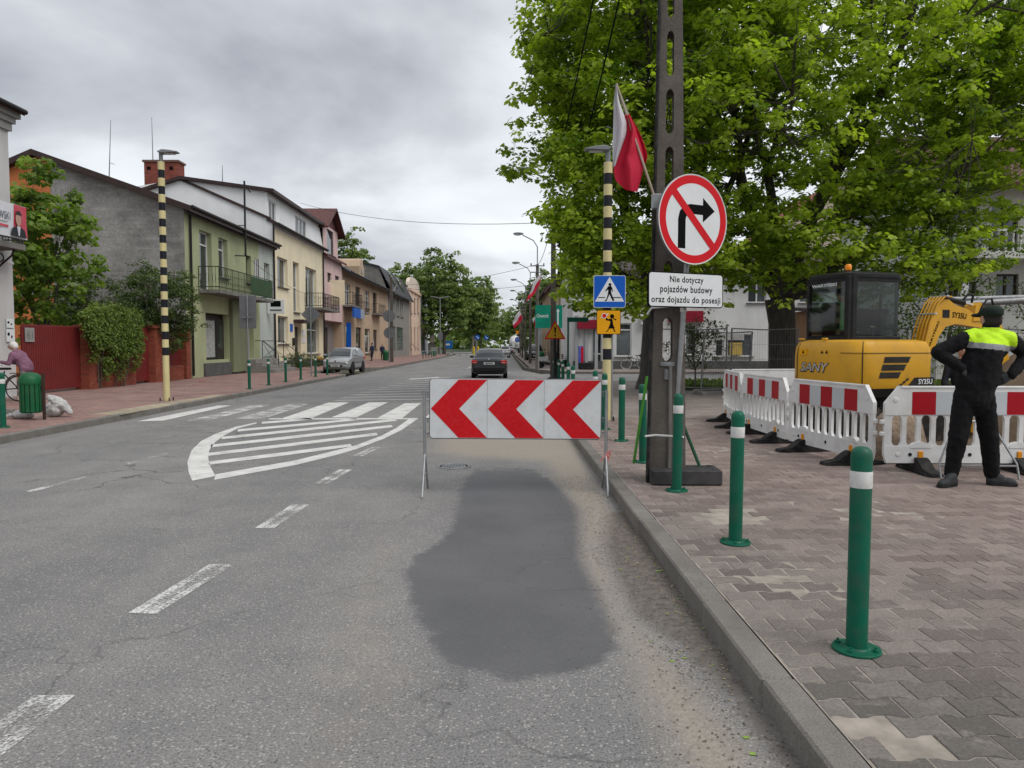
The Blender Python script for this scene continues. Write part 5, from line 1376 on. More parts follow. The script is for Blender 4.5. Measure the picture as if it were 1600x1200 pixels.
mb = MB(); mb.poly([(0, dO, 0), (0, 0, 0), (0, 0, zE), (0, dO, slope_at(dO))]); mb.build('gable_wall', M_GREYW, hg.r)
mb = MB(); D2 = dR + 3.2; mb.poly([(-.002, D2, 0), (-.002, dO, 0), (-.002, dO, slope_at(dO)), (-.002, dR, zR), (-.002, D2, zR - (zR - zl) * 3.2 / (dl - dR))]); mb.build('orange_gable', M_ORNG, hg.r)
mb = MB(); mb.box((-.02, (dO + dR + 3) / 2, dp(60, 460, Yg0)[2] - PZ), (.05, dR + 3 - dO, .28)); mb.build('grey_band', stucco('band_grey', (.27, .26, .25)), hg.r)
hg.back(D2, zE, M_GREYW); hg.ends(0, 0, [(0, 0), (0, zE), (dR, zR), (D2, zE), (D2, 0)], M_GREYW, at=(hg.L - .01,))
hg.slope(-.35, hg.L, [(-.45, zE - .08), (dR, zR + .1), (D2 + .5, zR - (zR - zl) * 3.7 / (dl - dR))], .26, M_ROOFD)
hg.gutter(-.3, hg.L, -.5, zE - .12); hg.gutter(-.3, hg.L, -.2, zE - .32); hg.pipe(.45, .1, zE - .3)
uB0, uB1 = G[0][0] - .25, 13.2 * FPX / 359 - Yg0
hg.balcony(uB0, uB1, hg.uz(311, 452)[1], 1.0, 1.05, .14, pm('dark_green_iron', (.03, .045, .028), .6), solid=(.55, .99), curl=True)
mu, mz = hg.uz(369, 400); mt_, = (hg.uz(369, 284)[1],)
mb = MB(); mb.tube([(mu, -.5, mz), (mu, -.5, mt_)], .05, 8); mb.tube([(mu, -.5, mz), (mu - .2, 0, mz)], .03, 6); mb.tube([(mu, -.5, mz + 1.6), (mu, 0, mz + 1.6)], .025, 6); mb.tube([(mu, -.5, mt_ - .15), (mu + .9, -.5, mt_ - .4)], .03, 6); mb.build('power_mast', M_IRON, hg.r)
sh = hg.uz(417, 490); wl_ = empty('wall_sign', (FX, Yg0 + sh[0], PZ + sh[1]), R(90), 'square white projecting shop sign at the end of the green house', 'sign')
mb = MB(); mb.box((0, -.55, .42), (.12, 1.0, .84), bev=.01); mb.build('panel', M_SWHITE, wl_)
mb = MB(); mb.box((-.064, -.55, .58), (.006, .6, .34)); mb.build('black_square', M_SBLACK, wl_); mb = MB(); mb.box((-.064, -.55, .2), (.006, .7, .1)); mb.build('grey_bar', M_GREYBACK, wl_)
for k, (yp, lb) in enumerate(((177, 'thin tall aerial mast on the roof of the green house'), )):
    b_ = dp(170, 276, Yg0 + 2); t_ = dp(173, 188, Yg0 + 2); o = MB(); o.tube([(0, 0, -.3), tuple(t_ - b_)], [.03, .012], 6); o.tube([tuple((t_ - b_) * .25), tuple((t_ - b_) * .25 + Vector((.25, 0, -.08)))], .012, 5); q = o.build('aerial', M_STEEL_D, loc=b_); tag(q, lb, 'aerial')
# ------------------------------------------------ cream house with white attic storey
Yc0, Yc1 = Yf(428.5), Yf(506)
hc = House('cream_house', 'cream two storey house with white attic storey and brick chimney', Yc0, Yc1)
M_CRM = stucco('cream_render', (.74, .655, .47), .2, (.52, .47, .35)); M_WHT = stucco('white_render', (.78, .79, .79), .2, (.5, .51, .51))
zC = hc.uz(428.5, 346)[1]; zA = hc.uz(426, 297)[1]
C_ = [hc.op(433, 449, 400, 447), hc.op(457.5, 467, 408, 487), hc.op(477, 494, 416, 480), hc.op(434, 450, 493, 537), hc.op(460, 470, 510, 562), hc.op(479, 498, 497, 553)]
hc.wall(0, hc.L, 0, zC - .25, C_, M_CRM, rv=.3)
hc.win(C_[0], 1, y=.24); hc.win(C_[1], 1, y=.24, trans=.5); hc.win(C_[2], 2, y=.24, sill=False); hc.win(C_[3], 1, y=.24); hc.door(C_[4], y=.24); hc.win(C_[5], 1, y=.2, trans=.68, gl=M_GLASS_L)
hc.box('white_fascia', (hc.L / 2, -.04, zC - .33), (hc.L, .1, .22), M_PVC)
hc.slope(-.1, hc.L + .1, [(-.35, zC - .12), (.35, zC + .22)], .22, M_ROOFD, 'eaves')
hc.gutter(-.1, hc.L + .1, -.4, zC - .2); hc.pipe(-.12, .1, zC - .2); hc.pipe(hc.L - .3, .1, zC - .2)
AT = [hc.op(427.6, 438.5, 311, 347), hc.op(468, 485, 336, 371)]
hc.wall(0, hc.L, zC - .25, zA, AT, M_WHT, y=.32, rv=.12)
hc.win(AT[0], 2, y=.40); hc.win(AT[1], 3, y=.40)
dRc = FX - dp(283, 280, Yc0)[0]; zRc = dp(283, 279, Yc0)[2] - PZ; dCh = FX - dp(215, 290, Yc0)[0]; zCh = dp(215, 291, Yc0)[2] - PZ
mb = MB(); mb.poly([(0, 0, 0), (0, 0, zC - .1), (0, .32, zC), (0, .32, zA), (0, dRc, zRc), (0, dCh, zCh), (0, dCh + 2.5, zCh - 1.2), (0, dCh + 2.5, 0)]); mb.build('side_wall', M_WHT, hc.r)
hc.ends(0, 0, [(0, 0), (0, zC), (.32, zA), (dRc, zRc), (dCh + 2.5, zCh - 1.2), (dCh + 2.5, 0)], M_WHT, at=(hc.L,)); hc.back(dCh + 2.5, zCh - 1.2, M_WHT)
hc.slope(-.25, hc.L + .2, [(-.15, zA + .02), (dRc, zRc + .12), (dCh + 2.6, zCh - 1.1)], .2, M_ROOFD)
q = MB(); pa_ = [(-.03, .1, zC + .1), (-.03, dRc, zRc - .05)]
q.tube(pa_, .11, 4); q.build('verge_board', M_ROOFD, hc.r)
ch0, ch1 = dp(227, 284, Yc0 + .4), dp(279, 251, Yc0 + .4)
chr_ = empty('chimney_stack', (ch0[0], Yc0 + .3, ch0[2] - .6), 0, 'wide red brick chimney stack with two flue openings on the white gable', 'chimney')
bricks(ch1[0] - ch0[0], .9, ch1[2] - ch0[2] + .5, 'bricks', chr_, (0, 0, 0), mat=brick_mat('chimney_brick', (.19, .045, .03), (.28, .075, .05)))
mb = MB(); mb.box(((ch1[0] - ch0[0]) / 2, .45, ch1[2] - ch0[2] + .55), (ch1[0] - ch0[0] + .16, 1.06, .12)); mb.build('cap', MATS.get('mortar'), chr_)
for f_ in (.14, .80): mb = MB(); mb.box(((ch1[0] - ch0[0]) * f_, -.01, ch1[2] - ch0[2] + .12), (.22, .03, .2)); mb.build('flue_opening', M_SBLACK, chr_)
for (bx, by_, tx, ty, lb) in ((239, 252, 237, 183, 'aerial mast rising from the brick chimney'), (347.5, 284, 347.5, 258, 'short aerial on the white attic roof')):
    b_ = dp(bx, by_, Yc0 + 1); t_ = dp(tx, ty, Yc0 + 1); o = MB(); o.tube([(0, 0, -.2), tuple(t_ - b_)], [.035, .014], 6); q = o.build('aerial', M_STEEL_D, loc=b_); tag(q, lb, 'aerial')
hc.balcony(C_[2][0] - .3, C_[2][1] + 2.0, hc.uz(477, 480)[1], 1.3, 1.0, .14, curl=True, slabm=M_SLAB)
hc.box('door_canopy', ((C_[4][0] + C_[4][1]) / 2, -.35, C_[4][3] + .35), (2.0, .7, .22), M_ROOFD)
hc.box('house_number', (hc.uz(455, 512)[0], -.02, hc.uz(455, 512)[1]), (.55, .03, .5), M_SBLUE)
hc.box('letter_box', (hc.uz(457.5, 534)[0], -.09, hc.uz(457.5, 534)[1]), (.3, .16, .5), M_DOORD)
for yy in (520, 531): hc.box('notice', (hc.uz(474, yy)[0], -.02, hc.uz(474, yy)[1]), (.75, .03, .42), M_SWHITE)
hc.box('plinth', (hc.L / 2, -.03, .25), (hc.L, .06, .5), M_PLINTH)
# ------------------------------------------------ pink house with tiled dormer
Yp0, Yp1 = Yf(506), Yf(535)
hp = House('pink_house', 'narrow pink house with brown tiled dormer roof', Yp0, Yp1)
M_PNK = stucco('pink_render', (.60, .44, .42), .3); zP = hp.uz(506, 398)[1]
P_ = [hp.op(511.5, 518, 425, 440), hp.op(523.5, 530, 430, 443)]
hp.wall(0, hp.L, 3.6, zP, P_, M_PNK, rv=.2)
for o in P_: hp.win(o, 1, y=.15, fr=M_DOORD, sill=False)
hp.wall(0, hp.L, 0, 3.6, [(2.6, 4.6, .4, 3.0)], stucco('dim_grey_render', (.22, .20, .19), .3), y=.8, rv=.2); hp.door((2.6, 4.6, .4, 3.0), y=.9)
hp.box('soffit', (hp.L / 2, .4, 3.55), (hp.L, .8, .1), M_PNK)
hp.box('yellow_screen', (hp.uz(517, 450)[0], -.5, hp.uz(517, 455)[1] - .1), (.12, 1.2, 2.0), M_CRM)
hp.ends(9, zP, None, M_PNK, at=(0, hp.L)); hp.back(9, zP, M_PNK)
hp.slope(-.1, hp.L + .2, [(-.4, zP), (4.5, zP + 2.6), (9.3, zP)], .2, M_ROOFR)
zd = hp.uz(512, 352)[1]
dw = (hp.L * .28, hp.L * .62, zP + .25, zd - .2)
hp.wall(.5, hp.L * .86, zP - .1, zd, [dw], M_PNK, y=.12, rv=.15, name='dormer_front'); hp.win(dw, 1, y=.2, fr=M_DOORD, sill=True)
q = MB(); q.poly([(.5, .12, zP), (.5, 3.5, zP + 1.8), (.5, 3.5, zd), (.5, .12, zd)]); q.poly([(hp.L * .86, .12, zP), (hp.L * .86, 3.5, zP + 1.8), (hp.L * .86, 3.5, zd), (hp.L * .86, .12, zd)]); q.build('dormer_cheek', M_DOORD, hp.r)
um = (.5 + hp.L * .86) / 2; hw_ = um - .5 + .55
q = MB()
for sgn in (-1, 1):
    q.add([(um, -.45, zd + 1.6), (um, 4, zd + 1.6), (um + sgn * hw_, 4, zd - .3), (um + sgn * hw_, -.45, zd - .3), (um, -.45, zd + 1.45), (um + sgn * hw_, -.45, zd - .45), (um + sgn * hw_, 4, zd - .45)], [(0, 1, 2, 3), (0, 3, 5, 4), (3, 2, 6, 5)])
q.poly([(.5, .12, zd), (hp.L * .86, .12, zd), (um, .12, zd + 1.3)]); q.build('dormer_roof', M_ROOFR, hp.r)
q = MB(); q.tube([(hp.L * .3, -.5, 1.2), (hp.L * .95, -1.0, .2)], .03, 6); q.tube([(hp.L * .3, -.5, .3), (hp.L * .3, -.5, 1.2)], .025, 6); q.build('stair_railing', M_IRON, hp.r)
# ------------------------------------------------ brown house with shops
Yb0, Yb1 = Yf(535), Yf(606)
hb_ = House('brown_house', 'brown rendered two storey house with blue shop sign and dark roof', Yb0, Yb1)
M_BRN = stucco('brown_render', (.43, .32, .22), .3); zB = hb_.uz(536, 421)[1]
B_ = [hb_.op(539, 547.5, 442, 476), hb_.op(555.5, 562.5, 447, 477), hb_.op(570, 577, 452, 481), hb_.op(582.5, 588.5, 456, 489), hb_.op(540, 548.5, 508, 545), hb_.op(556, 564.5, 511, 545), hb_.op(570, 578, 513, 552), hb_.op(583, 589, 515, 545)]
hb_.wall(0, hb_.L, 0, zB, B_, M_BRN, rv=.2)
for i, o in enumerate(B_): hb_.win(o, 2 if i < 4 else 1, y=.16, fr=M_DOORD if i % 2 else M_PVC, trans=.7)
hb_.ends(0, 0, [(0, 0), (0, zB), (5, zB + 3), (10, zB), (10, 0)], M_BRN, at=(0, hb_.L)); hb_.back(10, zB, M_BRN)
hb_.slope(-.1, hb_.L, [(-.8, zB - .25), (5, zB + 3.1), (10.4, zB)], .18, M_ROOFK); hb_.gutter(0, hb_.L, -.85, zB - .25)
ud, zd2 = hb_.uz(567, 428); 
q = MB(); q.prism([(-1.3, 0), (1.3, 0), (1.3, .9), (.9, 1.0), (.5, 1.55), (0, 1.75), (-.5, 1.55), (-.9, 1.0), (-1.3, .9)], -3.2, 0, TR(ud, .1, zB + .25) @ UP); q.build('dormer', M_BRN, hb_.r)
q = MB(); q.prism([(.45 * math.cos(t), .45 * math.sin(t)) for t in np.arange(0, 3.2, .3)], 0, .03, TR(ud, .08, zB + .5) @ UP); q.build('dormer_window', M_GLASS, hb_.r)
hb_.balcony(B_[0][0] - 1.0, B_[0][1] + 1.1, B_[0][2] - .05, .9, 1.1, .2, curl=True); hb_.balcony(B_[1][0] - .1, B_[1][1] + .7, B_[1][2] - .6, .8, 1.0, .25); hb_.balcony(B_[3][0] - .8, B_[3][1] + 1.5, B_[3][2] - .05, .8, 1.0, .25)
ss = empty('shop_sign', (FX, Yb0, PZ), R(90), 'long blue and white shop sign under the brown house balcony', 'sign')
ua, za = hb_.uz(532, 494); 
q = MB(); q.box((1.3, -1.0, za + .35), (2.9, .14, .85)); q.build('blue_panel', M_SBLUE, ss); q = MB(); q.box((3.7, -1.0, za + .35), (1.8, .14, .85)); q.build('white_panel', pm('sign_pale', (.3, .33, .4), .5), ss)
q = MB(); q.box((.45, -.45, za - 1.7), (.06, .4, 2.4)); q.build('vertical_banner', M_SBLUE, ss)
# ------------------------------------------------ grey house with slate mansard
Ym0, Ym1 = Yf(606), Yf(639)
hm = House('mansard_house', 'grey house with dark slate mansard roof and glass block ground floor', Ym0, Ym1)
M_GRY2 = stucco('grey_tile_render', (.235, .225, .205), .35); zM = hm.uz(607, 455)[1]; zMt = hm.uz(604, 414)[1]
us = [hm.uz(x, 470)[0] for x in (607, 611, 613, 617.5, 619.5, 623.5, 625.5, 629.5)]
z1m, z0m = hm.uz(612, 459)[1], hm.uz(612, 491)[1]
W_ = [(us[i], us[i + 1], z0m, z1m) for i in (0, 2, 4, 6)]; z1b, z0b = hm.uz(610, 509)[1], hm.uz(610, 548)[1]
gb = [(us[0], us[3], z0b, z1b), (us[4], us[7], z0b, z1b)]
hm.wall(0, hm.L, 0, zM, W_ + gb, M_GRY2, rv=.2)
for o in W_: hm.win(o, 1, y=.15)
M_GBLK = pm('glass_block_dim', (.10, .13, .12), .15, var=.5, vs=1.2)
for a, b, c, d in gb:
    n = 6
    for i in range(n):
        for j in range(7):
            q = MB(); q.box((a + (i + .5) * (b - a) / n, .12, c + (j + .5) * (d - c) / 7), ((b - a) / n - .06, .06, (d - c) / 7 - .06)); q.build('glass_block', M_GBLK, hm.r)
    hm.box('block_grid', ((a + b) / 2, .17, (c + d) / 2), (b - a, .04, d - c), stucco('pale_mortar', (.3, .3, .29)))
pr = [(-.7, zM - .1), (1.0, zMt), (6, zMt + 1.2), (12, zM)]
hm.slope(-.2, hm.L + .2, pr, .2, M_ROOFK)
hm.ends(0, 0, [(0, 0), (0, zM), (1.1, zMt - .1), (6, zMt + 1.1), (12, zM), (12, 0)], concrete('old_grey_brick', (.13, .125, .115), (.24, .23, .21), .5, .6), at=(0, hm.L)); hm.back(12, zM, M_GRY2)
for f_ in (.3, .62): 
    u = hm.L * f_; q = MB(); q.add([(u - 1.0, -.30, zM + .75), (u + 1.0, -.30, zM + .75), (u + 1.0, .62, zMt - .35), (u - 1.0, .62, zMt - .35)], [(0, 1, 2, 3)]); q.build('roof_window', M_GLASS_L, hm.r)
hm.pipe(hm.L - .2, 0, zM, -.3)
q = MB(); q.tube([(hm.L * .35, -1.8, 1.9), (hm.L * .8, -1.8, .9)], .04, 6); q.tube([(hm.L * .35, -1.8, .9), (hm.L * .35, -1.8, 1.9)], .035, 6); q.build('ramp_rail', M_STEEL, hm.r)
# ------------------------------------------------ peach house with curved gable, small white house
Yo0, Yo1 = Yf(639.5), Yf(656)
ho = House('peach_house', 'peach coloured town house with curved gable top and tall windows', Yo0, Yo1)
M_PCH = stucco('peach_render', (.64, .46, .35), .15); zO = ho.uz(640, 452)[1]
O_ = []
for x0, x1 in ((640.5, 643.5), (646, 649), (651.5, 654)): O_ += [ho.op(x0, x1, 465, 489), ho.op(x0, x1, 511, 545)]
ho.wall(0, ho.L, 0, zO, O_, M_PCH, rv=.2)
for o in O_: ho.win(o, 1, y=.15, fr=pm('brown_frame', (.2, .1, .06), .5), trans=.7)
zt_ = ho.uz(640, 429)[1]; n = 16
q = MB(); q.prism([(0, 0), (ho.L, 0)] + [(ho.L / 2 + ho.L / 2 * math.cos(t) * .98, .6 + (zt_ - zO - .6) * math.sin(t) ** .7) for t in np.linspace(0, math.pi, n)], -.5, 0, TR(0, 0, zO) @ UP); q.build('curved_gable', stucco('pale_peach', (.60, .51, .43), .2), ho.r)
ho.box('cornice', (ho.L / 2, -.1, zO), (ho.L + .2, .35, .35), M_PCH)
for k in range(4): ho.box('pilaster', (ho.L * (.02 + .32 * k), -.06, zO / 2), (.5, .12, zO), stucco('pale_peach', (.60, .51, .43)))
ho.ends(10, zO, None, M_PCH, at=(0, ho.L)); ho.back(10, zO, M_PCH); ho.slope(0, ho.L, [(.2, zO + .5), (5, zO + 2.5), (10, zO)], .2, M_ROOFK)
hs = House('small_white_house', 'small plain grey white house at the far end of the row', Yf(656.5), Yf(668.5))
M_GW = stucco('blue_grey_render', (.48, .50, .53), .2); zS = hs.uz(657, 459)[1]; S_ = [hs.op(659, 663.5, 477, 497), hs.op(658, 664, 522, 548)]
hs.wall(0, hs.L, 0, zS, S_, M_GW, rv=.2); hs.win(S_[0], 1); hs.door(S_[1]); hs.ends(10, zS, None, M_GW, at=(0, hs.L)); hs.back(10, zS, M_GW); hs.slope(-.1, hs.L + .1, [(-.2, zS), (10.2, zS + .5)], .15, M_ROOFK)
hs.box('sign_board', (hs.L * .45, -.1, hs.uz(657, 516)[1]), (hs.L * .6, .1, 1.2), pm('wood_sign', (.3, .2, .11), .6))
hs.box('terrace_wall', (hs.L * .1, -2.5, .6), (hs.L * 1.3, .3, 1.2), M_STONE)

# ================================================================ PEOPLE
def capsule(mb, a, b, ra, rb, n=14):
    a, b = Vector(a), Vector(b); ax = b - a; L = ax.length; q = ax.to_track_quat('Z', 'Y').to_matrix().to_4x4()
    prof = [(max(1e-5, ra * math.sin(t)), -ra * math.cos(t)) for t in np.linspace(0, math.pi / 2, 5)] + [(max(1e-5, rb * math.cos(t)), L + rb * math.sin(t)) for t in np.linspace(0, math.pi / 2, 5)]
    mb.lathe(prof, n, Matrix.Translation(a) @ q)
def fused(name, prims, mats, parent, voxel=.014, smooth=6, rule=None, wrinkle=0):
    """one continuous skin grown round overlapping tapered limbs; each face takes the material of the limb it covers"""
    mb = MB()
    for p in prims:
        if p[0] == 'c': capsule(mb, *p[1:5])
        else: mb.sphere(p[1], 1, 18, 12, p[2])
    o = mb.build(name, mats[0]); 
    m = o.modifiers.new('r', 'REMESH'); m.mode = 'VOXEL'; m.voxel_size = voxel
    m = o.modifiers.new('s', 'SMOOTH'); m.iterations = smooth; m.factor = .5
    if wrinkle:
        tx = bpy.data.textures.new('w', 'CLOUDS'); tx.noise_scale = .075; m = o.modifiers.new('d', 'DISPLACE'); m.texture = tx; m.strength = wrinkle; m.mid_level = .5
    dg = bpy.context.evaluated_depsgraph_get(); me = bpy.data.meshes.new_from_object(o.evaluated_get(dg)); bpy.data.objects.remove(o)
    me.materials.clear()
    for mt in mats: me.materials.append(mt)
    n = len(me.polygons); C = np.empty(n * 3, np.float32); me.polygons.foreach_get('center', C); C = C.reshape(-1, 3)
    best = np.full(n, 1e9); mi = np.zeros(n, np.int32)
    for p in prims:
        if p[0] == 'c':
            a, b = np.array(p[1]), np.array(p[2]); ab = b - a; t = np.clip(((C - a) @ ab) / (ab @ ab + 1e-9), 0, 1)
            d = np.linalg.norm(C - a - t[:, None] * ab, axis=1) - (p[3] + (p[4] - p[3]) * t); k = p[5]
        else:
            s = np.array(p[2]); d = (np.linalg.norm((C - np.array(p[1])) / s, axis=1) - 1) * s.min(); k = p[3]
        w = d < best; best[w] = d[w]; mi[w] = k
    if rule is not None: mi = rule(C, mi)
    me.polygons.foreach_set('material_index', mi); me.polygons.foreach_set('use_smooth', [True] * n)
    me.update(); ob = bpy.data.objects.new(name, me); COL.objects.link(ob); ob.parent = parent
    return ob
M_BLKCL = pm('black_workwear', (.0065, .0065, .0075), .9, var=.3, vs=5, bump=.5, bs=18, bd=.012, spec=.2)
M_HIVIS = pm('hi_vis_yellow', (.50, .80, .02), .7, var=.08, bump=.3, bs=30)
M_REFL = pm('reflective_grey', (.22, .225, .235), .5, var=.1)
M_SKIN = pm('skin', (.50, .28, .21), .55, var=.08, bump=.1); M_GLOVE = pm('work_glove', (.05, .052, .055), .85, var=.4, vs=10)
M_SHOE = pm('dark_shoe', (.03, .032, .034), .7, var=.3, vs=8); M_CAP = pm('dark_cap', (.012, .02, .016), .85, var=.2)
def hand(parent, wrist, d, up, side, mat, s=1.0, curl=.7):
    """palm with four unequal bent fingers and a thumb off its side"""
    d = Vector(d).normalized(); up = Vector(up).normalized(); r = d.cross(up).normalized() * side; w = Vector(wrist); P = []
    palm = w + d * .05 * s
    for k in (-1, 0, 1): P.append(('c', tuple(w + r * k * .012 * s), tuple(w + d * .085 * s + r * k * .026 * s), .021 * s, .018 * s, 0))
    for k, L in zip((-1.5, -.5, .5, 1.5), (.068, .078, .074, .058)):
        a = w + d * .088 * s + r * k * .021 * s; dd = (d - up * curl * .5).normalized(); b = a + dd * L * .5 * s; d2 = (d - up * curl * 1.5).normalized(); c = b + d2 * L * .55 * s
        P.append(('c', tuple(a), tuple(b), .0105 * s, .0098 * s, 0)); P.append(('c', tuple(b), tuple(c), .0098 * s, .0085 * s, 0))
    a = w + d * .025 * s - r * .028 * s; b = a + (d * .6 - r * .7 - up * .2).normalized() * .045 * s; c = b + (d * .9 - r * .1 - up * .4).normalized() * .038 * s
    P.append(('c', tuple(a), tuple(b), .0125 * s, .0115 * s, 0)); P.append(('c', tuple(b), tuple(c), .0115 * s, .009 * s, 0))
    return fused('glove' if mat is M_GLOVE else 'hand', P, [mat], parent, .0055, 3)
def shoe(parent, heel, d, mat, L=.29):
    d = Vector(d).normalized(); h = Vector(heel); r = d.cross(Vector((0, 0, 1)))
    P = [('e', tuple(h + d * .05 + Vector((0, 0, .055))), (.055, .055, .055), 0), ('c', tuple(h + d * .04 + Vector((0, 0, .05))), tuple(h + d * .2 + Vector((0, 0, .042))), .05, .046, 0), ('c', tuple(h + d * .06 + Vector((0, 0, .10))), tuple(h + d * .13 + Vector((0, 0, .075))), .05, .045, 0), ('c', tuple(h + d * .2 + Vector((0, 0, .04))), tuple(h + d * (L - .05) + Vector((0, 0, .036))), .05, .038, 0)]
    o = fused('shoe', P, [mat], parent, .011, 3)
    mb = MB(); mb.prism([tuple((h + d * a + r * b).xy) for a, b in ((0, -.03), (.04, -.045), (.16, -.042), (.22, -.052), (L - .02, -.035), (L, 0), (L - .02, .035), (.22, .052), (.16, .042), (.04, .045), (0, .03))], heel[2] + .002, heel[2] + .028)
    mb.build('sole', M_BLACK, o)
    return o
def face_bits(parent, c, fwd, s=1.0, mat=None):
    """eyes, nose, mouth and ears on a head centred at c looking along fwd"""
    f = Vector(fwd).normalized(); r = f.cross(Vector((0, 0, 1))).normalized(); c = Vector(c); m = mat or M_SKIN
    for k in (-1, 1):
        q = MB(); q.sphere(tuple(c + f * .088 * s + r * k * .032 * s + Vector((0, 0, .005))), .011 * s, 8, 6); q.build('eye', pm('eye', (.05, .04, .035), .3), parent)
        q = MB(); q.sphere(tuple(c + r * k * .078 * s - f * .01 + Vector((0, 0, -.005))), .03 * s, 8, 6, (.35, .7, 1)); q.build('ear', m, parent)
    q = MB(); q.add([tuple(c + f * .09 * s + Vector((0, 0, .01))), tuple(c + f * .085 * s + r * .016 * s + Vector((0, 0, -.035 * s))), tuple(c + f * .122 * s + Vector((0, 0, -.03 * s))), tuple(c + f * .085 * s - r * .016 * s + Vector((0, 0, -.035 * s)))], [(0, 2, 1), (0, 3, 2), (1, 2, 3)]); q.build('nose', m, parent)
    q = MB(); q.tube([tuple(c + f * .084 * s + r * k * .022 * s + Vector((0, 0, -.062 * s))) for k in (-1, 0, 1)], .005 * s, 5); q.build('mouth', pm('lips', (.30, .12, .10), .5), parent)
# ---- worker with hands on hips, seen from behind
wk = empty('person', (4.98, 7.66, PZ), 0, 'worker in black with hi-vis shoulder panel, hands on hips, back turned', 'person')
hipL, hipR = (-.19, 0, .93), (.02, 0, .93)
W_ = [
 ('c', hipL, (-.25, .0, .50), .115, .098, 0), ('c', (-.25, .0, .50), (-.29, .04, .13), .097, .075, 0),
 ('c', hipR, (.115, .02, .50), .115, .098, 0), ('c', (.115, .02, .50), (.18, .05, .12), .097, .075, 0),
 ('c', (-.085, 0, .90), (-.07, 0, 1.02), .165, .165, 0), ('e', (-.085, .0, .94), (.215, .15, .17), 0), ('e', (-.07, 0, 1.06), (.215, .15, .20), 0),
 ('c', (-.06, 0, 1.05), (.02, -.01, 1.40), .17, .175, 0), ('e', (-.02, 0, 1.22), (.225, .15, .28), 0), ('e', (.045, 0, 1.46), (.24, .135, .17), 0),
 ('c', (-.10, 0, 1.57), (.20, 0, 1.56), .085, .085, 0), ('c', (.07, 0, 1.58), (.085, .01, 1.69), .09, .078, 0),
 ('c', (-.17, 0, 1.55), (-.47, .05, 1.40), .090, .074, 0), ('c', (-.47, .05, 1.40), (-.285, -.06, 1.24), .076, .054, 0),
 ('c', (.27, 0, 1.54), (.55, .06, 1.38), .090, .074, 0), ('c', (.55, .06, 1.38), (.30, -.04, 1.17), .076, .054, 0),
 ('e', (.085, .03, 1.765), (.083, .10, .115), 1), ('c', (.085, .03, 1.68), (.085, .03, 1.76), .058, .066, 1)]
def wrule(C, mi):
    mi = mi.copy(); tl = C[:, 0] - .055
    tor = (np.abs(tl) < .265 - .0 * C[:, 2]) & (C[:, 2] < 1.66)
    slope = C[:, 2] + (C[:, 0] - .05) * .10
    mi[tor & (slope > 1.485) & (mi == 0)] = 2
    mi[tor & (slope > 1.425) & (slope <= 1.485) & (mi == 0)] = 3
    return mi
fused('body', W_, [M_BLKCL, M_SKIN, M_HIVIS, M_REFL], wk, .011, 4, wrule, .024)
hand(wk, (-.285, -.06, 1.24), (.72, .15, -.45), (-.2, -.9, .3), 1, M_GLOVE, 1.12)
hand(wk, (.30, -.04, 1.17), (-.72, .15, -.45), (.2, -.9, .3), -1, M_GLOVE, 1.12)
shoe(wk, (-.25, .02, 0), (-.9, -.42, 0), M_SHOE, .30); shoe(wk, (.13, .06, 0), (.93, -.36, 0), M_SHOE, .30)
face_bits(wk, (.085, .03, 1.77), (-.3, 1, 0))
fused('hair', [('e', (.088, -.005, 1.775), (.09, .092, .085), 0), ('c', (.05, -.03, 1.72), (.12, -.03, 1.72), .055, .055, 0)], [pm('dark_hair', (.022, .018, .016), .85)], wk, .012, 3)
fused('cap', [('e', (.085, .01, 1.825), (.112, .13, .066), 0), ('e', (.085, -.01, 1.80), (.102, .112, .05), 0), ('e', (.02, .13, 1.79), (.07, .08, .022), 0)], [M_CAP], wk, .012, 4)
wk.scale = (.94, 1, 1)
# ---- elderly woman bent over a bicycle
ld = empty('person', (-12.72, 19.7, PZ), 0, 'white haired woman in a plum quilted jacket leaning over a bicycle', 'person')
M_PLUM = pm('plum_quilt', (.20, .10, .15), .8, var=.25, vs=8, bump=.6, bs=14, bd=.02); M_GTR = pm('grey_trousers', (.17, .165, .15), .9, var=.15); M_WHAIR = pm('white_hair', (.62, .60, .56), .8, var=.12, bump=.6, bs=50)
L_ = [('c', (.02, -.08, .82), (.05, -.1, .45), .10, .075, 1), ('c', (.05, -.1, .45), (.08, -.1, .1), .075, .055, 1), ('c', (.02, .1, .82), (-.02, .12, .45), .10, .075, 1), ('c', (-.02, .12, .45), (.03, .12, .1), .075, .055, 1),
      ('e', (.04, 0, .88), (.17, .19, .17), 0), ('c', (.03, 0, .95), (-.18, 0, 1.22), .175, .16, 0), ('e', (-.12, 0, 1.16), (.17, .21, .17), 0), ('c', (-.2, -.17, 1.24), (-.27, -.22, 1.0), .075, .06, 0), ('c', (-.27, -.22, 1.0), (-.47, -.2, 1.04), .058, .045, 0), ('c', (-.2, .17, 1.24), (-.3, .22, 1.0), .075, .06, 0), ('c', (-.3, .22, 1.0), (-.5, .2, 1.02), .058, .045, 0),
      ('c', (-.2, 0, 1.3), (-.27, 0, 1.4), .06, .055, 2), ('e', (-.31, 0, 1.46), (.095, .078, .115), 2)]
fused('body', L_, [M_PLUM, M_GTR, M_SKIN], ld, .014, 5, None, .02)
fused('hair', [('e', (-.28, 0, 1.49), (.105, .095, .095), 0), ('e', (-.24, 0, 1.45), (.08, .085, .085), 0)], [M_WHAIR], ld, .012, 3)
face_bits(ld, (-.315, 0, 1.455), (-1, -.15, -.1))
hand(ld, (-.47, -.2, 1.04), (-1, .1, -.1), (0, 0, 1), 1, M_SKIN); hand(ld, (-.5, .2, 1.02), (-1, -.1, -.1), (0, 0, 1), -1, M_SKIN)
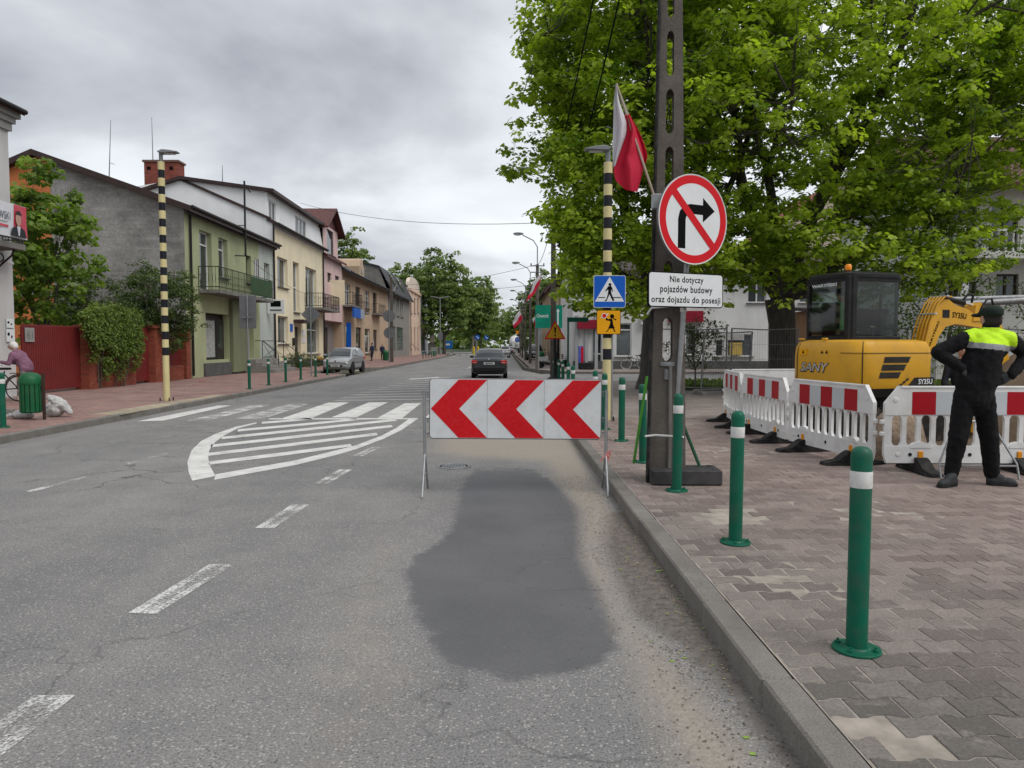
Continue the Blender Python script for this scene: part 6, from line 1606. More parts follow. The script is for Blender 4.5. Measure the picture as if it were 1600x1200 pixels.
shoe(ld, (.11, -.1, 0), (-1, -.1, 0), pm('beige_shoe', (.36, .30, .23), .7), .25); shoe(ld, (.06, .12, 0), (-1, .1, 0), MATS['beige_shoe'], .25)
# ---- two people on the far left pavement
def walker(loc, rz, label, top, legs, h=1.72, hair=(.02, .016, .013)):
    r = empty('person', loc, rz, label, 'person'); k = h / 1.72; mt = pm('coat_%s' % label[:9].replace(' ', '_'), top, .8); ml = pm('legs_%s' % label[:9].replace(' ', '_'), legs, .85)
    P = [('c', (-.09, 0, .85), (-.1, .05, .45), .09, .07, 1), ('c', (-.1, .05, .45), (-.1, -.02, .06), .07, .05, 1), ('c', (.09, 0, .85), (.1, .1, .46), .09, .07, 1), ('c', (.1, .1, .46), (.1, .16, .07), .07, .05, 1),
         ('e', (0, 0, .92), (.17, .12, .16), 0), ('c', (0, 0, 1.0), (0, 0, 1.3), .15, .16, 0), ('c', (-.13, 0, 1.36), (.13, 0, 1.36), .085, .085, 0), ('c', (-.19, 0, 1.34), (-.24, .02, 1.05), .062, .05, 0), ('c', (-.24, .02, 1.05), (-.2, .16, .9), .05, .04, 0), ('c', (.19, 0, 1.34), (.24, .02, 1.05), .062, .05, 0), ('c', (.24, .02, 1.05), (.2, .16, .9), .05, .04, 0), ('c', (0, 0, 1.42), (0, .01, 1.5), .055, .05, 2), ('e', (0, .02, 1.59), (.078, .095, .115), 2)]
    fused('body', P, [mt, ml, M_SKIN], r, .02, 4)
    fused('hair', [('e', (0, -.005, 1.63), (.085, .1, .085), 0)], [pm('hair_%d' % int(hair[0] * 1000), hair, .8)], r, .02, 3)
    face_bits(r, (0, .02, 1.59), (0, 1, 0)); hand(r, (-.2, .16, .9), (0, .6, -.8), (0, .8, .6), 1, M_SKIN); hand(r, (.2, .16, .9), (0, .6, -.8), (0, .8, .6), -1, M_SKIN)
    shoe(r, (-.1, -.08, 0), (0, 1, 0), M_SHOE, .27); shoe(r, (.1, .1, 0), (0, 1, 0), M_SHOE, .27)
    r.scale = (k, k, k); return r
pa_ = gp(578, 562, PZ)
walker((-12.9, 72.0, PZ), R(60), 'person in a dark blue jacket by the brown house shop door', (.02, .03, .06), (.02, .025, .04), 1.75)
walker((-12.5, 75.5, PZ), R(200), 'person in a cream coat beside the person in dark blue', (.5, .44, .36), (.05, .05, .06), 1.66, (.12, .07, .04))

# ================================================================ BUILDING SITE: barriers, excavator, spoil
M_BARW = pm('barrier_white_plastic', (.68, .68, .67), .45, var=.05, vs=3, bump=.08, bs=30, dirt=.35, dcol=(.40, .36, .31), ds=5)
M_FRD = pm('film_red', (.36, .005, .014), .4, var=.06, bump=0); M_FWH = pm('film_white', (.50, .53, .55), .4, var=.05, bump=0)
def make_panel():
    r = empty('barrier_panel'); W2, zb, zt, t = 1.98, .10, 1.0, .05
    mb = MB(); x0, x1 = .0, W2
    out = [(0.02, zb), (W2 - .02, zb), (W2, zb + .12), (W2, .80), (W2 - .16, zt), (.16, zt), (0, .80), (0, zb + .12)]
    # outer frame ring: top beam, bottom beam, end posts
    mb.prism([(0, .80), (0, .66), (W2, .66), (W2, .80), (W2 - .16, zt), (.16, zt)], -t / 2, t / 2, UP)
    mb.prism([(.03, zb), (W2 - .03, zb), (W2, zb + .1), (W2, .30), (0, .30), (0, zb + .1)], -t / 2, t / 2, UP)
    n = 11; pit = (W2 - .12) / n
    for k in range(n + 1):
        c = .06 + k * pit; h = .027
        a = .0 if k == 0 else c - h; b = W2 if k == n else c + h
        fl = .028
        mb.prism([(max(0, a - fl), .295), (min(W2, b + fl), .295), (b, .345), (b, .615), (min(W2, b + fl), .665), (max(0, a - fl), .665), (a, .615), (a, .345)], -t / 2 + .006, t / 2 - .006, UP)
    for k in (0, 1): 
        xx = .02 if k == 0 else W2 - .02
        for z in (.44, .58): mb.box((xx + (-.03 if k == 0 else .03), 0, z), (.07, .04, .05), bev=.008)
    for z in (.985,): mb.box((W2 / 2, 0, z), (W2 - .36, t + .014, .03), bev=.006)
    for xx in (.12, W2 - .12): mb.lathe([(.02, -.034), (.032, -.03), (.032, .03), (.02, .034)], 10, TR(xx, 0, .84) @ RX(R(90))); mb.lathe([(.018, -.034), (.025, -.03), (.025, .03), (.018, .034)], 10, TR(xx + .04, 0, .2) @ RX(R(90)))
    for xx in (.42, W2 - .42): mb.prism([(xx + .12 * math.cos(a), .28 + .07 * math.sin(a)) for a in np.linspace(0, math.pi, 8)], -t / 2 - .008, t / 2 + .008, UP)
    mb.build('body', M_BARW, r, smooth=30)
    for xx in (.30, W2 - .30, W2 / 2): q = MB(); q.lathe([(.001, 0), (.022, .0), (.022, .004), (.001, .004)], 10, TR(xx, -t / 2 - .001, .2) @ RX(R(90))); q.build('moulded_hole', M_BLACK, r)
    bw = .272; s0 = W2 / 2 - bw * 2.5
    for i in range(5):
        q = MB(); q.box((s0 + (i + .5) * bw, -t / 2 - .002, .80), (bw, .004, .265)); q.build('red_film' if i % 2 == 0 else 'white_film', M_FRD if i % 2 == 0 else M_FWH, r)
    for xx in (.42, W2 - .42):
        q = MB(); ft = [(-.40, 0), (.40, 0), (.39, .03), (.22, .06), (.10, .145), (.06, .165), (-.06, .165), (-.10, .145), (-.22, .06), (-.39, .03)]
        q.prism(ft, -.07, .07, TR(xx, 0, .001) @ RZ(R(90)) @ UP); q.prism([(-.34, .0), (.34, .0), (.3, .025), (-.3, .025)], -.10, .10, TR(xx, 0, .003) @ RZ(R(90)) @ UP)
        f = q.build('foot', M_RUBBER, r)
        q = MB(); q.box((xx, -.008, .175), (.055, .066, .13), bev=.006); q.build('orange_tongue', M_ORANGE, f)
    return r
pan = make_panel()
PANELS = [((4.42, 8.55), (6.40, 8.50), 'white plastic barrier panel in front of the worker'),
          ((6.48, 8.50), (8.4, 8.62), 'white plastic barrier panel right of the worker'),
          ((4.12, 10.62), (4.36, 8.68), 'white plastic barrier panel at the corner, nearest of the receding row'),
          ((4.09, 12.66), (4.12, 10.68), 'white plastic barrier panel in the middle of the receding row'),
          ((4.36, 14.62), (4.09, 12.72), 'white plastic barrier panel at the far end of the receding row'),
          ((6.36, 14.95), (4.44, 14.72), 'white plastic barrier panel behind the excavator, left one'),
          ((8.30, 15.2), (6.42, 14.98), 'white plastic barrier panel behind the excavator, right one')]
for i, (a, b, l) in enumerate(PANELS):
    o = pan if i == 0 else copy_tree(pan)
    o.location = (a[0], a[1], PZ + .002); o.rotation_euler = (0, 0, math.atan2(b[1] - a[1], b[0] - a[0])); tag(o, l, 'barrier', 'plastic site barriers')
# ---- mini excavator
EX = empty('excavator', (5.72, 11.75, PZ), R(18), 'yellow mini excavator with black cab behind the white barriers', 'excavator')
M_EXY = pm('excavator_yellow', (.60, .315, .022), .4, var=.08, vs=2, bump=.03, dirt=.3, dcol=(.34, .19, .06), ds=3, coat=.12)
M_EXK = pm('excavator_black', (.010, .010, .011), .4, var=.2, vs=4, bump=.05, dirt=.2, dcol=(.06, .055, .05)); M_TRACK = pm('track_rubber', (.018, .017, .016), .85, var=.4, bump=.5, dirt=.6, dcol=(.12, .095, .07))
M_CABGL = clear_glass('cab_glass', (.40, .48, .45)); M_SILV = pm('badge_silver', (.55, .56, .58), .3, .6, bump=0)
for sy in (-1, 1):
    q = MB(); pr = [(1.0 + .25 * math.cos(t), .27 + .25 * math.sin(t)) for t in np.linspace(-math.pi / 2, math.pi / 2, 9)] + [(-1.0 + .25 * math.cos(t), .27 + .25 * math.sin(t)) for t in np.linspace(math.pi / 2, 3 * math.pi / 2, 9)]
    q.prism(pr, -.15, .15, TR(0, sy * .62, 0) @ UP); tk = q.build('track', M_TRACK, EX)
    q = MB()
    for k in range(22):
        x = -1.0 + 2.0 * k / 21
        for z in (.015, .525): q.box((x, sy * .62, z), (.05, .29, .03))
    o = q.build('tread_bars', M_TRACK, tk); o['kind'] = 'stuff'
    for x in (-.98, 1.0): q = MB(); q.lathe([(.001, -.155), (.17, -.155), (.19, -.12), (.19, .12), (.17, .155), (.001, .155)], 16, TR(x, sy * .62, .27) @ RX(R(90))); q.build('drive_wheel', M_EXK, tk, smooth=40)
q = MB(); q.box((0, 0, .42), (1.3, .95, .3), bev=.05); q.lathe([(.5, .5), (.5, .74)], 24); q.build('undercarriage', M_EXK, EX)
q = MB(); q.box((1.5, 0, .3), (.08, 1.5, .42), bev=.02); q.box((1.25, .35, .28), (.5, .1, .1)); q.box((1.25, -.35, .28), (.5, .1, .1)); q.build('dozer_blade', M_EXY, EX)
def house_poly(s=1.0, rx=-.86, fx=.62, hw=.78, rc=.34):
    p = [(fx, -hw)] 
    p = []
    for cx, cy, a0 in ((rx + rc, -hw + rc, 180), (fx - .14, -hw + .14, 270), (fx - .14, hw - .14, 0), (rx + rc, hw - rc, 90)):
        r_ = rc if cx < 0 else .14
        for i in range(9): t = R(a0 + 90 * i / 8); p.append((cx + r_ * math.cos(t), cy + r_ * math.sin(t)))
    return [(-.12 + (x + .12) * s, y * s) for x, y in p]
def loft(mb, secs):
    n = len(secs[0][0]); vs = []; fs = []
    for poly, z in secs: vs += [(x, y, z if not callable(z) else z(x, y)) for x, y in poly]
    for k in range(len(secs) - 1):
        for i in range(n): j = (i + 1) % n; fs.append((k * n + i, k * n + j, (k + 1) * n + j, (k + 1) * n + i))
    fs.append(tuple((len(secs) - 1) * n + i for i in range(n))); fs.append(tuple(range(n - 1, -1, -1)))
    mb.add(vs, fs)
q = MB(); loft(q, [(house_poly(.96), .82), (house_poly(1.0), .90), (house_poly(1.0), 1.30), (house_poly(.985), 1.44), (house_poly(.93), 1.53), (house_poly(.80), 1.56)]); hs_ = q.build('engine_house', M_EXY, EX, smooth=35)
q = MB(); loft(q, [(house_poly(.86), .66), (house_poly(.93), .70), (house_poly(.97), .83)]); q.build('lower_skirt', M_EXK, EX, smooth=35)
# panel joints
hpz = house_poly(1.0)
def onhull(y=None, idx=None): return hpz[idx]
for idx in (5, 34):
    x, y = hpz[idx % len(hpz)]; nx, ny = (x + .12), y; L_n = math.hypot(nx, ny); nx, ny = nx / L_n, ny / L_n
    q = MB(); q.tube([(x + nx * .002, y + ny * .002, .84), (x + nx * .003, y + ny * .003, 1.3), (x * .985, y * .985, 1.44), (x * .93, y * .93, 1.53)], .008, 5); q.build('panel_joint', M_EXK, hs_)
q = MB(); q.tube([(p[0] * 1.001, p[1] * 1.001, 1.36) for p in hpz[:12]], .005, 4); q.build('panel_joint', M_EXK, hs_)
MR = TR(-.866, .10, 1.13) @ RZ(R(-90)) @ UP        # rear face, seen from behind
q = MB(); fit_text(q, 'SANY', .64, .16, MR @ TR(0, 0, .004), shear=.25, bold=.035); q.build('badge_outline', M_EXK, hs_)
q = MB(); fit_text(q, 'SANY', .605, .135, MR @ TR(0, .004, .008), shear=.25, bold=.012); q.build('badge_letters', M_SILV, hs_)
q = MB(); q.box((-.86, .36, 1.37), (.012, .17, .09)); q.build('warning_sticker', M_SYELLOW, hs_); q = MB(); q.box((-.845, -.12, 1.37), (.012, .24, .09)); q.build('warning_sticker', M_SYELLOW, hs_)
for (yy, w_) in ((.36, .05), (-.06, .05), (-.16, .05)): q = MB(); q.prism([(-w_ / 2, -.02), (w_ / 2, -.02), (0, .03)], 0, .003, TR(-.868, yy, 1.37) @ RZ(R(-90)) @ UP); q.build('sticker_mark', M_SBLACK, hs_)
q = MB(); q.lathe([(.001, 0), (.02, .0), (.02, .01), (.001, .012)], 10, TR(-.865, .05, .91) @ RY(R(-90))); q.build('lock', M_EXK, hs_)
for yy in (.5, -.02): q = MB(); q.box((-.78, yy, 1.575), (.06, .09, .03), bev=.008); q.build('hinge', M_EXY, hs_)
# louvres on the right side
MSd = TR(-.2, -.784, 1.1) @ UP
for k, (x0, x1, z) in enumerate(((-.20, .34, .16), (-.24, .26, .045), (-.28, .16, -.07))):
    q = MB(); q.prism([(x0 + .02, z - .045), (x1 - .05, z - .045), (x1, z + .045), (x0 + .05, z + .045)], -.01, .004, MSd); lv = q.build('louvre', pm('louvre_grey', (.05, .045, .035), .6), hs_)
    for j in range(4): s_ = MB(); s_.box((-.2 + (x0 + x1) / 2, -.79, 1.1 + z - .03 + j * .02), (x1 - x0 - .09, .006, .006)); s_.build('slat', M_EXK, lv)
q = MB(); q.prism([(.30, -.235), (.80, -.235), (.80, -.11), (.42, -.11)], 0, .003, TR(-.2, -.784, 1.1) @ UP); q.build('black_decal', M_EXK, hs_)
for j in range(3): q = MB(); q.prism([(.12 + j * .06, -.235 + j * .04), (.17 + j * .06, -.235 + j * .04), (.2 + j * .06, -.20 + j * .04), (.15 + j * .06, -.2 + j * .04)], 0, .003, TR(-.2, -.784, 1.1) @ UP); q.build('black_decal', M_EXK, hs_)
q = MB(); fit_text(q, 'SY35U', .27, .08, TR(-.2 + .63, -.790, 1.1 - .172) @ UP, bold=.02); q.build('model_lettering', M_SWHITE, hs_)
# cab
cx0, cx1, cy0, cy1, cz0, cz1 = -.48, .62, -.16, .78, 1.44, 2.60
q = MB()
def post(x, y, w=.06): q.box((x, y, (cz0 + cz1) / 2), (w, w, cz1 - cz0 - .08), bev=.015)
for x, y, w in ((cx0 + .04, cy0 + .04, .085), (cx0 + .04, cy1 - .04, .07), (cx1 - .1, cy0 + .04, .055), (cx1 - .1, cy1 - .04, .055), (cx0 + .12, cy0 + .03, .10)): post(x, y, w)
q.box(((cx0 + cx1) / 2, (cy0 + cy1) / 2, cz0 + .09), (cx1 - cx0 - .04, cy1 - cy0, .2), bev=.02)
for z in (cz1 - .09,):
    q.box((cx0 + .04, (cy0 + cy1) / 2, z), (.07, cy1 - cy0 - .02, .08)); q.box(((cx0 + cx1) / 2, cy0 + .03, z), (cx1 - cx0 - .1, .055, .08)); q.box(((cx0 + cx1) / 2, cy1 - .03, z), (cx1 - cx0 - .1, .055, .08))
q.box(((cx0 + cx1) / 2 + .12, cy0 + .03, cz0 + .42), (.03, .03, .84)); q.box((.05, cy0 + .03, cz0 + .30), (.9, .03, .03))
cabf = q.build('cab_frame', M_EXK, EX, smooth=30)
q = MB(); rr_ = [(x, y) for x, y in rrect(cx1 - cx0 + .02, cy1 - cy0 + .04, .14)]; loft(q, [([(x + (cx0 + cx1) / 2, y + (cy0 + cy1) / 2) for x, y in rr_], cz1 - .06), ([(x + (cx0 + cx1) / 2, y + (cy0 + cy1) / 2) for x, y in rr_], cz1 - .01), ([(x * .9 + (cx0 + cx1) / 2, y * .9 + (cy0 + cy1) / 2) for x, y in rr_], cz1 + .03)]); q.build('cab_roof', M_EXK, EX, smooth=40)
def pane(nm, pts, par=cabf): q = MB(); q.poly(pts); return q.build(nm, M_CABGL, par)
pane('rear_window', [(cx0 + .01, cy0 + .08, cz0 + .2), (cx0 + .01, cy1 - .06, cz0 + .2), (cx0 + .01, cy1 - .06, cz1 - .1), (cx0 + .01, cy0 + .08, cz1 - .1)])
pane('side_window', [(cx0 + .15, cy0 + .005, cz0 + .2), (cx1 - .1, cy0 + .005, cz0 + .2), (cx1 - .1, cy0 + .005, cz1 - .1), (cx0 + .15, cy0 + .005, cz1 - .1)])
pane('door_window', [(cx0 + .1, cy1 - .01, cz0 + .2), (cx1 - .1, cy1 - .01, cz0 + .2), (cx1 - .1, cy1 - .01, cz1 - .1), (cx0 + .1, cy1 - .01, cz1 - .1)])
pane('windscreen', [(cx1 - .07, cy0 + .06, cz0 + .2), (cx1 - .07, cy1 - .06, cz0 + .2), (cx1 - .11, cy1 - .06, cz1 - .1), (cx1 - .11, cy0 + .06, cz1 - .1)])
q = MB(); fit_text(q, 'WARYŃSKI', .56, .065, TR(cx0 - .003, cy1 - .42, cz1 - .155) @ RZ(R(-90)) @ UP, bold=.03); q.build('maker_lettering', M_SWHITE, cabf)
q = MB(); q.box((-.1, .42, cz0 + .22), (.4, .42, .14), bev=.04); q.box((-.3, .42, cz0 + .48), (.12, .4, .5), bev=.05); q.build('seat', M_EXK, EX)
q = MB(); q.box((.46, .3, cz0 + .4), (.1, .3, .12), bev=.02); q.tube([(.3, .15, cz0 + .1), (.3, .15, cz0 + .42)], .015, 6); q.tube([(.3, .65, cz0 + .1), (.3, .65, cz0 + .42)], .015, 6); q.build('control_levers', M_EXK, EX)
q = MB(); q.lathe([(.05, 0), (.055, .03)], 14, c=(cx0 + .14, cy0 + .16, cz1 + .02)); bc = q.build('beacon_base', M_EXK, EX)
q = MB(); q.lathe([(.045, .03), (.05, .05), (.05, .10), (.035, .125), (.001, .132)], 16, c=(cx0 + .14, cy0 + .16, cz1 + .02)); q.build('beacon', pm('beacon_amber', (.85, .26, .0), .2, var=.1, bump=0, coat=.5), bc, smooth=40)
# boom, arm, bucket
q = MB(); q.box((.78, -.12, .92), (.36, .34, .42), bev=.05); q.box((.98, -.12, .95), (.16, .24, .5), bev=.04); q.build('swing_post', M_EXY, EX)
by0 = -.12
BO = [(.90, 1.00), (1.06, .98), (1.20, 1.30), (1.37, 1.72), (1.52, 1.90), (1.75, 1.96), (2.30, 1.90), (2.60, 1.85), (2.66, 1.95), (2.60, 2.08), (2.40, 2.12), (2.25, 2.12), (2.05, 2.24), (1.72, 2.33), (1.58, 2.42), (1.48, 2.42), (1.34, 2.30), (1.16, 1.98), (1.0, 1.5)]
q = MB(); q.prism(BO, -.09, .09, TR(0, by0, 0) @ UP); bm_ = q.build('boom', M_EXY, EX)
q = MB(); q.prism([(2.16, 2.02), (2.40, 2.02), (2.44, 2.28), (2.34, 2.38), (2.22, 2.32)], -.11, .11, TR(0, by0, 0) @ UP); q.build('arm_bracket', M_EXY, bm_)
for i in range(5):
    y = by0 - .13 + i * .065; q = MB(); o_ = .035
    q.tube([(.93, y, 1.32), (1.10, y, 1.98), (1.30, y, 2.36), (1.44, y, 2.47), (1.60, y, 2.47)], .014, 6); q.build('hydraulic_pipe', M_EXY, bm_, smooth=60)
for p in ((.975, 1.5), (1.19, 2.14), (1.46, 2.475)): q = MB(); q.box((p[0], by0, p[1]), (.05, .36, .035), bev=.008); q.build('pipe_clamp', M_SILV, bm_)
q = MB(); q.tube([(1.62, by0, 2.44), (2.05, by0, 2.37)], .052, 10); q.build('cylinder', M_EXK, bm_, smooth=50); q = MB(); q.tube([(2.05, by0, 2.37), (2.36, by0, 2.32)], .024, 8); q.build('cylinder_rod', M_SILV, bm_, smooth=50)
q = MB(); q.tube([(2.3, by0 - .1, 2.2), (2.42, by0 - .14, 2.42), (2.55, by0 - .14, 2.45), (2.7, by0 - .1, 2.2)], .018, 6); q.tube([(2.02, by0, 2.4), (2.1, by0 - .05, 2.55), (2.22, by0 - .05, 2.52), (2.25, by0, 2.38)], .02, 6); q.build('hose', M_EXK, bm_, smooth=60)
q = MB(); q.box((1.52, by0 - .093, 2.15), (.16, .008, .15)); q.build('boom_lamp', M_EXK, bm_)
q = MB(); fit_text(q, 'WARYŃSKI', .62, .065, TR(1.22, by0 - .094, 1.72) @ RY(R(-66)) @ UP, bold=.02); q.build('maker_lettering', M_SBLACK, bm_)
q = MB(); fit_text(q, 'SY35U', .34, .11, TR(1.84, by0 - .094, 2.12) @ RY(R(5)) @ UP, bold=.02); q.build('model_lettering', M_SBLACK, bm_)
q = MB(); q.prism([(2.50, 2.10), (2.72, 2.20), (2.95, 1.9), (3.25, .95), (3.12, .90), (2.65, 1.75)], -.075, .075, TR(0, by0, 0) @ UP); arm_ = q.build('arm', M_EXY, EX)
q = MB(); q.prism([(3.1, .95), (3.35, 1.0), (3.45, .7), (3.3, .35), (2.95, .2), (2.75, .35), (2.95, .45), (3.1, .65)], -.27, .27, TR(0, by0, 0) @ UP); q.build('bucket', M_EXK, arm_)
for o_ in (bm_, arm_):
    o_.matrix_local = TR(.93, 0, 1.0) @ Matrix.Diagonal((.90, 1, .86, 1)) @ TR(-.93, 0, -1.0)
# operator
op = empty('person', EX.matrix_basis @ Vector((-.12, .40, 1.50)), R(18), 'excavator operator in a bright green vest sitting inside the cab', 'person')
OP = [('e', (0, 0, .12), (.17, .18, .13), 0), ('c', (-.02, 0, .15), (.0, 0, .5), .16, .17, 1), ('c', (.0, -.17, .52), (.0, .17, .52), .08, .08, 1), ('c', (0, -.22, .5), (.12, -.26, .25), .06, .05, 0), ('c', (.12, -.26, .25), (.36, -.24, .28), .05, .04, 0), ('c', (0, .22, .5), (.12, .26, .25), .06, .05, 0), ('c', (.12, .26, .25), (.36, .24, .28), .05, .04, 0), ('c', (.02, 0, .58), (.04, 0, .68), .055, .055, 2), ('e', (.05, 0, .78), (.1, .08, .115), 2),
      ('c', (.05, -.1, .1), (.42, -.12, .1), .09, .075, 0), ('c', (.05, .1, .1), (.42, .12, .1), .09, .075, 0), ('c', (.42, -.12, .1), (.46, -.12, -.1), .07, .06, 0), ('c', (.42, .12, .1), (.46, .12, -.1), .07, .06, 0)]
fused('body', OP, [M_BLKCL, pm('vest_green', (.16, .62, .10), .7), M_SKIN], op, .018, 4)
fused('hair', [('e', (.03, 0, .83), (.105, .09, .085), 0)], [M_CAP], op, .016, 3); face_bits(op, (.05, 0, .78), (1, 0, 0)); hand(op, (.36, -.24, .28), (1, 0, -.1), (0, 0, 1), 1, M_SKIN); hand(op, (.36, .24, .28), (1, 0, -.1), (0, 0, 1), -1, M_SKIN)
# ---- second worker standing in the trench, head and shoulder showing past the first worker's arm
tw_ = empty('person', (7.28, 11.7, -.06), R(160), 'worker in dark jacket showing past the front worker elbow by the soil heap', 'person')
fused('body', [('e', (0, 0, .92), (.17, .12, .16), 0), ('c', (0, 0, .95), (0, 0, 1.3), .15, .16, 0), ('c', (-.13, 0, 1.36), (.13, 0, 1.36), .085, .085, 0), ('c', (-.19, 0, 1.34), (-.26, .05, 1.05), .062, .05, 0), ('c', (-.26, .05, 1.05), (-.18, .26, 1.0), .05, .04, 0), ('c', (.19, 0, 1.34), (.26, .05, 1.05), .062, .05, 0), ('c', (.26, .05, 1.05), (.18, .26, 1.0), .05, .04, 0), ('c', (-.09, 0, .85), (-.1, 0, .1), .09, .06, 1), ('c', (.09, 0, .85), (.1, 0, .1), .09, .06, 1), ('c', (0, 0, 1.42), (0, .01, 1.5), .055, .05, 2), ('e', (0, .02, 1.59), (.078, .095, .115), 2)], [pm('navy_jacket', (.02, .022, .03), .8), M_BLKCL, M_SKIN], tw_, .018, 4)
fused('cap', [('e', (0, -.005, 1.64), (.088, .105, .075), 0)], [M_CAP], tw_, .016, 3); face_bits(tw_, (0, .02, 1.59), (0, 1, 0))
hand(tw_, (-.18, .26, 1.0), (0, 1, -.2), (0, 0, 1), 1, M_SKIN); hand(tw_, (.18, .26, 1.0), (0, 1, -.2), (0, 0, 1), -1, M_SKIN)
# ---- spoil heap, dug ground
def mound(name, label, cx, cy, rx, ry, h, mat, seed, n=46, base=PZ):
    g = np.linspace(-1, 1, n); X, Y = np.meshgrid(g, g); rg = np.random.default_rng(seed)
    r = np.sqrt(X ** 2 + Y ** 2); Z = np.clip(1 - r, 0, 1) ** .85
    N = sum(np.sin(X * f * 3.1 + rg.uniform(0, 6)) * np.cos(Y * f * 2.7 + rg.uniform(0, 6)) / f for f in (1, 2.3, 4.1, 7.7, 13)) * .13
    Z = np.where(r < 1, Z * (1 + N) + .05 * N * (1 - r), -.02) * h + (rg.random(X.shape) - .5) * .035 * (r < .97)
    V = np.stack([cx + X * rx, cy + Y * ry, base + Z], -1).reshape(-1, 3); i = np.arange(n * n).reshape(n, n)
    Fq = np.stack([i[:-1, :-1], i[:-1, 1:], i[1:, 1:], i[1:, :-1]], -1).reshape(-1, 4)
    mb = MB(); mb.add([tuple(v) for v in V], [tuple(f) for f in Fq]); return tag(mb.build(name, mat, smooth=60), label, 'spoil heap')
M_SOIL = concrete('brown_soil', (.085, .058, .038), (.17, .125, .085), .6, .9)
mound('spoil_heap', 'brown heap of dug soil behind the worker', 9.4, 12.4, 2.3, 2.0, 1.6, M_SOIL, 4)
mound('spoil_heap', 'low ridge of soil between excavator and worker', 6.9, 12.9, 1.0, .8, .75, M_SOIL, 8)
sheet('dug_ground', [[(4.75, 9.1), (10.5, 9.0), (10.5, 14.2), (7.2, 14.2), (7.0, 12.0), (4.85, 10.0)]], PZ + .006, M_SOIL)
# pale concrete ring and stones in the trench
q = MB(); q.lathe([(.30, 0), (.34, .25), (.26, .55), (.12, .68), (.001, .7)], 14, M=Matrix.Diagonal((1, .8, 1, 1))); o = q.build('canvas_sack', pm('tan_canvas', (.30, .225, .165), .9, var=.3, vs=4, bump=.8, bs=8, bd=.05), loc=(5.02, 9.35, PZ), smooth=60); tag(o, 'tan canvas sack slumped behind the barrier beside the worker', 'sack')
q = MB(); q.box((0, 0, .38), (.62, .45, .76), bev=.02); o = q.build('white_crate', M_PVC, loc=(6.75, 13.9, PZ + .3)); tag(o, 'white box standing on soil behind the excavator', 'box')
# steel pipes carried on trestles behind the worker
pr_ = empty('pipe_rack', (8.4, 13.5, PZ), 0, 'grey steel pipes resting high on a rack behind the worker', 'pipe rack')
for k, (a, b) in enumerate((((-.55, 0, 2.20), (3.6, .2, 2.45)), ((-.2, .1, 2.32), (3.6, .3, 2.44)))): q = MB(); q.tube([a, b], .06 - .01 * k, 10); q.build('pipe', M_STEEL_D, pr_, smooth=50)
for x in (.3, 2.9):
    for y in (-.25, .45): q = MB(); q.tube([(x, y * 1.6, 0), (x, .1, 2.36)], .035, 8); q.build('leg', M_STEEL_D, pr_, smooth=50)
# folding trestle with a bicycle-like rack behind the worker's legs
tr_ = empty('steel_trestle', (5.25, 8.1, PZ), R(-3), 'thin steel folding trestle standing behind the worker legs', 'trestle')
for sx in (-.42, .42): q = MB(); q.tube([(sx, -.05, 0), (sx, .0, .16), (sx * .45, .12, .62)], .013, 6); q.build('leg', M_STEEL, tr_, smooth=60)
for z, y in ((.14, -.01), (.62, .12)): q = MB(); q.tube([(-.42 if z < .3 else -.19, y, z), (.42 if z < .3 else .19, y, z)], .012, 6); q.build('bar', M_STEEL, tr_, smooth=60)

# ================================================================ VEHICLES
M_TYRE = pm('tyre', (.012, .012, .012), .8); M_RIM = pm('wheel_rim', (.30, .31, .32), .35, .7, bump=0)
def carpaint(name, col, metal=.4):
    if name in MATS: return MATS[name]
    t = NT(name); c = t.co(); t.set(Base_Color=t.ramp(t.noise(c, 2, 3), (.3, tuple(x * .9 for x in col)), (.7, col)), Roughness=.32, Metallic=metal)
    t.b.inputs['Coat Weight'].default_value = .8; t.b.inputs['Coat Roughness'].default_value = .06; MATS[name] = t.m; return t.m
M_CARGL = glassm('car_glass', (.018, .022, .024), .03); M_TAIL = pm('tail_lamp_red', (.45, .008, .01), .2, bump=0, coat=.5); M_HEADL = pm('head_lamp', (.45, .47, .48), .12, .3, bump=0, coat=.6)
M_PLATE = pm('number_plate_white', (.6, .6, .58), .45, bump=0); M_DTRIM = pm('dark_trim', (.014, .014, .015), .5, bump=0)
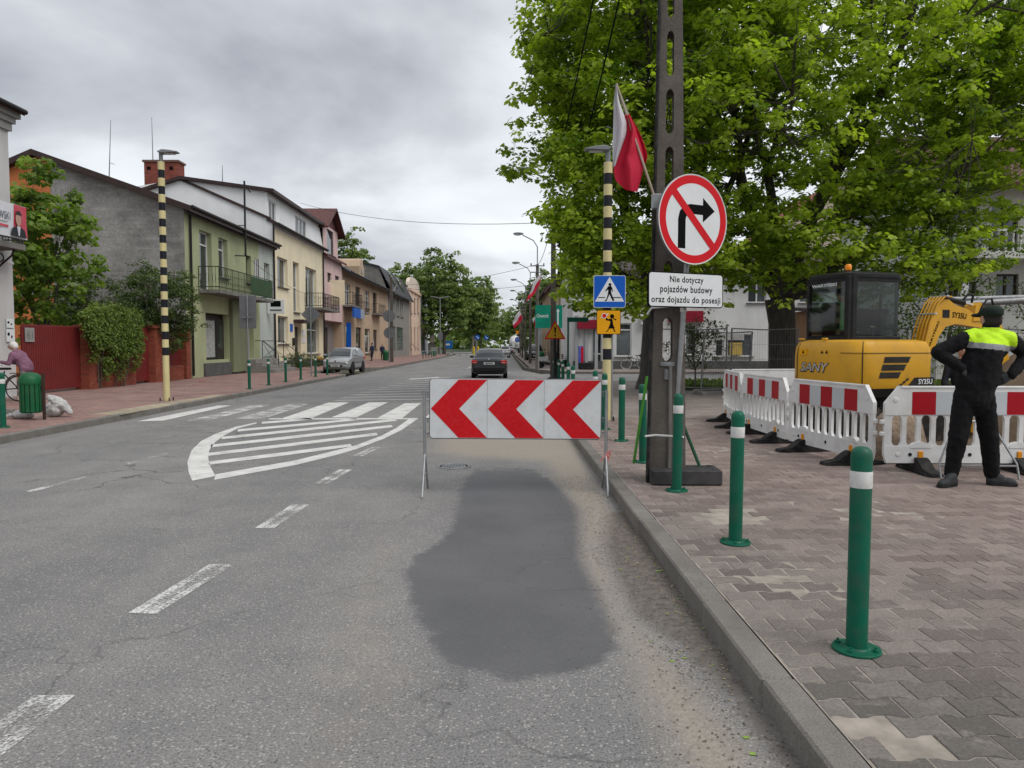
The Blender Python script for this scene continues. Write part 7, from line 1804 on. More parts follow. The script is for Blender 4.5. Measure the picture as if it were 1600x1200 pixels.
def car(name, label, loc, rz, paint, kind='sedan', L=4.38, Wd=1.74, H=1.44, wheel_r=.31, cat='car', group=None, light_red=True):
    """local +y is the front"""
    r = empty(name, loc, rz, label, cat, group); hw = Wd / 2; hl = L / 2
    if kind == 'sedan':   # t, deck z, width factor, bottom z
        S = [(0, .84, .84, .40), (.008, .92, .92, .30), (.035, .985, .965, .22), (.14, .985, 1, .19), (.25, .95, 1, .19), (.50, .93, 1, .19), (.72, .93, 1, .19), (.80, .88, .99, .19), (.92, .78, .95, .2), (.98, .70, .88, .24), (1, .62, .80, .34)]
        cab = dict(rb=.10, rt=.27, ft=.57, fb=.745, base=.935, tw=.66)
    elif kind == 'hatch':
        S = [(0, .86, .86, .40), (.010, .94, .95, .28), (.04, .98, .98, .22), (.2, .98, 1, .19), (.5, .95, 1, .19), (.72, .95, 1, .19), (.80, .92, .99, .19), (.92, .83, .95, .2), (.985, .74, .88, .25), (1, .64, .80, .34)]
        cab = dict(rb=.02, rt=.10, ft=.56, fb=.80, base=.955, tw=.68)
    mb = MB(); n = None; vs = []; fs = []
    for t, zd, wf, zb in S:
        w = hw * wf; y = -hl + t * L
        half = [(0, zb), (w * .82, zb), (w * .96, zb + .08), (w, zb + (zd - zb) * .35), (w * .995, zb + (zd - zb) * .70), (w * .95, zd - .03), (w * .84, zd + .005), (w * .4, zd + .025), (0, zd + .03)]
        full = half + [(-x, z) for x, z in half[-2:0:-1]]; n = len(full); vs += [(x, y, z) for x, z in full]
    for k in range(len(S) - 1):
        for i in range(n): j = (i + 1) % n; fs.append((k * n + i, k * n + j, (k + 1) * n + j, (k + 1) * n + i))
    fs.append(tuple(range(n))); fs.append(tuple((len(S) - 1) * n + i for i in range(n - 1, -1, -1)))
    mb.add(vs, fs); body = mb.build('body', paint, r, smooth=48)
    Y = lambda t: -hl + t * L
    bw = hw * .90; tw = hw * cab['tw']; zb, zt = cab['base'], H
    # cabin shell: slightly domed roof, raked ends
    C = []
    for (t, z, w) in ((cab['rb'], zb, bw), ((cab['rb'] + cab['rt']) / 2, (zb + zt) / 2 + .03, (bw + tw) / 2 + .01), (cab['rt'], zt - .03, tw), ((cab['rt'] + cab['ft']) / 2, zt, tw * 1.02), (cab['ft'], zt - .045, tw * .99), ((cab['ft'] + cab['fb']) / 2, (zb + zt) / 2, (bw + tw) / 2 + .005), (cab['fb'], zb - .02, bw)):
        C.append((Y(t), z, w))
    mb = MB(); vs = []; fs = []
    for y, z, w in C: vs += [(-bw * 1.0, y, zb - .03), (-w, y, z - .035), (-w * .86, y, z), (0, y, z + .018), (w * .86, y, z), (w, y, z - .035), (bw * 1.0, y, zb - .03)]
    for k in range(len(C) - 1):
        for i in range(6): fs.append((k * 7 + i, k * 7 + i + 1, (k + 1) * 7 + i + 1, (k + 1) * 7 + i))
    mb.add(vs, fs); cb_ = mb.build('cabin', paint, r, smooth=50)
    def lerp(a, b, f): return tuple(a[i] + (b[i] - a[i]) * f for i in range(3))
    def screen(nm, c0, c1, out, f0=.08, f1=.88):
        (y0, z0, w0), (y1, z1, w1) = c0, c1; q = MB(); a = f0; b = f1; P = []
        for f in (a, (a + b) / 2, b):
            y = y0 + (y1 - y0) * f; z = z0 + (z1 - z0) * f + .055 * math.sin(math.pi * f); w = (w0 + (w1 - w0) * f) * .88
            P.append([(-w, y + out, z + .004), (-w * .5, y + out, z + .022), (0, y + out, z + .03), (w * .5, y + out, z + .022), (w, y + out, z + .004)])
        for k in range(2):
            q.add(P[k] + P[k + 1], [(i, i + 1, 6 + i, 5 + i) for i in range(4)])
        return q.build(nm, M_CARGL, cb_, smooth=180)
    screen('rear_window', C[0], C[2], -.02); screen('windscreen', C[6], C[4], .02)
    for sx in (-1, 1):
        q = MB(); ya, yb_, yc, yd = Y(cab['rb']) + .22, Y(cab['rt']) + .06, Y(cab['ft']) - .02, Y(cab['fb']) - .22
        q.poly([(sx * (bw + .012), ya, zb + .03), (sx * (tw + .022), yb_, zt - .10), (sx * (tw + .025), yc, zt - .10), (sx * (bw + .012), yd, zb + .03)]); sw = q.build('side_window', M_CARGL, cb_)
        q = MB(); ym = (ya + yd) / 2 + .05; q.poly([(sx * (bw + .017), ym - .04, zb + .03), (sx * (tw + .030), ym - .04, zt - .10), (sx * (tw + .030), ym + .04, zt - .10), (sx * (bw + .017), ym + .04, zb + .03)]); q.build('pillar', M_DTRIM, sw)
        q = MB(); q.box((sx * (hw + .09), Y(cab['fb']) - .28, zb + .09), (.2, .09, .13), bev=.03); q.build('mirror', paint, r)
        q = MB(); q.box((sx * (hw + .003), (Y(.5)), .62), (.012, L * .46, .012)); q.build('door_seam', M_DTRIM, body)
    zl = .80 if kind == 'sedan' else .85
    for sx in (-1, 1):
        q = MB(); q.box((sx * hw * .80, -hl + .055, zl), (.30, .12, .20), bev=.03); q.build('tail_light', M_TAIL, body)
        q = MB(); q.box((sx * hw * .68, hl - .14, .70), (.36, .22, .15), bev=.05); q.build('headlight', M_HEADL, body)
        q = MB(); q.box((sx * hw * .80, -hl + .022, zl - .02), (.18, .07, .05), bev=.012); q.build('reverse_light', pm('lamp_pale', (.5, .3, .28), .25, bump=0), body)
    q = MB(); q.box((0, -hl + .005, .46), (Wd * .90, .16, .26), bev=.06); q.build('rear_bumper', paint if kind != 'sedan' else M_DTRIM, body)
    q = MB(); q.box((0, hl - .06, .42), (Wd * .84, .16, .22), bev=.06); q.build('front_bumper', paint, body)
    q = MB(); q.box((0, hl - .005, .44), (Wd * .50, .08, .11), bev=.02); q.build('grille', M_DTRIM, body)
    for y, z in ((-hl - .012, .74 if kind == 'sedan' else .62), (hl + .035, .46)):
        q = MB(); q.box((0, y if y < 0 else y, z), (.52, .02, .115)); pl_ = q.build('number_plate', M_PLATE, body)
        q = MB(); q.box((0, y + (-.012 if y < 0 else .012), z), (.36, .004, .05)); q.build('plate_characters', M_GREYBACK, pl_)
    for y in (-hl + .012, hl - .045):
        q = MB(); q.lathe([(.001, -.03), (.055, -.02), (.055, .02), (.001, .03)], 14, TR(0, y - (.045 if y < 0 else -.04), .93 if y < 0 else .72) @ RX(R(90))); q.build('badge', M_SILV2, body, smooth=40)
    for sx in (-1, 1):
        for t in (.185, .80):
            q = MB(); R_ = wheel_r; wz = .10
            q.lathe([(R_ * .62, -wz), (R_ * .92, -wz), (R_, -wz * .7), (R_, wz * .7), (R_ * .92, wz), (R_ * .62, wz)], 22, TR(sx * (hw - .10), Y(t), R_) @ RY(R(90))); wh = q.build('wheel', M_TYRE, r, smooth=40)
            q = MB(); q.lathe([(.001, -.085), (R_ * .55, -.09), (R_ * .64, -.10), (R_ * .64, .10), (R_ * .55, .09), (.001, .085)], 18, TR(sx * (hw - .098), Y(t), R_) @ RY(R(90))); q.build('rim', M_RIM, wh, smooth=40)
            q = MB(); q.lathe([(.001, -.002), (R_ + .06, -.002), (R_ + .06, .002), (.001, .002)], 20, TR(sx * (hw + .001), Y(t), R_ + .02) @ RY(R(90))); q.build('wheel_arch', M_DTRIM, body)
    return r
M_SILV2 = pm('chrome_badge', (.5, .5, .52), .2, .9, bump=0)
car('car', 'dark blue black sedan driving away behind the chevron board', (-.76, 37.7, .008), 0, carpaint('dark_blue_paint', (.006, .009, .013), .1))
car('car', 'small silver hatchback parked on the left facing the camera', (-9.45, 43.6, .008), R(180 - 4), carpaint('silver_paint', (.36, .37, .38), .45), 'hatch', 3.54, 1.64, 1.49)
car('car', 'white car queuing ahead of the dark sedan', (.05, 128, .012), 0, carpaint('white_paint', (.6, .6, .6), .0), 'hatch', 4.1, 1.75, 1.5)
car('car', 'grey sedan queuing to the right of the white car', (1.0, 137, .012), R(-6), carpaint('grey_paint', (.20, .22, .25), .4))
car('car', 'dark car parked on the right pavement beyond the side street', (3.1, 77, .125), R(180), carpaint('black_paint', (.012, .012, .014), .1), 'hatch', 4.2, 1.78, 1.6)
# ---- concrete mixer truck
mt_ = empty('mixer_truck', (2.2, 165, .012), R(-4), 'concrete mixer truck with striped white drum in the far queue', 'truck')
q = MB(); q.box((0, -1, .95), (2.3, 7.5, .35), bev=.05); q.build('chassis', M_EXK, mt_)
q = MB(); q.box((0, 3.0, 1.9), (2.4, 1.9, 2.4), bev=.15); q.build('cab', carpaint('white_paint', (.6, .6, .6)), mt_)
q = MB(); q.lathe([(.55, -2.5), (.7, -2.4), (1.15, -.8), (1.2, .6), (.9, 1.8), (.4, 2.0)], 24, TR(0, -.9, 2.55) @ RX(R(-75)) @ RX(R(0))); dm = q.build('drum', pm('drum_white', (.55, .54, .51), .6, dirt=.2), mt_, smooth=40)
q = MB(); q.lathe([(.50, -2.52), (.30, -2.48), (.001, -2.46)], 20, TR(0, -.9, 2.55) @ RX(R(-75))); q.build('drum_mouth', M_SBLACK, dm)
q = MB(); q.prism([(-.5, 0), (.5, 0), (.2, -1.3), (-.2, -1.3)], -.1, .1, TR(0, -4.0, 2.4) @ UP); q.build('chute', pm('drum_white', (.55, .54, .51)), mt_)
for sx in (-1, 1):
    for y in (-3.4, -2.1, 2.6): q = MB(); q.lathe([(.3, -.16), (.5, -.16), (.52, 0), (.5, .16), (.3, .16)], 18, TR(sx * 1.0, y, .52) @ RY(R(90))); q.build('wheel', M_TYRE, mt_, smooth=40)
    q = MB(); q.box((sx * .9, -4.72, 1.0), (.3, .06, .14)); q.build('tail_light', M_TAIL, mt_)
# ---- bicycles
def bicycle(label, loc, rz, lean=0, parts=True):
    r = empty('bicycle', loc, rz, label, 'bicycle'); r.rotation_euler = (lean, 0, rz)
    fr = pm('bike_frame_dark', (.02, .02, .022), .4); ch = pm('bike_chrome', (.5, .5, .51), .25, .8, bump=0)
    for x in (-.52, .52):
        q = MB(); q.tube([(x + .33 * math.cos(t), 0, .34 + .33 * math.sin(t)) for t in np.linspace(0, 2 * math.pi, 29)], .016, 6, cap=False); w = q.build('wheel', M_TYRE, r, smooth=180)
        q = MB(); q.tube([(x + .305 * math.cos(t), 0, .34 + .305 * math.sin(t)) for t in np.linspace(0, 2 * math.pi, 29)], .010, 5, cap=False); q.build('rim', ch, w, smooth=180)
        q = MB()
        for k in range(14): a = k * math.pi / 7; q.tube([(x, 0, .34), (x + .30 * math.cos(a), 0, .34 + .30 * math.sin(a))], .0018, 3)
        o = q.build('spokes', ch, w); o['kind'] = 'stuff'
        q = MB(); q.tube([(x + .365 * math.cos(t), 0, .34 + .365 * math.sin(t)) for t in np.linspace(.2, 2.9, 12)], .014, 5); q.build('mudguard', fr, r, smooth=180)
    q = MB()
    for a, b in (((-.52, 0, .34), (-.05, 0, .30)), ((-.05, 0, .30), (-.18, 0, .80)), ((-.52, 0, .34), (-.16, 0, .72)), ((-.05, 0, .30), (.36, 0, .72)), ((-.12, 0, .62), (.36, 0, .80)), ((.34, 0, .92), (.40, 0, .62)), ((.40, 0, .62), (.52, 0, .34))): q.tube([a, b], .016, 7)
    q.build('frame', fr, r, smooth=60)
    q = MB(); q.tube([(.20, -.30, .98), (.28, -.27, 1.02), (.34, 0, .98), (.28, .27, 1.02), (.20, .30, .98)], .012, 6); q.tube([(.34, 0, .9), (.34, 0, 1.0)], .014, 6); q.build('handlebar', ch, r, smooth=60)
    q = MB(); q.box((-.20, 0, .86), (.26, .17, .06), bev=.028); q.build('saddle', M_BLACK, r)
    q = MB(); q.box((-.55, 0, .74), (.4, .14, .02)); q.tube([(-.5, .05, .34), (-.6, .05, .74)], .006, 5); q.tube([(-.5, -.05, .34), (-.6, -.05, .74)], .006, 5); q.build('carrier', fr, r)
    q = MB(); q.lathe([(.09, -.004), (.09, .004)], 14, TR(-.05, -.05, .30) @ RX(R(90))); q.tube([(-.05, -.06, .30), (.08, -.06, .2)], .01, 5); q.tube([(-.05, .06, .30), (-.18, .06, .4)], .01, 5); q.build('crank', ch, r)
    return r
b1 = bicycle('bicycle pushed by the woman in plum at the left edge', (-13.42, 19.68, PZ), R(180))
q = MB(); q.box((.55, 0, .93), (.3, .34, .28), bev=.04); q.build('front_bag', M_BLACK, b1)
b2 = bicycle('dark bicycle with pale tyres parked by the shop window', (8.05, 45.9, .12), R(180), 0)
q = MB(); q.box((-.55, 0, .86), (.44, .36, .2), bev=.05); q.build('basket', M_BLACK, b2)
for ch_ in b2.children:
    if ch_.name.startswith('wheel'): ch_.data.materials[0] = pm('pale_tyre', (.45, .44, .42), .7)
bicycle('second bicycle leaning behind the concrete pole by the shops', (11.0, 44.6, .12), R(10), 0)
# ---- scooter parked on the far corner
sc_ = empty('scooter', (2.95, 48.5, .12), R(10), 'small motor scooter parked on the far corner beyond the bollards', 'scooter')
for x in (-.6, .6):
    q = MB(); q.lathe([(.12, -.05), (.22, -.05), (.24, 0), (.22, .05), (.12, .05)], 18, TR(x, 0, .24) @ RX(R(90))); w = q.build('wheel', M_TYRE, sc_, smooth=40); q = MB(); q.lathe([(.001, -.04), (.13, -.045), (.13, .045), (.001, .04)], 14, TR(x, 0, .24) @ RX(R(90))); q.build('rim', M_RIM, w)
q = MB(); q.prism([(-.48, .30), (-.30, .28), (.25, .28), (.38, .95), (.48, .95), (.40, .3), (.2, .2), (-.25, .2), (-.35, .45), (-.55, .5)], -.15, .15, sc_.matrix_basis.inverted() @ sc_.matrix_basis @ UP); q.build('fairing', pm('scooter_dark', (.03, .03, .032), .35), sc_)
q = MB(); q.prism([(-.85, .62), (-.80, .72), (-.15, .78), (-.10, .7), (-.2, .45), (-.6, .42)], -.14, .14, UP); q.build('seat', pm('scooter_grey', (.3, .3, .31), .4), sc_)
q = MB(); q.tube([(-.52 + 1.0, 0, .95), (-.52 + .98, 0, 1.05)], .03, 6); q.tube([(.38, -.3, 1.08), (.46, 0, 1.05), (.38, .3, 1.08)], .014, 6); q.tube([(.46, 0, .95), (.6, 0, .24)], .03, 6); q.build('handlebar', M_BLACK, sc_)

# ================================================================ RIGHT SIDE BACKGROUND, FAR STREET, SMALL THINGS
class HouseF(House):
    """house whose front faces the camera side (-y)"""
    def __init__(s, name, label, X0, X1, Y, z0=.12):
        s.X0, s.Yp, s.z0 = X0, Y, z0; s.L = X1 - X0; s.r = empty(name, (X0, Y, z0), 0, label, 'building')
    def uz(s, x, y): p = dp(x, y, s.Yp); return p.x - s.X0, p.z - s.z0
# ---- white corner shop
w0 = HouseF('corner_shop', 'long pale grey shop building across the side street', 4.3, 24.0, 47.0)
M_SHOPW = stucco('shop_pale_render', (.62, .62, .61), .2)
O = [w0.op(926, 941, 512, 572), w0.op(962, 987, 505, 557), w0.op(1071, 1089, 507, 555), w0.op(1118, 1131, 528, 557), w0.op(1137, 1176, 522, 557), w0.op(1050, 1068, 510, 574)]
O[0] = (O[0][0], O[0][1], .1, O[0][3]); O[5] = (O[5][0], O[5][1], .1, O[5][3])
U2 = [(1.2 + 3.3 * k, 2.4 + 3.3 * k, 4.2, 5.6) for k in range(6)]
w0.wall(0, w0.L, 0, 6.3, O + U2, M_SHOPW, rv=.2)
w0.win(O[0], 2, y=.1, sill=False, trans=.34); w0.win(O[1], 1, y=.1, trans=.80); w0.win(O[2], 1, y=.12); w0.win(O[3], 1, y=.12); w0.win(O[4], 1, y=.12); w0.win(O[5], 1, y=.12, sill=False, trans=.3)
for o in U2: w0.win(o, 2, y=.12)
w0.ends(10, 6.3, None, M_SHOPW, at=(0, w0.L)); w0.back(10, 6.3, M_SHOPW); w0.slope(-.4, w0.L + .4, [(-.5, 6.2), (5, 8.0), (10.5, 6.2)], .2, M_ROOFD)
w0.box('plinth', (w0.L / 2, -.04, .25), (w0.L, .08, .5), M_PLINTH)
for k in range(3): w0.box('pilaster', (.25 + k * .62, -.08, 1.7), (.2, .16, 3.4), stucco('pilaster_grey', (.36, .37, .38)))
fa = w0.uz(1046, 505); w0.box('red_fascia', (fa[0] + 1.0, -.12, fa[1] + .42), (2.2, .24, .7), pm('fascia_red', (.24, .012, .03), .5))
fl = w0.uz(915, 512); w0.box('red_awning', (fl[0] + .1, -.25, fl[1] + .2), (1.3, .5, .55), pm('fascia_red', (.24, .012, .03), .5))
sl = w0.uz(1150, 545); w0.box('yellow_poster', (sl[0], -.005, sl[1]), (.8, .02, .8), pm('poster_yellow', (.5, .36, .10), .5)); w0.box('grey_poster', (sl[0] - .4, -.005, sl[1] + .75), (1.8, .02, .4), pm('poster_grey', (.4, .4, .38), .5))
ac = empty('air_conditioner', dp(1009, 500, 46.75), 0, 'white air conditioning unit on the corner shop wall', 'air conditioner')
q = MB(); q.box((0, 0, 0), (.62, .35, .62), bev=.03); q.build('case', M_PVC, ac); q = MB(); q.lathe([(.25, -.01), (.27, 0), (.25, .01), (.001, .01)], 18, TR(0, -.18, 0) @ RX(R(90))); q.build('fan_grille', M_GREYBACK, ac)
# ---- receding right-hand street front
def right_front(name, label, Y0, Y1, X, H, mat, roof, ops=True):
    r = empty(name, (X, Y1, .12), R(-90), label, 'building'); L = Y1 - Y0; hh = House.__new__(House); hh.r = r; hh.L = L
    ops_ = []
    n = max(2, int(L / 4.5))
    for k in range(n):
        u = (k + .5) * L / n; ops_ += [(u - .6, u + .6, 4.3, 6.0), (u - .9, u + .9, .8, 2.9)]
    ops_ = [o for o in ops_ if o[3] < H - .4]
    hh.wall(0, L, 0, H, ops_, mat, rv=.2)
    for o in ops_: hh.win(o, 2, y=.12)
    hh.ends(9, H, None, mat, at=(0, L)); hh.back(9, H, mat); hh.slope(-.2, L + .2, [(-.6, H - .1), (4.5, H + 2.6), (9.5, H)], .2, roof)
    return hh
right_front('beige_house', 'beige house along the right street front beyond the corner shop', 57.5, 72, 4.4, 6.8, stucco('beige_render', (.42, .34, .24), .3), M_ROOFR)
right_front('tan_house', 'tan house further along the right street front', 72.2, 92, 4.6, 7.4, stucco('tan_render', (.36, .27, .18), .3), M_ROOFD)
right_front('grey_far_house', 'grey house at the far right end of the street', 92.4, 125, 5.0, 7.0, stucco('far_grey', (.33, .33, .33), .3), M_ROOFR)
# ---- villa with white balustrade
v = HouseF('villa', 'white villa with dark windows and white balustrade balcony on the right', 17.6, 30.0, 30.0, PZ)
M_VIL = stucco('villa_render', (.56, .56, .54), .2); zf = v.uz(1500, 400)[1]; zt2 = 7.9
VO = [v.op(1483, 1498, 440, 478), v.op(1503, 1526, 440, 478), v.op(1557, 1592, 428, 466), v.op(1483, 1527, 322, 392), v.op(1550, 1592, 318, 392)]
v.wall(0, v.L, 0, zt2, VO, M_VIL, rv=.2)
for o in VO: v.win(o, 2, y=.14, fr=pm('dark_brown_frame', (.035, .022, .018), .5), gl=M_GLASS_L)
v.ends(9, zt2, None, M_VIL, at=(0, v.L)); v.back(9, zt2, M_VIL); v.slope(-.6, v.L + .6, [(-1.0, zt2 - .05), (4.5, zt2 + 3.2), (9.6, zt2)], .25, M_ROOFR)
bs_ = v.box('balcony', (v.L / 2 - .05, -.7, zf - .12), (v.L - .1, 1.4, .26), M_VIL)
nb_ = 44
for k in range(nb_):
    x = .1 + (v.L - .2) * k / (nb_ - 1); q = MB(); q.lathe([(.05, 0), (.05, .08), (.03, .14), (.055, .3), (.03, .55), (.05, .72), (.05, .8)], 8, c=(x, -1.3, zf)); q.build('baluster', M_PVC, bs_, smooth=50)
v.box('handrail', (v.L / 2, -1.3, zf + .84), (v.L, .14, .09), M_PVC, bs_)
for x in (.0, v.L / 2, v.L): v.box('pier', (x, -1.3, zf + .5), (.3, .3, 1.0), M_PVC, bs_)
v.box('column', (.25, -1.2, zf / 2 - .12), (.28, .28, zf - .24), M_PVC); v.box('column', (v.L - .25, -1.2, zf / 2 - .12), (.28, .28, zf - .24), M_PVC)
# ---- gabled cream house with red roof glimpsed between the maples
gh = HouseF('gabled_house', 'tall cream house with red roof glimpsed through the maple', 21.5, 31.0, 58.0, .12)
GO = [(1.2 + 2.4 * (k % 4), 2.3 + 2.4 * (k % 4), 1.2 + 3.1 * (k // 4), 3.0 + 3.1 * (k // 4)) for k in range(12)]
M_GHC = stucco('gable_cream', (.52, .44, .36), .2); gh.wall(0, gh.L, 0, 10.6, GO, M_GHC, rv=.2)
for o in GO: gh.win(o, 2)
q = MB(); q.poly([(0, 0, 10.6), (gh.L, 0, 10.6), (gh.L / 2, 0, 14.2)]); q.build('gable', M_GHC, gh.r); gh.ends(10, 10.6, None, M_GHC, at=(0, gh.L)); gh.back(10, 10.6, M_GHC)
q = MB()
for sgn in (-1, 1): q.add([(gh.L / 2, -.5, 14.4), (gh.L / 2, 10.5, 14.4), (gh.L / 2 + sgn * (gh.L / 2 + .6), 10.5, 10.3), (gh.L / 2 + sgn * (gh.L / 2 + .6), -.5, 10.3)], [(0, 1, 2, 3)])
q.build('roof', pm('bright_red_tile', (.26, .05, .035), .6, var=.2, bump=.4, bs=12), gh.r)
# ---- brown timber kiosk + low houses closing the square
kq = HouseF('timber_kiosk', 'brown timber fronted shop behind the excavator cab', 14.9, 20.5, 34.5, .12)
KO = [(.6, 1.7, .1, 2.3), (2.3, 4.6, .9, 2.3)]; kq.wall(0, kq.L, 0, 3.2, KO, pm('kiosk_wood', (.20, .11, .055), .7, space='World'), rv=.1)
kq.door(KO[0], M_PVC, y=.05); kq.win(KO[1], 2, y=.05); kq.ends(4, 3.2, None, MATS['kiosk_wood'], at=(0, kq.L)); kq.back(4, 3.2, MATS['kiosk_wood']); kq.slope(-.4, kq.L + .4, [(-.6, 3.15), (4.3, 3.5)], .15, M_ROOFD)
rb_ = HouseF('row_house', 'low pale row house closing the square at far right', 31.5, 60, 44, .12)
RO = [(1 + 3.2 * k, 2.2 + 3.2 * k, 1.0, 2.6) for k in range(8)]; rb_.wall(0, rb_.L, 0, 4.2, RO, M_SHOPW, rv=.2)
for o in RO: rb_.win(o, 2)
rb_.ends(9, 4.2, None, M_SHOPW, at=(0, rb_.L)); rb_.back(9, 4.2, M_SHOPW); rb_.slope(-.3, rb_.L, [(-.5, 4.1), (4.5, 7), (9.5, 4.1)], .2, M_ROOFR)
# ---- temporary mesh fence
def mesh_panel(label, x, y, rz, w=2.2, h=2.0, tilt=0):
    r = empty('mesh_fence_panel', (x, y, PZ), rz, label, 'fence', 'temporary mesh fence panels'); r.rotation_euler = (tilt, 0, rz)
    q = MB(); q.tube([(0, 0, .02), (0, 0, h)], .026, 8); q.tube([(w, 0, .02), (w, 0, h)], .026, 8); q.tube([(0, 0, h), (w * .5, 0, h - .04), (w, 0, h)], .018, 6); q.tube([(0, 0, .15), (w, 0, .15)], .018, 6); q.build('frame', M_STEEL_D, r, smooth=60)
    q = MB()
    for k in range(1, 26): q.tube([(w * k / 26, 0, .15), (w * k / 26, 0, h - .02)], .0035, 3)
    for z in (.6, 1.05, 1.5): q.tube([(0, 0, z), (w, 0, z)], .004, 3)
    o = q.build('wire_mesh', M_STEEL_D, r); o['kind'] = 'stuff'
    for xx in (0, w): q = MB(); q.box((xx, 0, .06), (.22, .6, .12), bev=.02); q.build('concrete_foot', M_STONE, r)
    return r
mesh_panel('bent mesh fence panel left of the maple trunk with rounded top', 7.0, 22.8, R(8)); mesh_panel('straight mesh fence panel behind the no right turn sign', 5.0, 23.6, R(-20), 2.0); mesh_panel('leaning mesh fence panel crossing the straight one', 5.9, 22.2, R(14), 1.6, 1.9, R(6))
mesh_panel('mesh fence panel right of the maple trunk', 10.2, 22.6, R(3)); mesh_panel('mesh fence panel behind the excavator boom', 12.6, 22.8, R(2)); mesh_panel('mesh fence panel at the right end by the villa', 15.0, 22.9, R(-3), 2.4)
# ---- verge with grass and stone edging
vg = MB(); vg.poly([(5.2, 24.2, .15), (20, 24.2, .15), (20, 29.6, .15), (5.2, 29.6, .15)]); vg.build('grass_verge', M_GRASS)['kind'] = 'structure'
rgv = np.random.default_rng(6); Pg = np.stack([rgv.uniform(5.2, 16, 6000), rgv.uniform(24.2, 27.5, 6000), rgv.uniform(.16, .34, 6000)], 1)
gr = leaves('verge_grass', Pg, .20, M_IVY, None, 'oval', 6, .1); tag(gr, 'grass and weeds on the verge under the maples', 'grass', kind='stuff')
# ---- shrubs and small trees on the right
small_tree('birch', Vector((13.2, 22.0, PZ)), 'slender light leaved tree beside the excavator boom', 6.2, (1.7, 1.5), M_IVY, 41, 420, 18, .10, .34, 'oval', trunk=.06, zc=.56, zr=.42)
small_tree('sparse_bush', Vector((16.2, 20.5, PZ)), 'sparse reddish green bush before the villa, right one', 4.6, (1.5, 1.2), M_DRYLEAF, 42, 280, 14, .085, .3, 'oval', cat='shrub', trunk=.04, zc=.6, zr=.4)
small_tree('sparse_bush', Vector((14.4, 19.2, PZ)), 'sparse bush before the villa, left one', 3.8, (1.2, 1.0), M_DRYLEAF, 43, 240, 14, .085, .28, 'oval', cat='shrub', trunk=.04, zc=.58, zr=.4)
small_tree('leafy_shrub', Vector((6.2, 24.0, PZ)), 'small leafy shrub growing through the mesh fence', 2.6, (1.0, .7), M_DRYLEAF, 44, 130, 14, .09, .25, 'oval', cat='shrub', trunk=.03, zc=.62, zr=.36)
small_tree('juniper_bush', Vector((-12.6, 45.5, PZ)), 'low dark juniper bush before the cream house', 1.1, (1.3, .7), M_DKLEAF, 45, 150, 20, .07, .2, 'oval', cat='shrub', trunk=.03, zc=.5, zr=.45)
# ---- far trees
def far_tree(label, x, y, h, rx, mat, seed, nt=420, nl=14, ls=.55, tuft=1.0, zc=.58, zr=.42):
    return small_tree('street_tree', Vector((x, y, .1)), label, h, (rx, rx * .9), mat, seed, nt, nl, ls, tuft, 'card', trunk=.3, zc=zc, zr=zr, depth=2)
FT = [('big dark green tree left of the far street, tallest one', -10.5, 128, 17.5, 5.6, M_FARLEAF), ('broad tree behind the peach house gable', -17.5, 142, 17.5, 5.4, M_FARLEAF), ('rounded tree beside the far queue of cars', -6.0, 150, 15.5, 5.0, M_FARLEAF), ('low branched tree over the roundabout island', -8.5, 182, 16, 6.0, M_FARLT),
      ('tree overhanging the far right street front', 7.0, 142, 15, 4.6, M_FARLEAF), ('distant pale tree closing the street', 3.4, 260, 15, 8, M_FARLT), ('distant tree left of the street end', -8, 250, 17, 8, M_FARLEAF), ('distant tree right of the street end', 13, 225, 17, 7, M_FARLEAF),
      ('feathery light tree behind the mansard roof, left one', -33, 118, 23.5, 5.2, M_FARLT), ('feathery light tree behind the mansard roof, right one', -27, 128, 21.5, 4.6, M_FARLT), ('tree behind the small white house', -24, 160, 18, 6, M_FARLEAF)]
for i, (l, x, y, h, rx, m) in enumerate(FT): far_tree(l, x, y, h, rx, m, 60 + i, 700, 19, .42, .85)
# closing woodland far off
nr_ = np.random.default_rng(77); Pw = []
for k in range(300):
    a = nr_.uniform(-1, 1); X = a * 330; Yw = 300 + 40 * nr_.random() - 120 * abs(a) ** 2; Pw.append((X, Yw, nr_.uniform(-1, 10.5) * (1.0 + .3 * math.sin(a * 17))))
Pq, dq = puff(nr_, Pw, 60, 5.5, .9); wd = leaves('far_woodland', Pq, 2.2, M_FARLEAF, None, 'card', 5, .4, .4, None, dq); tag(wd, 'distant line of trees beyond the town', 'woodland', kind='stuff')
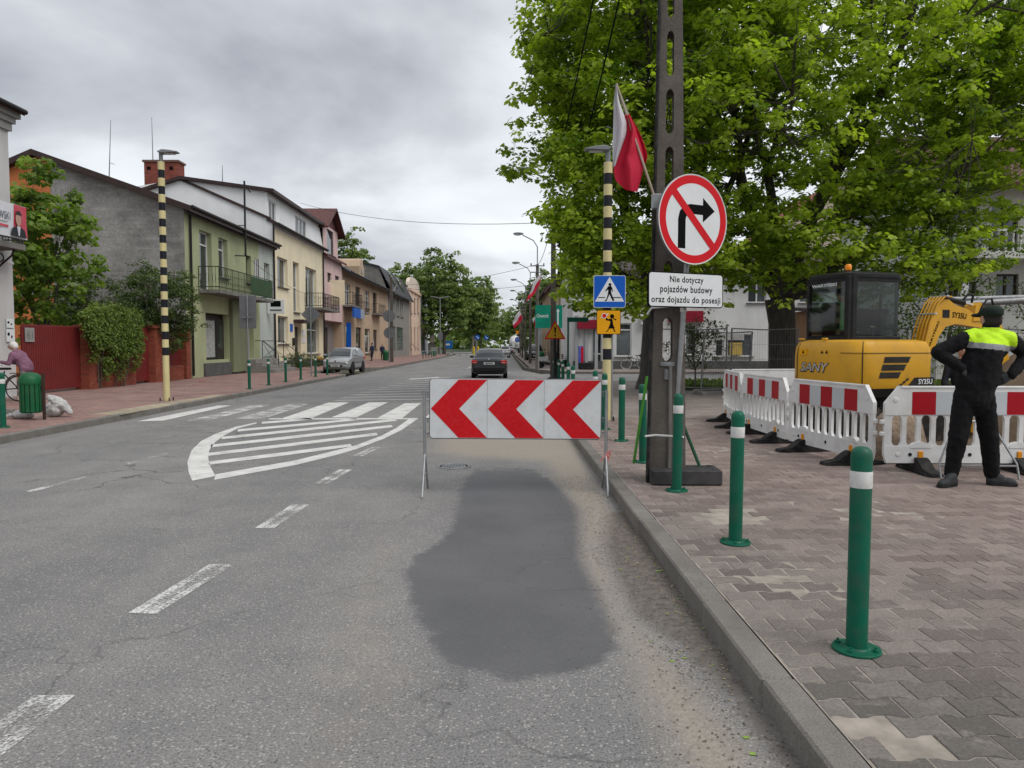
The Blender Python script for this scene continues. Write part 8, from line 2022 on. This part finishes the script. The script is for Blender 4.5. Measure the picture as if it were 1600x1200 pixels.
# ---- concrete lamp poles along the right kerb
def lamp_pole(label, x, y, h, seed):
    r = empty('lamp_pole', (x, y, .12), 0, label, 'lamp post', 'concrete lamp poles along the right kerb')
    q = MB(); q.add([(-.12, -.12, 0), (.12, -.12, 0), (.12, .12, 0), (-.12, .12, 0), (-.09, -.08, h), (.09, -.08, h), (.09, .08, h), (-.09, .08, h)], [(0, 1, 5, 4), (1, 2, 6, 5), (2, 3, 7, 6), (3, 0, 4, 7), (4, 5, 6, 7)]); q.build('shaft', M_POLE, r)
    q = MB(); q.tube([(0, 0, h - .4), (0, 0, h + 1.1), (-.25, 0, h + 1.5), (-.95, 0, h + 1.85)], .035, 8); q.build('bracket_arm', M_STEEL_D, r, smooth=60)
    q = MB(); q.sphere((-1.2, 0, h + 1.93), 1, 12, 8, (.34, .14, .09)); q.build('lamp_head', M_LAMP, r, smooth=60)
    q = MB(); q.sphere((-1.25, 0, h + 1.89), 1, 12, 8, (.25, .12, .09)); q.build('lens', pm('lamp_lens', (.55, .56, .55), .25), r, smooth=60)
    for z in (h - .1, h - .5): q = MB(); q.box((0, -.12, z), (.9, .06, .06)); ca = q.build('cross_arm', M_STEEL_D, r); 
    for xx in (-.4, .4): q = MB(); q.lathe([(.03, 0), (.05, .05), (.03, .1), (.04, .14)], 8, c=(xx, -.12, h - .07)); q.build('insulator', pm('insulator', (.15, .08, .05), .3), r)
    return r
LPs = [(2.03, 31.2, 6.9), (2.05, 47.0, 6.6), (2.1, 61.5, 6.4), (2.1, 76, 6.3), (2.15, 91, 6.3), (2.2, 107, 6.2)]
for i, (x, y, h) in enumerate(LPs): lamp_pole(['nearest street lamp pole on the right with its head over the road', 'second street lamp pole on the right', 'third street lamp pole on the right', 'fourth street lamp pole on the right', 'fifth street lamp pole on the right', 'farthest street lamp pole on the right'][i], x, y, h, i)
# ---- overhead wires
def wire(label, a, b, sag, r=.012, n=14):
    a, b = Vector(a), Vector(b); q = MB(); q.tube([tuple(a.lerp(b, i / n) - Vector((0, 0, sag * 4 * (i / n) * (1 - i / n))) - a) for i in range(n + 1)], r, 5)
    o = q.build('overhead_wire', M_SBLACK, loc=a); return tag(o, label, 'wire')
wire('thick overhead cable from the concrete pole to the street lamp pole, left one', (1.6, 7.9, 8.55), (1.65, 31, 7.0), .35, .017); wire('thick overhead cable from the concrete pole to the street lamp pole, right one', (1.9, 7.9, 8.4), (2.4, 31, 6.9), .5, .017)
wire('wire crossing the street from the cream house to the lamp pole', dp(468, 317, 52), (1.95, 31.2, 6.75), .55); wire('wire from the green house mast down to the cream house', (FX + .4, Yg0 + mu, PZ + mz + .1), (FX + .1, Yc0 + 12, PZ + 5.2), .5, .01)
wire('upper wire spanning the street at the third lamp pole', (FX, 96, 9.2), (2.05, 61.5, 6.6), .5, .015); wire('lower wire spanning the street at the second lamp pole', (FX, 88, 9.0), (2.0, 47.0, 6.7), .6, .013)
for i in range(len(LPs) - 1): wire('overhead wire between %s street lamp poles' % ['first and second', 'second and third', 'third and fourth', 'fourth and fifth', 'fifth and sixth'][i], (LPs[i][0], LPs[i][1], LPs[i][2] + .1), (LPs[i + 1][0], LPs[i + 1][1], LPs[i + 1][2] + .1), .4, .014)
# ---- flags further along
def small_flag(label, base, tip, seed):
    base, tip = Vector(base), Vector(tip); r = empty('flag', base, 0, label, 'flag'); q = MB(); q.tube([(0, 0, 0), tuple(tip - base)], .02, 6); q.build('staff', MATS['staff_wood'], r)
    ax = (tip - base); L = ax.length; ax.normalize(); dn = Vector((-.55, -.2, -.8)).normalized()
    for nm, mt, f0, f1 in (('white_half', M_FW, .0, .5), ('red_half', M_FR, .5, 1)):
        q = MB(); vs = []; n = 10
        for j in range(n + 1):
            s = (f0 + (f1 - f0) * j / n) * .9
            for i in range(n + 1): u = i / n * 1.35; p = tip - base - ax * s + dn * u + Vector((.07 * math.sin(u * 5 + s * 4 + seed), .1 * math.sin(u * 4 + s * 6 + seed), 0)) * u; vs.append(tuple(p))
        q.add(vs, [(j * (n + 1) + i, j * (n + 1) + i + 1, (j + 1) * (n + 1) + i + 1, (j + 1) * (n + 1) + i) for j in range(n) for i in range(n)]); q.build(nm, mt, r, smooth=180)
small_flag('white and red flag on the second street lamp pole', (2.05, 46.8, 4.6), dp(847, 423, 46.3), 1)
small_flag('white and red flag on the fourth street lamp pole', (2.1, 75.8, 3.6), (1.5, 75.4, 5.2), 2); small_flag('white and red flag beside the parked dark car', (3.6, 70, 3.2), (3.4, 69.6, 5.2), 4); small_flag('white and red flag on the mansard house front', (FX + .2, Ym0 + 1, 7.2), (FX + 1.0, Ym0 + .8, 9.0), 5)
# ---- signs on posts
def sign_post(label, x, y, h, z0=.13, r_=.03, mat=None, name='road_sign'):
    r = empty(name, (x, y, z0), 0, label, 'road sign'); q = MB(); q.tube([(0, 0, 0), (0, 0, h)], r_, 8); q.build('post', mat or M_STEEL, r, smooth=60); return r
p0 = gp(390, 600, PZ); s1 = sign_post('back of a tall rectangular sign on the left pavement', -9.55, 27.6, 3.35); q = MB(); q.box((0, .045, 2.72), (.62, .03, 1.22), bev=.008); q.build('panel', M_GREYBACK, s1); q = MB(); q.box((.0, -.035, 2.52), (.42, .03, .05)); q.build('clamp', M_STEEL_D, s1)
s2 = sign_post('back of a diamond shaped sign by the green bollards', -9.25, 35.4, 3.3); q = MB(); q.prism([(0, -.46), (.46, 0), (0, .46), (-.46, 0)], -.01, .01, TR(0, .05, 2.95) @ UP); q.build('panel', M_GREYBACK, s2)
s3 = sign_post('back of a round sign pair by the brown house pole', -10.3, 66, 4.6); 
for z, rr in ((4.1, .55), (2.6, .5)): q = MB(); q.prism(circ(rr, 24), -.01, .01, TR(0, .05, z) @ UP); q.build('panel', M_GREYBACK, s3)
tri = [(-.40, -.34), (.40, -.34), (0, .36)]
def triangle_sign(r, z, s=1.0, flip=False, face=None):
    P = [(x * s, (y if not flip else -y) * s) for x, y in tri]; q = MB(); q.prism(P, -.012, 0, TR(0, -.04, z) @ UP); q.build('red_border', M_SRED, r)
    q = MB(); q.prism([(x * .80, y * .80 - (.02 if not flip else -.02) * s) for x, y in P], 0, .003, TR(0, -.04, z) @ UP); q.build('yellow_face', face or M_SYELLOW, r)
s4 = sign_post('yellow warning triangle with exclamation mark on a dark double post', 1.78, 26.3, 1.75, r_=.06, mat=M_RUBBER); triangle_sign(s4, 2.02, .95, False, pm('dim_yellow', (.50, .27, .01), .5))
q = MB(); q.prism([(-.035, .12), (.035, .12), (.018, -.10), (-.018, -.10)], .003, .006, TR(0, -.04, 2.0) @ UP); q.build('mark', M_SBLACK, s4); q = MB(); q.prism(circ(.03, 10, 0, -.16), .003, .006, TR(0, -.04, 2.0) @ UP); q.build('mark', M_SBLACK, s4)
q = MB(); q.tube([(.12, .1, 0), (.12, .1, 1.8)], .05, 8); q.build('second_post', M_RUBBER, s4); q = MB(); q.lathe([(.001, 0), (.3, 0), (.28, .3), (.1, .42), (.001, .42)], 14); q.build('weight_bag', M_RUBBER, s4, smooth=60)
s5 = empty('direction_sign', (2.35, 44.0, .12), 0, 'green direction sign reading Otwock behind the warning triangle', 'road sign')
q = MB(); q.tube([(-.35, 0, 0), (-.35, 0, 3.9)], .045, 8); q.build('post', M_STEEL, s5); q = MB(); q.tube([(.65, 0, 0), (.65, 0, 3.9)], .045, 8); q.build('post', M_STEEL, s5)
M_SGREEN = pm('sign_green', (.005, .20, .13), .4, bump=0); q = MB(); q.prism(rrect(1.6, 1.36, .06), 0, .03, TR(.25, -.06, 3.2) @ UP); q.build('panel', M_SGREEN, s5)
q = MB(); fit_text(q, 'Otwock', .72, .22, TR(-.12, -.095, 3.25) @ UP, bold=.01); q.build('lettering', M_SWHITE, s5); q = MB(); q.prism([(.6, -.5), (.68, -.5), (.68, .3), (.74, .3), (.64, .48), (.54, .3), (.6, .3)], .032, .034, TR(.15, -.06, 3.2) @ UP); q.build('arrow', M_SWHITE, s5)
s6 = sign_post('green street name plate on a slim post beside the bollards', 2.32, 27.2, 2.4, r_=.035, mat=M_GREEN, name='street_name_sign'); q = MB(); q.box((.35, -.04, 2.42), (.78, .02, .17)); q.build('plate', M_GREEN, s6)
s7 = sign_post('yellow give way triangle above blue roundabout sign at the junction', 1.9, 112, 2.9); triangle_sign(s7, 3.4, .95, True); q = MB(); q.prism(circ(.42, 20), 0, .01, TR(0, -.04, 2.35) @ UP); q.build('blue_disc', M_SBLUE, s7)
for k in range(3):
    a = k * 2.094; q = MB(); q.prism([(.2 * math.cos(a + t) * w_, .2 * math.sin(a + t) * w_) for t, w_ in ((0, .8), (.7, .8), (1.3, .8), (1.3, 1.2), (.7, 1.2), (0, 1.2))], .01, .013, TR(0, -.04, 2.35) @ UP); q.build('white_arrow', M_SWHITE, s7)
for lab, px, Y_ in (('blue keep right sign before the roundabout, left one', 746, 140), ('blue keep right sign before the roundabout, right one', 760, 146)):
    p = dp(px, 527, Y_); s8 = sign_post(lab, p.x, Y_, 2.9); q = MB(); q.prism(circ(.46, 20), 0, .01, TR(0, -.04, 3.05) @ UP); q.build('blue_disc', M_SBLUE, s8); q = MB(); q.prism([(-.25, .2), (.05, -.08), (-.04, -.2), (.26, -.24), (.24, .06), (.13, -.02), (-.17, .27)], .01, .013, TR(0, -.04, 3.05) @ UP); q.build('white_arrow', M_SWHITE, s8)
for lab, px in (('yellow traffic post at the roundabout, left one', 740), ('yellow traffic post at the roundabout, right one', 747)): p = dp(px, 548, 138); q = MB(); q.lathe([(.22, 0), (.2, .9), (.22, 1.3), (.1, 1.4)], 10); o = q.build('traffic_post', pm('post_yellow', (.6, .42, .02), .5), loc=(p.x, 138, .01), smooth=50); tag(o, lab, 'traffic post')
p = dp(742, 530, 150); mo = empty('monument', (p.x, 150, .1), 0, 'pale stone monument figure standing at the roundabout', 'monument'); q = MB(); q.box((0, 0, .5), (1.3, 1.0, 1.0), bev=.05); q.build('plinth', M_ISLAND, mo); q = MB(); q.prism([(-.45, 1), (-.15, 1), (-.1, 2.4), (.1, 2.4), (.2, 1), (.5, 1), (.4, 3.2), (-.1, 3.9), (-.6, 3.3), (-.5, 2.6)], -.3, .3, UP); q.build('figure', pm('pale_stone', (.5, .46, .38), .8), mo)
# left junction: shrine, double lamp, billboard, railing posts, bins
sh_ = empty('shrine', (-12.6, 128, .13), 0, 'tall dark wayside shrine with pale lower niche at the left junction', 'shrine'); q = MB(); q.box((0, 0, 1.0), (1.2, 1.2, 2.0), bev=.08); q.build('base', M_STONE, sh_); q = MB(); q.box((0, 0, 2.8), (.8, .8, 1.6), bev=.06); q.build('niche', pm('pale_stone', (.5, .46, .38)), sh_); q = MB(); q.lathe([(.6, 3.6), (.3, 4.3), (.18, 4.4), (.16, 6.6), (.001, 6.7)], 8); q.build('spire', M_POLE, sh_)
dl_ = empty('double_lamp', (-9.6, 110, .13), 0, 'slim double armed street lamp at the left junction', 'lamp post'); q = MB(); q.tube([(0, 0, 0), (0, 0, 8.6)], [.09, .06], 8); q.build('pole', M_STEEL, dl_); 
for s_ in (-1, 1): q = MB(); q.tube([(0, 0, 8.5), (s_ * 1.2, 0, 8.7)], .05, 6); q.box((s_ * 1.05, 0, 8.72), (.7, .25, .08)); q.build('lamp_arm', M_STEEL, dl_)
q = MB(); q.box((0, -.08, 2.9), (.75, .03, 1.1)); q.build('sign_back', M_GREYBACK, dl_)
bb = empty('billboard', (-12.4, 160, .1), 0, 'blue advertising board on posts beyond the junction', 'billboard'); q = MB(); q.box((0, 0, 1.7), (2.2, .1, 1.6)); q.build('panel', pm('billboard_blue', (.02, .14, .42), .5), bb); q = MB(); q.box((0, -.06, 1.75), (1.0, .02, .4)); q.build('white_print', M_SWHITE, bb); q = MB(); q.box((-.9, 0, .5), (.1, .1, 1.0)); q.build('leg', M_STEEL, bb); q = MB(); q.box((.9, 0, .5), (.1, .1, 1.0)); q.build('leg', M_STEEL, bb)
ORD = ['first', 'second', 'third', 'fourth', 'fifth', 'sixth', 'seventh', 'eighth', 'ninth']
for k in range(9): place_bollard(-9.3 - (.12 * k if k > 5 else 0), 84 + k * 3.2, '%s green bollard of the row at the far left junction' % ORD[k], 'green bollards at the far left junction')
def bin_(label, loc, rz=0):
    r = empty('litter_bin', loc, rz, label, 'litter bin'); M_BG = pm('bin_green', (.008, .10, .035), .45, var=.15, dirt=.2)
    q = MB(); q.lathe([(.20, .16), (.205, .20), (.205, .80), (.20, .82)], 20); dr = q.build('drum', pm('bin_dark_green', (.006, .055, .022), .6), r, smooth=40)
    for k in range(14): a = 2 * math.pi * k / 14; q = MB(); q.box((.215 * math.cos(a), .215 * math.sin(a), .49), (.022, .075, .62), rz=a, bev=.006); q.build('slat', M_BG, dr)
    q = MB(); q.lathe([(.235, .80), (.24, .83), (.235, .90), (.20, .99), (.13, 1.05), (.001, 1.075)], 22); q.build('lid', M_BG, r, smooth=50)
    q = MB(); q.box((.285, 0, .5), (.05, .05, 1.1)); q.build('post', pm('rusty_post', (.045, .028, .02), .8), r); q = MB(); q.box((.255, 0, .72), (.08, .04, .08)); q.build('latch', M_IRON, r)
    return r
bin_('green slatted litter bin with domed lid near the left edge', (-9.42, 14.75, PZ)).scale = (.88, .88, .88); bin_('green litter bin by the pole before the brown house', (-10.5, 65.2, PZ)); bin_('green litter bin on the far right corner', (2.6, 53, .12))
# white sacks beside the bin
def sack(label, loc, prims): r = fused('sack', prims, [pm('sack_white', (.45, .44, .43), .75, var=.25, vs=6, bump=.8, bs=9, bd=.04, dirt=.25)], None, .018, 4, None, .05); r.location = loc; tag(r, label, 'sack')
sack('full white sack slumped behind the litter bin', (-9.48, 15.35, PZ), [('e', (.15, 0, .16), (.2, .16, .17), 0), ('c', (.2, 0, .30), (.05, 0, .42), .13, .05, 0), ('c', (.3, 0, .25), (.5, -.05, .10), .12, .06, 0)])
sack('white sack lying flat left of the litter bin', (-9.75, 15.0, PZ), [('e', (0, 0, .08), (.22, .15, .09), 0), ('c', (-.1, 0, .07), (-.3, -.05, .05), .07, .03, 0)])
# brick on the pavement, litter
q = MB(); q.box((0, 0, .06), (.25, .12, .12), bev=.006); o = q.build('loose_block', M_STONE, loc=(-10.6, 15.8, PZ + .002)); tag(o, 'loose grey block on the left pavement beside the bin', 'block')
for (lab, px, py, colr, nm) in (('scrap of red litter on the left pavement', 315, 597, (.5, .04, .06), 'red'), ('scrap of white litter on the left pavement', 294, 603, (.5, .48, .45), 'white'), ('crumpled green litter in the left gutter', 157, 662, (.1, .42, .12), 'green')):
    p = gp(px, py, PZ if nm != 'green' else .01); q = MB(); rl_ = random.Random(px)
    for k in range(7): a = Vector((rl_.uniform(-.09, .09), rl_.uniform(-.09, .09), rl_.uniform(0, .05))); q.add([tuple(a), tuple(a + Vector((rl_.uniform(.03, .09), rl_.uniform(-.04, .04), rl_.uniform(.0, .05)))), tuple(a + Vector((rl_.uniform(-.03, .03), rl_.uniform(.03, .09), rl_.uniform(.0, .05))))], [(0, 1, 2)])
    o = q.build('litter', pm('litter_' + nm, colr, .6), loc=p + Vector((0, 0, .004))); tag(o, lab, 'litter')
# flower boxes and planters
q = MB(); q.box((0, 0, .22), (.9, .4, .44), bev=.03); o = q.build('planter', M_BLACK, loc=(5.0, 45.6, .12)); tag(o, 'black square planter by the corner shop door', 'planter')
bn = empty('bench', (4.3, 52, .12), R(90), 'dark bench before the beige house', 'bench')
for k in range(4): q = MB(); q.box((0, -.15 + k * .11, .45), (1.6, .09, .04)); q.build('seat_slat', M_DOORD, bn)
for k in range(3): q = MB(); q.box((0, .26, .6 + k * .12), (1.6, .04, .09)); q.build('back_slat', M_DOORD, bn)
for x in (-.65, .65): q = MB(); q.box((x, 0, .22), (.06, .4, .44)); q.build('leg', M_IRON, bn)
pb_ = empty('promo_flag', (4.75, 46.2, .12), 0, 'red white and blue promotional banner by the corner shop', 'banner'); q = MB(); q.box((0, 0, .8), (.34, .04, 1.3)); q.build('cloth', pm('promo_blue', (.10, .12, .4), .6), pb_); q = MB(); q.box((.08, -.025, .8), (.14, .01, 1.2)); q.build('red_stripe', M_SRED, pb_); q = MB(); q.tube([(-.18, 0, 0), (-.18, 0, 1.55)], .015, 6); q.build('pole', M_STEEL, pb_)
# flowers before the cream house
fb = empty('flower_box', (-13.6, Yc0 + 8.6, PZ), 0, 'dark box of yellow flowers under the cream house shop window', 'flower box'); q = MB(); q.box((0, 0, .2), (.4, 1.2, .4), bev=.02); q.build('box', M_BLACK, fb)
nf = np.random.default_rng(8); o = leaves('flowers', np.stack([nf.uniform(-.2, .2, 160), nf.uniform(-.6, .6, 160), nf.uniform(.42, .7, 160)], 1), .10, leaf_mat('yellow_petals', (.45, .22, .01), (.6, .4, .02), .2), fb, 'card', 8); o['kind'] = 'stuff'
# concrete pole on the left by the brown house
lp_ = empty('utility_pole', (-10.2, 66.8, PZ), 0, 'slim concrete utility pole before the brown house', 'utility pole'); q = MB(); q.add([(-.14, -.14, 0), (.14, -.14, 0), (.14, .14, 0), (-.14, .14, 0), (-.1, -.1, 7.6), (.1, -.1, 7.6), (.1, .1, 7.6), (-.1, .1, 7.6)], [(0, 1, 5, 4), (1, 2, 6, 5), (2, 3, 7, 6), (3, 0, 4, 7), (4, 5, 6, 7)]); q.build('shaft', M_POLE, lp_); q = MB(); q.box((0, 0, 7.4), (1.0, .08, .08)); q.build('cross_arm', M_STEEL_D, lp_)
